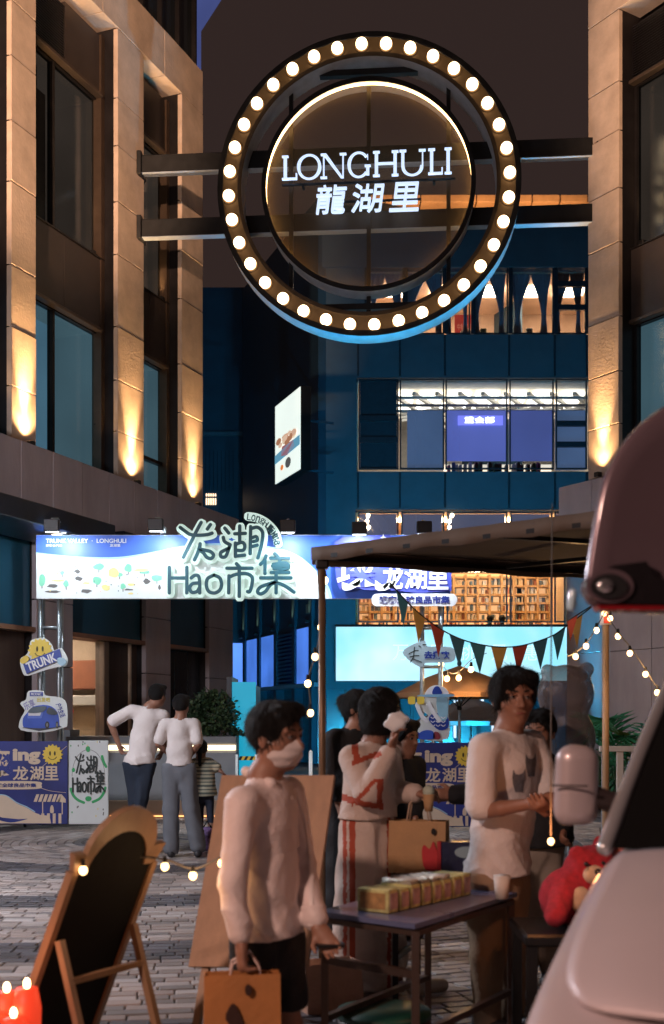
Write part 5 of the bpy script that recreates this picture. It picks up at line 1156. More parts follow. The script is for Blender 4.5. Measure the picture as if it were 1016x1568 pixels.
def paper_bag(name, label, loc, w, d, h, rz, m, tilt=0, handle=True, tw=1.0):
    t_ = thing(name, label, 'bag', loc, rz); bm = bmesh.new(); rows = []
    for z,k,dd in ((0,1,1),(h*.33,1.01,1.03),(h*.66,1.0,.9),(h,1.0*tw,.72)):
        rows.append([bm.verts.new((sx*w/2*k+(0 if sy else 0), sy*d/2*dd, z)) for sx,sy in ((-1,-1),(0,-1.04),(1,-1),(.97,0),(1,1),(0,1.04),(-1,1),(-.97,0))])
    for a,b in zip(rows, rows[1:]):
        for i in range(8): j=(i+1)%8; bm.faces.new((a[i],a[j],b[j],b[i]))
    bm.faces.new(rows[0][::-1]); o = link('bag_body', finish(bm,'bag_body'), m, t_); s = o.modifiers.new('s','SOLIDIFY'); s.thickness = .003
    if handle:
        for sy in (-1,1): tube('handle', [(-w*.2,sy*d*.3,h-.02),(-w*.15,sy*d*.2,h+.09),(0,sy*d*.08,h+.13),(w*.15,sy*d*.2,h+.09),(w*.2,sy*d*.3,h-.02)], .005, mat('cord handle',(.5,.36,.26),.8), t_, 6)
    return t_
kb_ = paper_bag('paper_bag', 'kraft bag with a red leaf print standing on the dark back table', (.46,6.2,.66), .30,.16,.27,-.25,KRAFT, handle=True)
prism('printed_mark', smoothpoly([(.05,.02),(.03,.1),(.04,.15),(.07,.13),(.09,.17),(.11,.12),(.14,.1),(.12,.03)],3), -.092,-.086, mat('red leaf print',(.5,.02,.03),.5), kb_); prism('printed_dot', ellipse(.09,.22,.012,.018,10), -.087,-.082, BLACK, kb_)
gb = thing('gift_box', 'navy gift box with a red side and grey oval mark on the back table', 'box', (.70,6.08,.66), -.2); box('carton', -.13,.14,-.06,.08,0,.17, mat('navy box',(.012,.015,.06),.35,coat=.3), gb,.004); box('red_side', -.15,-.131,-.062,.08,0,.172, mat('box red',(.4,.02,.03),.4), gb); prism('oval_mark', ellipse(.0,.12,.06,.03,18), -.064,-.0605, GRY, gb)
wb_ = thing('cup', 'small pale paper cup at the right end of the snack boxes', 'cup', (.74,5.12,.68)); tube('cup_body', [(0,0,0),(0,0,.1)], [.028,.038], PLASTER, wb_, 16)
bn = thing('bin', 'dark green topped round bin under the violet table', 'bin', (.22,5.0,0)); tube('bin_body', [(0,0,0),(0,0,.20)], [.17,.2], mat('bin plastic',(.05,.03,.025),.5), bn, 20); tube('bin_lid', [(0,0,.20),(0,0,.225)], [.205,.2], mat('bin lid green',(.01,.07,.05),.4), bn, 20)
pk2 = paper_bag('paper_bag', 'crumpled peach paper bag on the paving beneath the table', (-.02,5.95,0), .30,.2,.24,.4, mat('peach paper',(.55,.32,.22),.7,bump=.3), handle=False)
shn = thing('sneaker', 'pale sneaker standing on the paving beneath the table', 'sneaker', (.52,6.25,0), .5)
V_ = sdf_obj('shoe_body', [cone((-.1,0,.05),(.08,0,.04),.045,.035,.03),cone((-.1,0,.09),(-.06,0,.06),.04,.04,.03)], .01, mat('pale shoe',(.55,.5,.45),.6), shn, cuts=[lambda X,Y,Z:-Z])

# ================= PINK PLUSH, CANDLES, BALLOON =================
PLP = mat('pink plush', (.62,.035,.07), .95, var=.25, scale=30, bump=1.2); PLC = mat('cream plush', (.75,.6,.42), .95, var=.15, scale=30, bump=1.0, sheen=.5)
ps = thing('display_stand', 'low dark stand holding the pink plush toy beside the car bonnet', 'stand', (1.02,4.9,0)); box('stand_top', -.25,.3,-.22,.22,.55,.6, BLACK, ps,.01)
for x in (-.22,.27):
    for y in (-.19,.19): box('leg', x-.02,x+.02,y-.02,y+.02,0,.55, BLACK, ps)
pt = thing('plush_toy', 'pink plush bear lying on the stand by the car bonnet', 'plush toy', (.97,4.9,.60), .5)
prs = [ell((0.02,0,.12),(.13,.11,.12)), ell((.12,-.02,.23),(.12,.10,.10)), ell((.04,-.03,.30),(.035,.03,.035)), ell((.20,.0,.33),(.04,.03,.04)), cone((-.06,-.06,.14),(-.15,-.12,.07),.05,.045), cone((.08,-.08,.10),(.02,-.17,.06),.055,.05), cone((.14,0,.12),(.24,-.08,.1),.05,.045)]
sdf_obj('plush_body', prs, .012, PLP, pt, noise=lambda X,Y,Z: .003*np.sin(90*X)*np.sin(83*Y)*np.sin(87*Z)); ball('muzzle', (.07,-.10,.22), .05, PLC, pt, 3, (1,.7,.8)); ball('belly_patch', (0,-.1,.12), .05, PLC, pt, 3, (1,.5,1.1)); ball('nose',(.06,-.137,.235),.014,BLACK,pt,2); ball('eye',(.03,-.10,.265),.01,BLACK,pt,2); ball('eye',(.11,-.11,.265),.01,BLACK,pt,2)
p2 = thing('plush_toy', 'smaller red plush ball with a cream patch behind the pink bear', 'plush toy', (1.22,5.1,.60)); sdf_obj('plush_body', [ell((0,0,.14),(.13,.12,.14)),ell((.1,0,.28),(.1,.09,.09)),ell((.16,0,.36),(.04,.03,.04))], .014, mat('red plush',(.7,.05,.06),.9,bump=1,scale=30,sheen=.5), p2); ball('cream_patch',(-.03,-.1,.2),.05,PLC,p2,3)
l = point('stall_bulb_light', (.86,4.55,1.02), 3.2, (1,.35,.12), .03); bs = thing('string_lights', 'single warm bulb hanging over the pink plush bear', 'string lights', (.86,4.62,1.0), 0, 'strings of round bulbs')
o = bpy.data.objects.new('bulb', sbme); C.objects.link(o); o.parent = bs; o.scale = (.6,)*3; tube('cable', [(0,0,0),(.02,.1,.7),(.1,.5,1.4)], .003, CW, bs, 5); l.parent = bs; l.location = (0,-.06,0)
cd = thing('candle_cluster', 'red glass candle lantern glowing at the lower left edge', 'candles', tuple(P(20,1568,3.9)-Vector((0,0,.05)))); 
RG = glow('red candle glass', (.95,.06,.02), .75, .4, 9); 
for (x,y,h) in ((-.10,0,.13),(-.03,.03,.15),(.045,.0,.17),(-.05,-.06,.10),(.02,-.07,.09)):
    c_ = tube('candle_glass', [(x,y,0),(x,y,h*.6),(x,y,h)], [.045,.048,.036], RG, cd, 16); ball('flame', (x,y,h+.014), .011, glow('flame',(1,.62,.3),16), c_, 2, (1,1,1.7))
box('tray', -.2,.12,-.14,.12,-.03,0, WOOD, cd, .006); 
for x,y in ((-.17,-.1),(.1,-.1),(-.17,.1),(.1,.1)): box('tray_leg', x-.015,x+.015,y-.015,y+.015,-cd.location.z,-.03, WOOD, cd)
l = point('candle_light', (0,-.02,.24), .8, (1,.25,.08), .05); l.parent = cd
bb = thing('bear_balloon', 'smoky translucent bear shaped balloon standing behind the car mirror', 'balloon', (P(872,1105,6.9).x,6.9,0))
X_, Z_ = local(6.9); xo = bb.location.x
def bxx(u): return X_(u)-xo
prs = [ell((bxx(866),0,Z_(1062)),(.165,.12,.17),k=.03), ell((bxx(838),0,Z_(1027)),(.04,.03,.04),k=.03), ell((bxx(898),0,Z_(1025)),(.045,.03,.045),k=.03), ell((bxx(872),0,Z_(1130)),(.15,.12,.18),k=.04), cone((bxx(842),0,Z_(1085)),(bxx(836),-.04,Z_(1060)),.05,.045,.03), cone((bxx(852),0,Z_(1170)),(bxx(846),-.05,Z_(1200)),.06,.05,.03), cone((bxx(892),0,Z_(1170)),(bxx(898),-.05,Z_(1200)),.06,.05,.03)]
BL = mat('smoky vinyl', (.22,.20,.20), .28, var=.3, scale=6, bump=.3, coat=.2, spec=.6); BL.node_tree.nodes['Principled BSDF'].inputs['Base Color'].default_value = (.16,.15,.15,1)
_t = BL.node_tree; _o = _t.nodes['Material Output']; _m = _t.nodes.new('ShaderNodeMixShader'); _lw = _t.nodes.new('ShaderNodeLayerWeight'); _lw.inputs[0].default_value = .35; _mr = _t.nodes.new('ShaderNodeMapRange'); _mr.inputs[3].default_value = .42; _mr.inputs[4].default_value = 1.0
_tr = _t.nodes.new('ShaderNodeBsdfTransparent'); _tr.inputs[0].default_value = (.75,.74,.74,1); _t.links.new(_lw.outputs['Facing'], _mr.inputs[0]); _t.links.new(_mr.outputs[0], _m.inputs[0]); _t.links.new(_tr.outputs[0], _m.inputs[1]); _t.links.new(_t.nodes['Principled BSDF'].outputs[0], _m.inputs[2]); _t.links.new(_m.outputs[0], _o.inputs[0])
sdf_obj('balloon_body', prs, .014, BL, bb); tube('stand_pole', [(0,0,0),(0,0,Z_(1170))], .015, STEEL, bb); tube('stand_base', [(0,0,0),(0,0,.02)], [.15,.15], BLACK, bb, 20)
# ================= PEOPLE =================
SKIN = mat('skin', (.29,.145,.095), .5, var=.08, scale=12, bump=.05); LIP = mat('lip', (.30,.10,.08), .45, var=.05, bump=0)
HAIRM = mat('black hair', (.006,.0055,.0055), .6, var=.3, scale=20, bump=.5, stretch=(14,14,.8), spec=.25); EYEW = mat('eye white', (.22,.19,.18), .3, var=0, bump=0); EYED = mat('eye dark', (.012,.01,.01), .2, var=0, bump=0)
BROW = mat('eyebrow', (.02,.015,.013), .8, var=0, bump=.2)
def head_prims(c, yaw, s=1.0):
    f = np.array((math.sin(yaw), -math.cos(yaw), 0)); r = np.array((math.cos(yaw), math.sin(yaw), 0)); u = np.array((0,0,1.)); c = np.array(c, float)
    q = lambda x,y,z: c + s*(r*x+f*y+u*z)
    P_ = [ell(q(0,0,.025), np.array((.076,.092,.098))*s, yaw, k=.015), ell(q(0,.028,-.045), np.array((.058,.060,.068))*s, yaw, k=.03), ell(q(0,.058,-.094), np.array((.024,.020,.018))*s, yaw, k=.03),
      ell(q(.042,.05,-.025), np.array((.024,.022,.024))*s, yaw, k=.02), ell(q(-.042,.05,-.025), np.array((.024,.022,.024))*s, yaw, k=.02),
      ell(q(.031,.090,.006), np.array((.017,.010,.010))*s, yaw, k=.010, op='-'), ell(q(-.031,.090,.006), np.array((.017,.010,.010))*s, yaw, k=.010, op='-'),
      cone(q(0,.086,.012), q(0,.106,-.028), .006*s, .0125*s, .010), ell(q(.010,.096,-.032), np.array((.008,.009,.007))*s, yaw, k=.006), ell(q(-.010,.096,-.032), np.array((.008,.009,.007))*s, yaw, k=.006),
      cone(q(.018,.082,-.058), q(-.018,.082,-.058), .008*s, .008*s, .008), cone(q(.014,.080,-.068), q(-.014,.080,-.068), .008*s, .008*s, .006), cone(q(.05,.075,.026), q(-.05,.075,.026), .010*s, .010*s, .012),
      ell(q(.077,-.005,-.008), np.array((.010,.018,.030))*s, yaw, k=.006), ell(q(-.077,-.005,-.008), np.array((.010,.018,.030))*s, yaw, k=.006)]
    return P_, q
def hand_prims(w, d, n, curl=.6, s=1.0, side=1):
    """w wrist, d direction of the hand, n palm normal; five fingers of unequal length with two bends"""
    w = np.array(w,float); d = np.array(d,float); d /= np.linalg.norm(d); n = np.array(n,float); n -= d*n.dot(d); n /= np.linalg.norm(n); sd = np.cross(d,n)*side
    out = [cone(w, w+d*.03*s, .024*s, .030*s, .015, n, 1.5), cone(w+d*.025*s, w+d*.075*s, .036*s, .038*s, .012, n, 1.9)]
    for i,(o,L) in enumerate(((-.030,.064),(-.010,.074),(.010,.070),(.029,.055))):
        b = w+d*.078*s+sd*o*s; a1 = curl*.7; a2 = curl*1.7
        m_ = b+(d*math.cos(a1)+n*math.sin(a1))*L*.48*s; e = m_+(d*math.cos(a2)+n*math.sin(a2))*L*.5*s
        out += [cone(b, m_, .0098*s, .0088*s, .004), cone(m_, e, .0086*s, .0072*s, .003)]
    b = w+d*.025*s-sd*.03*s; m_ = b+(d*.6-sd*.6+n*.35)*.042*s; e = m_+(d*.9-sd*.1+n*.45)*.032*s
    out += [cone(b, m_, .014*s, .011*s, .008), cone(m_, e, .0105*s, .008*s, .004)]
    return out
def person(label, u, d, J, yaw, hyaw, top, bottom, H=1.0, vox=.008, hair='short', shoes=None, sleeve=.5, hem=None, face=True, group=None, topfn=None, loose=1.0, wide=1.0, legend=.98, handa=None, handb=None, foldk=1.0, strands=True, skirt=False, shorts=None, mask=False, hs=1.0, cut_low=None):
    Xb, Yb = (u-U0)/F*d, d
    root = thing('person', label, 'person', (Xb, Yb, 0), 0, group); base = np.array((Xb, Yb, 0))
    j = {}
    for k, v in J.items():
        dy = v[2] if len(v) > 2 else 0; p = np.array(P(v[0], v[1], d)); p[1] += dy; j[k] = p-base
    f = np.array((math.sin(yaw), -math.cos(yaw), 0)); r = np.array((math.cos(yaw), math.sin(yaw), 0)); up = np.array((0,0,1.))
    hp, q = head_prims(j['head'], hyaw, hs)
    hipc = (j['hipA']+j['hipB'])/2; ch = (j['shA']+j['shB'])/2-up*.10*H; wa = hipc*.45+ch*.55
    skin = list(hp)+[cone(j['head']-up*.06, j['neck'], .052*hs, .056*hs, .03), cone(j['neck'], ch, .06*H,.09*H,.04)]
    core = [cone(j['shA']*.85+j['shB']*.15, j['shB']*.85+j['shA']*.15, .058*H,.058*H,.05), cone(ch, wa, .135*H,.115*H,.05,f,1.35), cone(wa, hipc, .115*H,.13*H,.05,f,1.3)]
    skin += [(*c_[:3], c_[3]*.88, c_[4]*.88, *c_[5:]) for c_ in core]
    for a in 'AB':
        skin += [cone(j['sh'+a], j['el'+a], .045*H,.036*H,.02), cone(j['el'+a], j['el'+a]*.6+j['wr'+a]*.4, .036*H,.035*H,.01), cone(j['el'+a]*.6+j['wr'+a]*.4, j['wr'+a], .035*H,.024*H,.01)]
        skin += [cone(j['hip'+a], j['kn'+a], .075*H,.050*H,.03), cone(j['kn'+a], j['kn'+a]*.65+j['an'+a]*.35, .048*H,.052*H,.015), cone(j['kn'+a]*.65+j['an'+a]*.35, j['an'+a], .052*H,.034*H,.02), cone(j['an'+a]-up*.02, j['an'+a]-up*.05+f*.12, .035*H,.03*H,.02)]
    for a, hd_ in (('A',handa),('B',handb)):
        if hd_ is None:
            dr = j['wr'+a]-j['el'+a]; skin += hand_prims(j['wr'+a], dr, -r if a=='A' else r, .7, H)
        else: skin += hand_prims(j['wr'+a], *hd_)
    zmin = lambda X,Y,Z: -(Z-.0)
    if face or vox > .009: pass
    sdf_obj('body', skin, vox*.82, SKIN, root, cuts=[zmin])
    # garment on the torso
    L = loose
    g = [cone(j['shA']*.9+j['shB']*.1, j['shB']*.9+j['shA']*.1, .070*H,.070*H,.04), cone(ch, wa, .148*H*L,.140*H*L,.05,f,1.3), cone(wa, hipc, .140*H*L,.155*H*L,.05,f,1.28), cone(hipc, hipc-up*.20*H, .158*H*L,.172*H*L,.04,f,1.22), cone(j['neck']-up*.03, ch, .075*H,.10*H,.04)]
    for a in 'AB':
        if sleeve > 0:
            e1 = j['sh'+a]+(j['el'+a]-j['sh'+a])*min(1, sleeve*2); g.append(cone(j['sh'+a], e1, .066*H*(.6+.4*L), (.070 if sleeve<=.5 else .056)*H*L, .025))
            if sleeve > .5:
                e2 = j['el'+a]+(j['wr'+a]-j['el'+a])*min(1,(sleeve-.5)*2); g.append(cone(e1, e2, .056*H*L, .044*H*L, .02))
    hz = j['hipA'][2]-.05 if hem is None else HC+(V0-hem)/F*d
    arms = [(j['el'+a], j['wr'+a]) for a in 'AB']
    ph = random.uniform(0,6)
    def fold(X,Y,Z): return foldk*fold_(X,Y,Z)
    def fold_(X,Y,Z):
        w1 = np.sin(26*X+19*Y+7*np.sin(5.5*Z+ph)+ph); w2 = np.sin(15*Z+11*X-6*Y+3*np.sin(9*X)+ph); w3 = np.sin(44*X-31*Y+22*Z+4*np.sin(8*Z))
        lo = np.clip((j['shA'][2]-Z)/.5, .25, 1)
        rg = (1-np.abs(np.sin(10*X+8*Y+9*Z+2.2*np.sin(6*Z+5*X+ph))))**5; rh = (1-np.abs(np.sin(7*X-6*Y-15*Z+2.5*np.sin(7*X+ph))))**5; return (-.006*w1*w1*w1 + .006*w2*np.abs(w2) + .0025*w3 - .012*rg - .010*rh - .005*(1-np.abs(np.sin(17*X-13*Y+24*Z+3*np.sin(9*X+4*Z))))**4)*lo*H
    sub = [cone(j['head']-up*.02, j['neck']-up*.01, .066*H,.068*H,.006, op='-')]
    cuts = [lambda X,Y,Z: (hz+.006*np.sin(18*X+9*Y)-Z)]
    if sleeve <= .5:
        pass
    sdf_obj('shirt' if not skirt or topfn is None else 'robe', g+sub, vox, top, root, cuts=cuts, noise=fold, matfn=(lambda ce: topfn(ce, j)) if topfn else None)
    # legs
    b = [cone(hipc+up*.06, hipc-up*.04, .125*H,.135*H,.05,f,1.25)]
    if skirt:
        an = (j['anA']+j['anB'])/2; b += [cone(hipc, an+up*.05, .15*H,.20*H*wide,.05,f,1.15)]
        for a in 'AB': b += [cone(j['hip'+a], j['an'+a]+up*.04, .10*H, .125*H*wide, .05)]
    else:
        for a in 'AB':
            ke = j['kn'+a]; ae = j['an'+a]+up*(.01)
            if shorts: ke = j['hip'+a]+(j['kn'+a]-j['hip'+a])*1.0
            b += [cone(j['hip'+a], ke, .095*H*(.7+.3*wide), .070*H*wide, .03)]
            if not shorts: b += [cone(ke, ae, .070*H*wide, .058*H*wide*(1 if wide<1.3 else 1.15), .02)]
    lowz = (HC+(V0-shorts)/F*d) if shorts else .035
    def fold2(X,Y,Z): return -.012*H*(1-np.abs(np.sin(9*X+7*Y+6*Z+1.5*np.sin(5*Z))))**5 + (.005*np.sin(30*Z+14*X+4*np.sin(12*Y)) + .006*np.sin(38*X+30*Y+3*np.sin(3*Z)) )*H*(.6 if not skirt else 1.2)
    sdf_obj('skirt' if skirt else 'trousers', b, vox*1.15, bottom, root, cuts=[lambda X,Y,Z: lowz-Z, lambda X,Y,Z: Z-(hz+.025)], noise=fold2, matfn=(lambda ce: topfn(ce, j, True)) if topfn else None)
    # shoes
    sm_ = shoes or mat('dark shoe', (.03,.03,.035), .5)
    for a in 'AB':
        if cut_low: break
        t0 = j['an'+a].copy(); t0[2] = .04; sdf_obj('shoe', [cone(t0-f*.05, t0+f*.14, .042*H,.036*H,.02), cone(t0-f*.02+up*.03, t0+f*.02, .04*H,.04*H,.02)], max(.009,vox), sm_, root, cuts=[zmin])
    # hair
    nz = lambda X,Y,Z: .0016*hs*np.sin(150*X+12*np.sin(20*Z))*np.sin(120*Y+20*Z) + .0008*np.sin(260*X+210*Y+40*Z)
    if hair == 'short':
        h_ = [ell(q(0,-.012,.038), np.array((.090,.104,.100))*hs, hyaw, k=.01), ell(q(.035,.045,.098), np.array((.055,.05,.034))*hs, hyaw,k=.02), ell(q(-.03,.05,.094), np.array((.05,.045,.032))*hs, hyaw,k=.02), ell(q(0,.075,-.035), np.array((.072,.075,.088))*hs, hyaw, k=.008, op='-'), ell(q(0,.03,-.09), np.array((.09,.10,.06))*hs, hyaw, k=.01, op='-')]
    elif hair == 'long':   # swept fringe, covers the ears
        h_ = [ell(q(0,-.012,.035), np.array((.096,.108,.105))*hs, hyaw, k=.01), ell(q(.03,.06,.085), np.array((.06,.045,.035))*hs, hyaw,k=.02), cone(q(-.06,.05,.07), q(-.075,.02,-.03), .026*hs,.014*hs,.02), cone(q(.06,.05,.07), q(.078,.01,-.02), .026*hs,.014*hs,.02), ell(q(.012,.085,-.035), np.array((.060,.065,.092))*hs, hyaw, k=.008, op='-')]
    elif hair == 'bob':
        h_ = [ell(q(0,-.01,.03), np.array((.104,.115,.112))*hs, hyaw, k=.02), ell(q(0,-.02,-.05), np.array((.100,.10,.085))*hs, hyaw,k=.03), ell(q(0,.10,-.035), np.array((.052,.07,.11))*hs, hyaw, k=.01, op='-'), ell(q(0,0,-.155), np.array((.13,.13,.035))*hs, hyaw, k=.01, op='-')]
    elif hair == 'bun':
        h_ = [ell(q(0,-.014,.03), np.array((.090,.104,.10))*hs, hyaw, k=.01), ell(q(0,-.11,.05), np.array((.045,.045,.045))*hs, hyaw,k=.015), cone(q(0,-.09,.0), q(0,-.08,-.06), .04*hs,.02*hs,.03), ell(q(0,.08,-.03), np.array((.068,.075,.09))*hs, hyaw, k=.008, op='-')]
    elif hair == 'ponytail':
        h_ = [ell(q(0,-.014,.03), np.array((.090,.104,.10))*hs, hyaw, k=.01), cone(q(0,-.11,.03), q(0,-.11,-.20), .035*hs,.02*hs,.03), ell(q(0,.08,-.03), np.array((.068,.075,.09))*hs, hyaw, k=.008, op='-')]
    sdf_obj('hair', h_, max(.005, vox*.75), HAIRM, root, noise=nz)
    if face and vox < .0125 and strands:
        ho = [c for c in root.children if c.name.startswith('hair')][0]; me_ = ho.data; nv = len(me_.vertices); cc = np.empty(nv*3); me_.vertices.foreach_get('co', cc); cc = cc.reshape(-1,3); nn_ = np.empty(nv*3); me_.vertices.foreach_get('normal', nn_); nn_ = nn_.reshape(-1,3)
        fw = np.array((math.sin(hyaw),-math.cos(hyaw),0)); top_ = q(0,-.03,.14); R_ = np.random.default_rng(nv); vv, ff = [], []
        for i_ in R_.integers(0, nv, 1500):
            p0, n0 = cc[i_], nn_[i_]; fl = (p0-top_); fl = fl-n0*fl.dot(n0); fl /= (np.linalg.norm(fl)+1e-6); fl = fl+R_.normal(size=3)*.22; Ls = R_.uniform(.018,.042)*hs; sd = np.cross(fl,n0); sd /= (np.linalg.norm(sd)+1e-6); w_ = .0011*hs; b = len(vv)
            for t_, wk in ((0,1),(.5,.9),(1,.15)): c_ = p0+n0*(.0005+.006*t_+.006*t_*R_.random())+fl*Ls*t_; vv += [tuple(c_-sd*w_*wk), tuple(c_+sd*w_*wk)]
            ff += [(b,b+1,b+3,b+2),(b+2,b+3,b+5,b+4)]
        ms_ = bpy.data.meshes.new('hair_strands'); ms_.from_pydata(vv,[],ff); hs_ = link('hair_strands', ms_, HAIRM, ho); hs_['kind'] = 'stuff'
    if face:
        for x in (-.031,.031):
            e = ball('eye', (0,0,0), .0125*hs, EYEW, root, 2); e.location = q(x,.0765,.007); p_ = ball('pupil', (0,0,0), .0065*hs, EYED, e, 2); p_.location = tuple(f*0+np.array((math.sin(hyaw),-math.cos(hyaw),0))*.0085*hs)
            tube('eyebrow', [q(x*.45,.091,.027), q(x*1.05,.088,.031), q(x*1.6,.072,.025)], [.0035*hs,.0042*hs,.002*hs], BROW, root, 6, True)
            tube('eyelid', [q(x*.5,.086,.0125), q(x*1.0,.0895,.0145), q(x*1.5,.079,.011)], [.0035*hs]*3, SKIN, root, 6, True)
        if not mask: tube('lips', [q(-.021,.0855,-.062), q(-.008,.0925,-.060), q(.008,.0925,-.060), q(.021,.0855,-.062)], [.002*hs,.0042*hs,.0042*hs,.002*hs], LIP, root, 6, True)
    if mask:
        mm = [ell(q(0,.030,-.050), np.array((.066,.076,.064))*hs, hyaw, k=.02), cone(q(0,.09,-.012), q(0,.100,-.035), .012*hs,.014*hs,.02), ell(q(0,-.055,-.03), np.array((.10,.062,.12))*hs, hyaw, k=.004, op='-')]
        MK = mat('white face mask', (.60,.52,.50), .8, bump=.2); sdf_obj('face_mask', mm, .005, MK, root, noise=lambda X,Y,Z: .0018*np.sin(170*Z))
        for sx in (-1,1): tube('ear_loop', [q(sx*.06,.05,-.03), q(sx*.082,.0,-.005), q(sx*.08,-.02,-.02)], .002, MK, root, 5)
    return root, j, q
COT = mat('white cotton', (.74,.69,.67), .85, var=.05, scale=5, bump=.25, sheen=.1); COT2 = mat('off white cotton', (.58,.50,.47), .8, var=.05, scale=6, bump=.2)
# 1 man in the white shirt with mask, walking right
LMt = mat('thin white shirt', (.76,.64,.61), .6, var=.06, scale=6, bump=.2)
r1,j1,q1 = person('man in a white shirt and face mask carrying an orange paper bag past the signboard', 420, 4.4,
  dict(head=(421,1130), neck=(404,1190,.02), shA=(374,1228,-.15), shB=(440,1218,.15), elA=(364,1334,-.20), wrA=(376,1425,-.22), elB=(462,1330,.14), wrB=(487,1418,-.04), hipA=(388,1440,-.05), hipB=(428,1440,.07), knA=(392,1545,-.06), knB=(438,1540,.07), anA=(376,1668,-.06), anB=(455,1668,.08)),
  rad(58), rad(62), LMt, mat('black shorts',(.008,.008,.01),.8,bump=.3), H=.93, vox=.0072, hair='short', sleeve=.93, hem=1432, loose=.98, wide=1.2, shorts=1550, mask=True, hs=1.04,
  handa=((.03,-.02,-1),(1,.25,.1),.95,.98,1), handb=((.55,-.35,-.75),(-.2,-.9,.3),.5,.95,-1))
ob = paper_bag('paper_bag', 'orange brown paper bag held by the masked man', (P(370,1500,4.2).x,4.2,P(0,1605,4.2).z), .27,.1,.27,.12,mat('orange kraft',(.42,.17,.05),.75,bump=.15),handle=False)
zt = P(0,1500,4.2).z-ob.location.z; xh = P(382,1462,4.2).x-ob.location.x
for dy in (-.03,.04): tube('handle', [(-.05,dy,zt-.02),(-.035,dy,zt+.06),(xh,dy*.3-.0,P(0,1458,4.2).z-ob.location.z),(.06,dy,zt+.05),(.07,dy,zt-.02)], .005, mat('white twisted cord',(.55,.4,.36),.7), ob, 6)
prism('printed_mark', smoothpoly([(-.06,.12),(-.04,.17),(-.02,.16),(.01,.08),(-.01,.07)],3), -.062,-.053, mat('dark bag print',(.04,.015,.01),.6), ob); prism('printed_dot', ellipse(.02,.22,.012,.02,10), -.062,-.05, mat('dark bag print',(.04,.015,.01),.6), ob)
ph_ = thing('phone', 'dark phone held low in the masked man\'s far hand', 'phone', tuple(P(503,1447,4.33))); bm = bmesh.new(); add_box(bm,-.045,.06,-.035,.035,-.006,.006,.004,M=Matrix.Rotation(rad(18),4,'Y')); link('phone_body', finish(bm,'phone_body'), BLACK, ph_)
cl = sdf_obj('collar', [cone(j1['neck']+np.array((-.07,.02,.02)), j1['neck']+np.array((.03,-.075,-.02)), .020,.017,.01), cone(j1['neck']+np.array((.03,-.075,-.02)), j1['neck']+np.array((.085,-.035,-.085)), .018,.014,.01), cone(j1['neck']+np.array((-.05,.06,.015)), j1['neck']+np.array((.07,.03,-.02)), .018,.016,.01), cone(j1['neck']+np.array((.07,.03,-.02)), j1['neck']+np.array((.10,-.02,-.085)), .016,.013,.01)], .005, LMt, r1)
# 2 man in the white cat T-shirt
KH = mat('khaki trousers', (.32,.22,.14), .85, var=.06, scale=5, bump=.3)
r2,j2,q2 = person('man in a white T-shirt with two grey cat prints standing beside the table and car', 765, 5.5,
  dict(head=(785,1070), neck=(777,1124), shA=(733,1145,-.14), shB=(822,1140,.13), elA=(727,1238,-.20), wrA=(795,1222,-.36), elB=(842,1222,.02), wrB=(818,1228,-.31), hipA=(740,1345,-.05), hipB=(783,1345,.07), knA=(742,1456,-.06), knB=(783,1452,.06), anA=(745,1562,-.02), anB=(786,1556,.08)),
  rad(33), rad(12), COT, KH, H=1.0, vox=.0076, hair='long', sleeve=.44, hem=1340, loose=1.04, wide=1.15, hs=1.14, foldk=.7,
  handa=((1,.05,.12),(-.2,.9,-.1),.6,1,1), handb=((-.35,-.6,.1),(.3,.8,.2),.7,1,-1))
CATM = mat('cat print grey', (.15,.15,.17), .85, var=.4, scale=40)
def project_print(name, pts_uv, root, d, objs, m):
    """printed patch draped on the shirt by ray casting from the front of the wearer"""
    return
shirt2 = [c for c in r2.children if c.name.startswith('shirt')][0]
dg = bpy.context.evaluated_depsgraph_get(); dg.update()
def drape_print(name, uv, m, shirt, root, dd):
    from mathutils.bvhtree import BVHTree
    b = root.location; bv = BVHTree.FromPolygons([v.co.copy() for v in shirt.data.vertices], [tuple(p.vertices) for p in shirt.data.polygons])
    pts2 = [(P(u,v,dd).x-b.x, P(u,v,dd).z) for u,v in uv]; tri = geometry.tessellate_polygon([[Vector((x,z,0)) for x,z in pts2]])
    bm = bmesh.new(); vs = [bm.verts.new((x,-1.2,z)) for x,z in pts2]
    for t in tri: 
        try: bm.faces.new([vs[i] for i in t])
        except ValueError: pass
    bmesh.ops.subdivide_edges(bm, edges=bm.edges[:], cuts=2, use_grid_fill=True); n = Vector((.35,-.9,0)).normalized()
    dirv = Vector((-.0,1,0))
    for v in bm.verts:
        h = bv.ray_cast(v.co, dirv); v.co = (h[0]+(h[1]*.003 if h[1].y<0 else -h[1]*.003)) if h[0] is not None else Vector((v.co.x, -.1, v.co.z))
    return link(name, finish(bm,name,True), m, root)
for cu_,cv_,s_ in ((814,1170,1.2),(793,1193,1.2)):
    cat = [(-8,-13),(-5,-7),(0,-6),(5,-8),(8,-14),(8,-2),(6,6),(5,16),(-5,16),(-8,6),(-9,-2)]
    drape_print('cat_print', [(cu_+a*s_, cv_+b*s_) for a,b in cat], CATM, shirt2, r2, 5.4)
lmshirt = [c for c in r1.children if c.name.startswith('shirt')][0]
drape_print('placket', [(446,1212),(452,1212),(470,1262),(478,1330),(478,1425),(471,1425),(471,1330),(463,1264)], mat('placket cloth',(.82,.72,.69),.6), lmshirt, r1, 4.25)
drape_print('chest_pocket', [(425,1275),(452,1270),(456,1305),(430,1312)], mat('pocket cloth',(.70,.57,.54),.65), lmshirt, r1, 4.25)
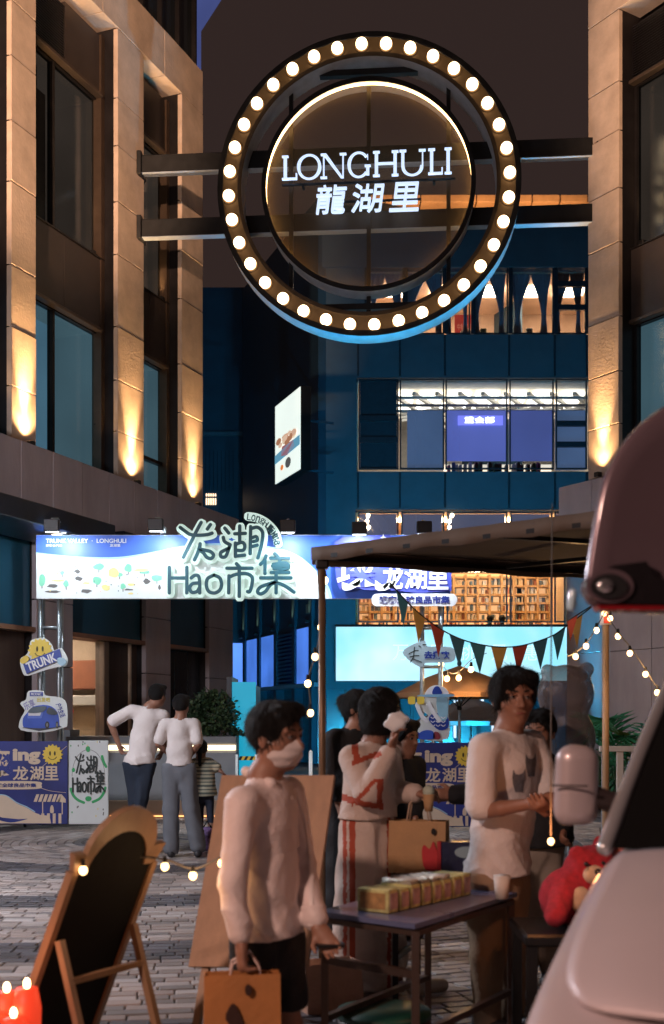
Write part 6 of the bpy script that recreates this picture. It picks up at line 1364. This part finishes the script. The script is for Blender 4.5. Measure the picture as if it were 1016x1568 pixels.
tube('wristband', [np.array(j1['wrA'])+np.array((.031*math.cos(a),.031*math.sin(a),.022)) for a in [2*math.pi*i/12 for i in range(13)]], .006, BLACK, r1, 6)
tube('neckband', [np.array(j2['neck'])+np.array((.078*math.cos(a),.070*math.sin(a)-.005,-.030-.018*math.cos(a-1.2+math.pi/1.0)*-1)) for a in [2*math.pi*i/20 for i in range(21)]], .008, COT, r2, 8)
# 3 woman in the white robe with red trim, raising a tissue
REDT = mat('rust red trim', (.38,.07,.035), .8, bump=.1); ROBE = mat('cream robe cloth', (.60,.49,.43), .85, var=.05, scale=6, bump=.25)
def robefn(ce, j, low=False):
    z = ce[:,2]; x = ce[:,0]; out = np.zeros(len(ce))
    if low:
        out[(np.abs(x+.075)<.016)] = 1; out[(np.abs(x+.115)<.010)] = 1
        out[(np.abs(x-.12)<.010)] = 1
    else:
        fr_ = ce[:,1] < .05
        out[(np.abs(z-(1.022-x*.22))<.018)&(x<.09)&fr_] = 1
        out[(np.abs(x-.066)<.017)&(z>1.0)&(z<1.16)&fr_] = 1
        out[(np.abs((z-1.085)-(x+.02)*1.1)<.016)&(x>-.08)&(x<.06)&(z<1.16)&fr_] = 1
        d1 = np.abs((x+.06)+(z-1.30)*.15); out[(d1<.018)&(z>1.25)&(z<1.37)&(ce[:,1]<.02)] = 1
        out[(np.abs((z-1.24)-(x+.06)*.35)<.014)&(x>-.08)&(x<.07)&(ce[:,1]<0)] = 1
    return out
r3,j3,q3 = person('woman with a black bob in a cream robe with rust red trim wiping her face', 560, 6.3,
  dict(head=(584,1092), neck=(570,1140), shA=(537,1160,-.10), shB=(597,1158,.10), elA=(560,1212,-.22), wrA=(596,1142,-.24), elB=(604,1212,.06), wrB=(637,1213,-.12), hipA=(545,1270,-.03), hipB=(580,1270,.04), knA=(545,1380,-.03), knB=(580,1375,.05), anA=(545,1488,0), anB=(582,1482,.05)),
  rad(52), rad(78), ROBE, ROBE, H=.93, vox=.009, hair='bob', sleeve=.92, hem=1252, loose=1.22, wide=1.15, skirt=True, topfn=robefn, shoes=mat('white sneaker',(.55,.5,.48),.6), hs=1.02,
  handa=((.25,-.1,1),(.8,-.3,-.2),.8,.95,1), handb=((1,-.1,.05),(0,.3,-1),.8,.95,1))
for c in r3.children:
    if c.name.startswith(('shirt','robe','skirt')): c.data.materials.append(REDT)
tis = thing('tissue', 'crumpled white tissue held at the robed woman\'s face', 'tissue', tuple(P(607,1105,6.02)))
bm = bmesh.new(); bmesh.ops.create_icosphere(bm, subdivisions=3, radius=.05)
for v in bm.verts: v.co = Vector((v.co.x*1.2, v.co.y*.5, v.co.z*1.0))*(1+.22*math.sin(90*v.co.x+3)*math.sin(80*v.co.z+v.co.y*30))
link('tissue_paper', finish(bm,'tissue_paper',True), WHITE, tis)
cp = thing('snack_cup', 'pale green snack in a paper cup in the robed woman\'s hand', 'cup', tuple(P(656,1222,6.1))); tube('cup_body', [(0,0,-.07),(0,0,.02)], [.02,.032], KRAFT, cp, 14); ball('cream', (0,0,.035), .032, mat('pale mint cream',(.55,.62,.5),.6,bump=.5,scale=20), cp, 2)
# 4 woman in black behind her
BLK = mat('black cloth', (.010,.012,.016), .85, var=.2, bump=.2)
person('woman in a long black dress with hair tied up behind the robed woman', 533, 7.4,
  dict(head=(549,1086), neck=(543,1118), shA=(512,1132,-.05), shB=(566,1130,.08), elA=(507,1192,-.02), wrA=(522,1240,-.12), elB=(575,1190,.1), wrB=(566,1240,-.05), hipA=(520,1235), hipB=(548,1235,.05), knA=(520,1335), knB=(548,1335,.04), anA=(520,1440), anB=(546,1440,.04)),
  rad(35), rad(60), BLK, BLK, H=.95, vox=.012, hair='bun', sleeve=.9, hem=1225, loose=1.05, wide=.95, skirt=True, face=True)
# 5 person half hidden
person('person with short dark hair seen between the robed woman and the dark blue panel', 617, 7.9,
  dict(head=(619,1132), neck=(615,1160), shA=(592,1172,-.05), shB=(640,1172,.05), elA=(588,1220), wrA=(598,1250,-.1), elB=(640,1222), wrB=(634,1250,-.1), hipA=(604,1270), hipB=(628,1270), knA=(604,1350), knB=(628,1350), anA=(604,1428), anB=(628,1428)),
  rad(20), rad(48), BLK, mat('dark trousers',(.02,.02,.025),.85), H=.88, vox=.013, hair='short', sleeve=.9, face=True)
# 6 person in black behind the T-shirt man
r6,j6,q6 = person('person in black behind the cat T-shirt man reaching an arm across', 822, 6.5,
  dict(head=(826,1122), neck=(826,1155), shA=(795,1180,-.05), shB=(856,1180,.05), elA=(742,1212,-.1), wrA=(690,1214,-.15), elB=(868,1225), wrB=(858,1262,-.1), hipA=(808,1280), hipB=(840,1280), knA=(808,1390), knB=(840,1390), anA=(808,1490), anB=(842,1490)),
  rad(-20), rad(-30), BLK, mat('pale trousers',(.3,.26,.22),.85), H=.98, vox=.011, hair='short', sleeve=.98, loose=1.2, face=True)
# 7 the couple with the child
r7,j7,q7 = person('man in a white T-shirt and navy jeans leaning with a hand on his hip', 212, 12.8,
  dict(head=(241,1066), neck=(229,1083), shA=(199,1089,0), shB=(250,1097,0), elA=(170,1106,-.05), wrA=(182,1140,-.02), elB=(254,1125,.15), wrB=(244,1150,.2), hipA=(200,1166), hipB=(226,1168), knA=(206,1226,.05), knB=(218,1222,-.06), anA=(212,1302,.08), anB=(206,1296,-.08)),
  rad(172), rad(150), COT, mat('navy jeans',(.015,.025,.045),.85,var=.15), H=1.05, vox=.014, hair='short', sleeve=.42, hem=1170, loose=.95, wide=.95, face=False)
person('woman with her back turned in a white T-shirt and wide grey trousers', 278, 12.6,
  dict(head=(277,1082), neck=(276,1101), shA=(251,1109), shB=(298,1109), elA=(243,1139,-.05), wrA=(256,1155,.1), elB=(304,1140,-.05), wrB=(290,1157,.1), hipA=(262,1176), hipB=(286,1176), knA=(261,1240), knB=(292,1238), anA=(262,1300), anB=(303,1296)),
  rad(180), rad(165), COT, mat('grey wide trousers',(.14,.155,.18),.85,var=.1), H=.95, vox=.014, hair='short', sleeve=.40, hem=1172, loose=.92, wide=1.35, face=False)
STR1 = mat('cream stripe cloth', (.5,.45,.32), .85); STR2 = mat('dark stripe cloth', (.12,.13,.11), .85)
def stripes(ce, j, low=False):
    if low: return np.zeros(len(ce))
    return (np.sin(ce[:,2]*150) > .2).astype(int)
rc,_,_ = person('child in a striped top with one arm out beside the woman in grey trousers', 313, 13.4,
  dict(head=(307,1147), neck=(307,1162), shA=(298,1168), shB=(322,1168), elA=(296,1186), wrA=(298,1200,.05), elB=(332,1176), wrB=(343,1185,-.05), hipA=(306,1212), hipB=(320,1212), knA=(306,1250), knB=(322,1250), anA=(306,1288), anB=(324,1288)),
  rad(165), rad(180), STR1, mat('navy leggings',(.03,.035,.06),.85), H=.68, vox=.012, hair='ponytail', sleeve=.45, loose=1.25, face=False, hs=.9, topfn=stripes, wide=.8)
for c in rc.children:
    if c.name.startswith(('shirt','robe')): c.data.materials.append(STR2)
pb_ = thing('toy_bag', 'small purple patterned bag on the paving by the child', 'bag', tuple(P(317,1270,13.2).xy)+(0,)); sdf_obj('bag_body', [ell((0,0,.13),(.14,.09,.14))], .02, mat('purple print',(.2,.12,.28),.7,var=.6,scale=30), pb_, cuts=[lambda X,Y,Z:-Z]); tube('strap', [(-.06,0,.24),(0,0,.33),(.06,0,.24)], .01, BLACK, pb_, 6)
# shoppers inside the bookshop window: heads and shoulders above the sill
for i,(u,s_) in enumerate(((756,1.0),(775,.9))):
    pr = thing('person', 'dark haired shopper behind the bookshop window, '+('left' if i==0 else 'right')+' one of two heads', 'person', (cx_(u),DC+1.0,cz(955)))
    sdf_obj('body', [ell((0,0,.22),(.10,.11,.13)), cone((0,0,.1),(0,0,-.05),.06,.07), cone((-.18,0,-.1),(.18,0,-.1),.09,.09,.06), cone((0,0,-.1),(0,0,-1.0),.17,.18,.06)], .035, BLK, pr)
    sdf_obj('hair', [ell((0,.0,.27),(.125,.13,.12))], .03, HAIRM, pr)
# ================= CARS =================
PAINT = mat('mauve silver paint', (.50,.42,.43), .36, .2, var=.04, scale=2, bump=.01, coat=.3, spec=.4)
GLS = mat('car glass', (.006,.007,.008), .06, 0, var=0, bump=0, spec=.8)
CHR = mat('chrome', (.6,.6,.62), .15, .9, var=.05, bump=0); TYRE = mat('tyre', (.015,.015,.016), .8); REDL = mat('red lens', (.25,.01,.015), .15, coat=.5)
cr = thing('parked_car', 'mauve silver car facing the camera at the lower right with its door mirror out', 'car', (.75,3.4,0), rad(-23))
Wc = 1.5
def section(y, zs, zt, x_in=0.0, crown=.03, zb=.28):
    h = [(x_in+.03,zb),(x_in-.0,zb+.12),(x_in-.01,(zb+zs)/2),(x_in+.0,zs-.10),(x_in+.012,zs-.03),(x_in+.05,zs+.01),(x_in+.13,zt-.012)]
    m_ = [(x_in+.35,zt+crown*.6),(Wc/2,zt+crown)]
    L = h+m_; R = [(Wc-x,z) for x,z in reversed(L[:-1])]
    return [(x,y,z) for x,z in L+R]
def loft(name, secs, m, parent, closed=False, sub=2):
    bm = bmesh.new(); rows = [[bm.verts.new(p) for p in s] for s in secs]
    for a,b in zip(rows, rows[1:]):
        for i in range(len(a)-1): bm.faces.new((a[i],a[i+1],b[i+1],b[i]))
    if closed: 
        bm.faces.new(rows[0]); bm.faces.new(rows[-1][::-1])
    o = link(name, finish(bm,name,True), m, parent)
    if sub: s = o.modifiers.new('s','SUBSURF'); s.levels = sub; s.render_levels = sub
    return o
loft('body', [section(-1.16,.44,.47,.12,.01),section(-1.14,.56,.60,.06,.015),section(-1.06,.68,.72,.015),section(-.92,.79,.83,-.01),section(-.5,.93,.985,.0),section(-.15,1.01,1.06,0),section(.04,1.05,1.085,0,.02),section(.5,1.06,1.09,0,.0),section(1.4,1.06,1.09,0,.0),section(2.5,1.05,1.08,0.02,.0),section(2.62,.9,.93,.06,.0)], PAINT, cr, True)
def hood():
    rows = []
    for y,zt in ((-.905,.845),(-.86,.875),(-.5,1.000),(-.15,1.075),(.02,1.10)):
        inset = .075 if y > -.88 else .20
        rows.append([(inset+(Wc-2*inset)*i/10, y-(.03 if 0<i<10 else 0)-.05*math.sin(math.pi*i/10)*(1 if y<-.6 else .3), zt-.020+.035*math.sin(math.pi*i/10)**.6) for i in range(11)])
    return rows
o = loft('bonnet', hood(), mat('bonnet paint',(.50,.42,.43),.40,.1,var=.04,scale=2,bump=.01,spec=.3), cr, False, 2); sd = o.modifiers.new('t','SOLIDIFY'); sd.thickness = .014; sd.offset = -1
# greenhouse
def gp(t, side, inset=0): # A pillar line
    a, b = Vector((.035,.02,1.085)), Vector((.15,.80,1.64)); p = a.lerp(b,t); p = Vector((p.x+inset,p.y,p.z)); return p if side==0 else Vector((Wc-p.x,p.y,p.z))
for sd_ in (0,1):
    pts = [gp(t,sd_)+Vector((0,0,.02*math.sin(math.pi*t))) for t in [i/8 for i in range(9)]]
    tube('windscreen_pillar', pts, [.024,.026]+[.024]*7, mat('pillar paint',(.5,.5,.52),.22,.5,var=.03,bump=0,coat=.5), cr, 12, True)
def wscreen(i0, m, name, off, bottom, topt):
    bm = bmesh.new(); prev = None
    for i in range(13):
        t = bottom+(topt-bottom)*i/12; l, r_ = gp(t,0,i0), gp(t,1); r_ = Vector((r_.x-i0,r_.y,r_.z)); row = []
        for k in range(17): s_ = k/16; p = l.lerp(r_,s_); row.append(bm.verts.new((p.x, p.y-.10*math.sin(math.pi*s_)-off, p.z+.02*math.sin(math.pi*t)+off*.5)))
        if prev:
            for k in range(16): bm.faces.new((prev[k],prev[k+1],row[k+1],row[k]))
        prev = row
    return link(name, finish(bm,name,True), m, cr)
wscreen(.02, mat('black glass border',(.006,.006,.006),.12,var=0,bump=0), 'glass_border', 0, .0, 1.0); wscreen(.10, mat('windscreen reflection tint',(.10,.042,.02),.05,var=.3,scale=2,bump=0,spec=.9), 'windscreen', .004, .13, .95)  # orange-brown tint painted into the glass for its warm reflection
for k in range(2): bar('wiper', (.35+k*.55,-.03,1.115), (.75+k*.5,.09,1.20), .012,.01, BLACK, cr)
loft('roof', [[(.15,.80,1.63),(.2,.79,1.66),(.45,.76,1.685),(Wc/2,.745,1.69),(Wc-.45,.76,1.685),(Wc-.2,.79,1.66),(Wc-.15,.80,1.63)],[(.13,1.4,1.64),(.19,1.4,1.69),(.45,1.4,1.715),(Wc/2,1.4,1.72),(Wc-.45,1.4,1.715),(Wc-.19,1.4,1.69),(Wc-.13,1.4,1.64)],[(.14,2.3,1.6),(.2,2.3,1.65),(.45,2.32,1.675),(Wc/2,2.33,1.68),(Wc-.45,2.32,1.675),(Wc-.2,2.3,1.65),(Wc-.14,2.3,1.6)]], PAINT, cr)
for x0,x1 in ((.03,.13),(Wc-.03,Wc-.13)):
    bm = bmesh.new(); vs = [bm.verts.new(p) for p in ((x0,.10,1.09),(x0,2.4,1.07),(x1,2.3,1.61),(x1,.82,1.62))]; bm.faces.new(vs); link('side_window', finish(bm,'side_window'), GLS, cr)
bm = bmesh.new(); vs = [bm.verts.new(p) for p in ((.06,2.52,1.06),(Wc-.06,2.52,1.06),(Wc-.15,2.3,1.63),(.15,2.3,1.63))]; bm.faces.new(vs); link('rear_window', finish(bm,'rear_window'), GLS, cr)
# mirror
mr_ = sdf_obj('door_mirror', [cone((-.095,.17,1.18),(-.09,.17,1.33),.052,.05,.02,(0,1,0),1.15), cone((-.06,.18,1.18),(-.055,.18,1.33),.046,.044,.02,(0,1,0),1.15)], .007, PAINT, cr, cuts=[lambda X,Y,Z: Z-1.395, lambda X,Y,Z: 1.135-Z])
sdf_obj('mirror_arm', [cone((-.05,.18,1.22),(.05,.22,1.19),.022,.03,.01),cone((-.05,.18,1.25),(.05,.22,1.21),.015,.02,.01)], .008, mat('arm black',(.03,.02,.02),.5), cr)
prism('mirror_seam', [(-.14,1.255),(-.03,1.255),(-.03,1.26),(-.14,1.26)], .105,.112, BLACK, cr)
for sx in (.0,1):
    c_ = (.16 if not sx else Wc-.16, -1.03, .64); ball('headlight', c_, .1, mat('headlamp glass',(.35,.35,.38),.1,.2,coat=1), cr, 3, (1,.6,.75))
for x in (.1,Wc-.1):
    for y in (-.45,1.95):
        t_ = bmesh.new(); add_tube(t_, [(x-.08,y,.3),(x+.08,y,.3)], .29, 28, False); w_ = link('wheel', finish(t_,'wheel',False), TYRE, cr); t_ = bmesh.new(); add_tube(t_, [(x-.085,y,.3),(x+.085,y,.3)], .17, 20, False); link('rim', finish(t_,'rim'), CHR, w_)
box('number_plate', Wc/2-.22, Wc/2+.22, -1.19,-1.17,.38,.49, WHITE, cr, .004)
box('seat_back', .25,.65,1.1,1.25,.7,1.35, BLACK, cr,.04); box('seat_back', .85,1.25,1.1,1.25,.7,1.35, BLACK, cr,.04)
# raised tailgate of the neighbouring car
PU = mat('plum dark paint', (.15,.105,.125), .26, .3, var=.04, scale=2, bump=.01, coat=.6)
dh = 2.95; X_, Z_ = local(dh)
c2 = thing('hatchback_car', 'plum coloured hatchback whose raised tailgate hangs at the upper right', 'car', (0,dh,0))
out = smoothpoly([(896,928),(889,905),(896,850),(905,795),(917,740),(935,700),(962,662),(995,632),(1040,606),(1120,585),(1210,590),(1250,700),(1252,850),(1240,930),(1150,944),(1000,943),(930,940)],5)
pts = [(X_(u),Z_(v)) for u,v in out]; cxm = sum(p[0] for p in pts)/len(pts); czm = sum(p[1] for p in pts)/len(pts)
secs = []
for y,s_ in ((.0,.70),(-.012,.90),(.0,.955),(.025,.985),(.07,1.0),(.18,1.0),(.30,.98),(.34,.93),(.35,.7)):
    ys = max(0,y); secs.append([(cxm+(x-cxm)*s_+ys*.34, y, czm+(z-czm)*s_+ys*.16) for x,z in pts+[pts[0]]])
bm = bmesh.new(); rows = [[bm.verts.new(p) for p in s[:-1]] for s in secs]; n = len(rows[0])
for a,b in zip(rows, rows[1:]):
    for i in range(n): bm.faces.new((a[i],a[(i+1)%n],b[(i+1)%n],b[i]))
bm.faces.new(rows[0][::-1]); bm.faces.new(rows[-1]); link('tailgate', finish(bm,'tailgate',True), PU, c2)
def ep(cu,cv,ru,rv,n=28): return [(X_(cu+ru*math.cos(2*math.pi*i/n)), Z_(cv+rv*math.sin(2*math.pi*i/n))) for i in range(n)]
prism('tail_trim', [(X_(u),Z_(v)) for u,v in ((935,868),(985,862),(996,884),(1010,890),(1150,892),(1150,928),(915,926),(905,905),(915,880))], -.030,.03, mat('trim black',(.01,.008,.01),.35), c2)
prism('lamp_rim', ep(928,900,36,26), -.038,.03, PU, c2); prism('fog_lamp', ep(926,901,28,19), -.045,.03, mat('lamp dark glass',(.02,.02,.022),.08,coat=1), c2); ball('lamp_bulb', (X_(920),-.046,Z_(900)), .022, CHR, c2, 3, (1,.5,.8))
prism('red_reflector', [(X_(u),Z_(v)) for u,v in ((910,929),(1150,930),(1150,937),(915,936))], -.032,.03, REDL, c2)
tube('side_marker', [(X_(891),.12,Z_(900)),(X_(889),.12,Z_(922))], .012, mat('clear lens',(.5,.7,.8),.1,coat=1), c2, 10, True)
loft('body', [[(1.02+x, y, z) for x,z in ((.05,.3),(0,.6),(0,1.0),(.06,1.05),(.14,zr-.04),(.3,zr),(.8,zr+.02),(1.3,zr),(1.46,zr-.04),(1.54,1.05),(1.6,1.0),(1.6,.6),(1.55,.3))] for y,zr in ((-1.2,1.55),(-1.35,1.66),(-2.4,1.68),(-3.4,1.60),(-4.0,1.1),(-4.9,.95))], PU, c2, True, 1)
for x in (1.15,2.45): tube('gas_strut', [(x-.1,.3,Z_(935)+.02),(x,-1.25,1.5)], .012, BLACK, c2, 8)
for x in (1.2,2.4): tube('hinge_arm', [(x,.3,Z_(860)),(x,-.5,1.98),(x,-1.3,1.66)], .02, PU, c2, 8)
for x in (1.1,2.5):
    for y in (-1.75,-4.2):
        t_ = bmesh.new(); add_tube(t_, [(x-.08,y,.3),(x+.08,y,.3)], .3, 24, False); link('wheel', finish(t_,'wheel'), TYRE, c2)
# lamp masts added out of frame: fill light and two facade floods
def mast(label, x, y, sgn, h=4.25):
    sl = thing('fill_lamp', label, 'fill lamp', (x,y,0)); tube('post', [(0,0,0),(0,0,h+.1)], [.09,.05], BLACK, sl, 12); tube('bracket', [(0,0,h-.05),(sgn*.5,.1,h+.25),(sgn*1.0,.2,h+.2)], .03, BLACK, sl, 8); ball('lamp_globe', (sgn*1.0,.2,h), .16, glow('fill lamp globe',(1,.5,.25),6), sl, 3); return sl
sl = mast('warm fill lamp mast with facade floods, added out of frame', -4.4,-.2,1)
l = point('fill_lamp_light', (1.0,.2,4.0), 1000, (1,.63,.51), .2); l.parent = sl
tube('post', [(0,0,4.3),(0,0,9.3)], [.05,.05], BLACK, sl, 12)
for i,(tx,ty,tz,pw,sz) in enumerate(((-6.0,17.5,11.8,25000,27),(7.2,16.5,11.8,23000,27))):
    box('fill_flood_head', -.2+i*.5-.15, -.2+i*.5+.15, -.1,.1,9.0,9.25, BLACK, sl, .02); l = spot('facade_fill_beam', (-.2+i*.5,.15,9.1), (tx+4.4,ty+.2,tz), pw, (1,.62,.40), sz, .5, .1); l.parent = sl
s2 = mast('fill lamp by the left building, added outside the frame', -6.2, 8.5, 1)
l = point('fill_lamp_light', (1.0,.2,4.0), 1100, (.88,.90,1), .25); l.parent = s2
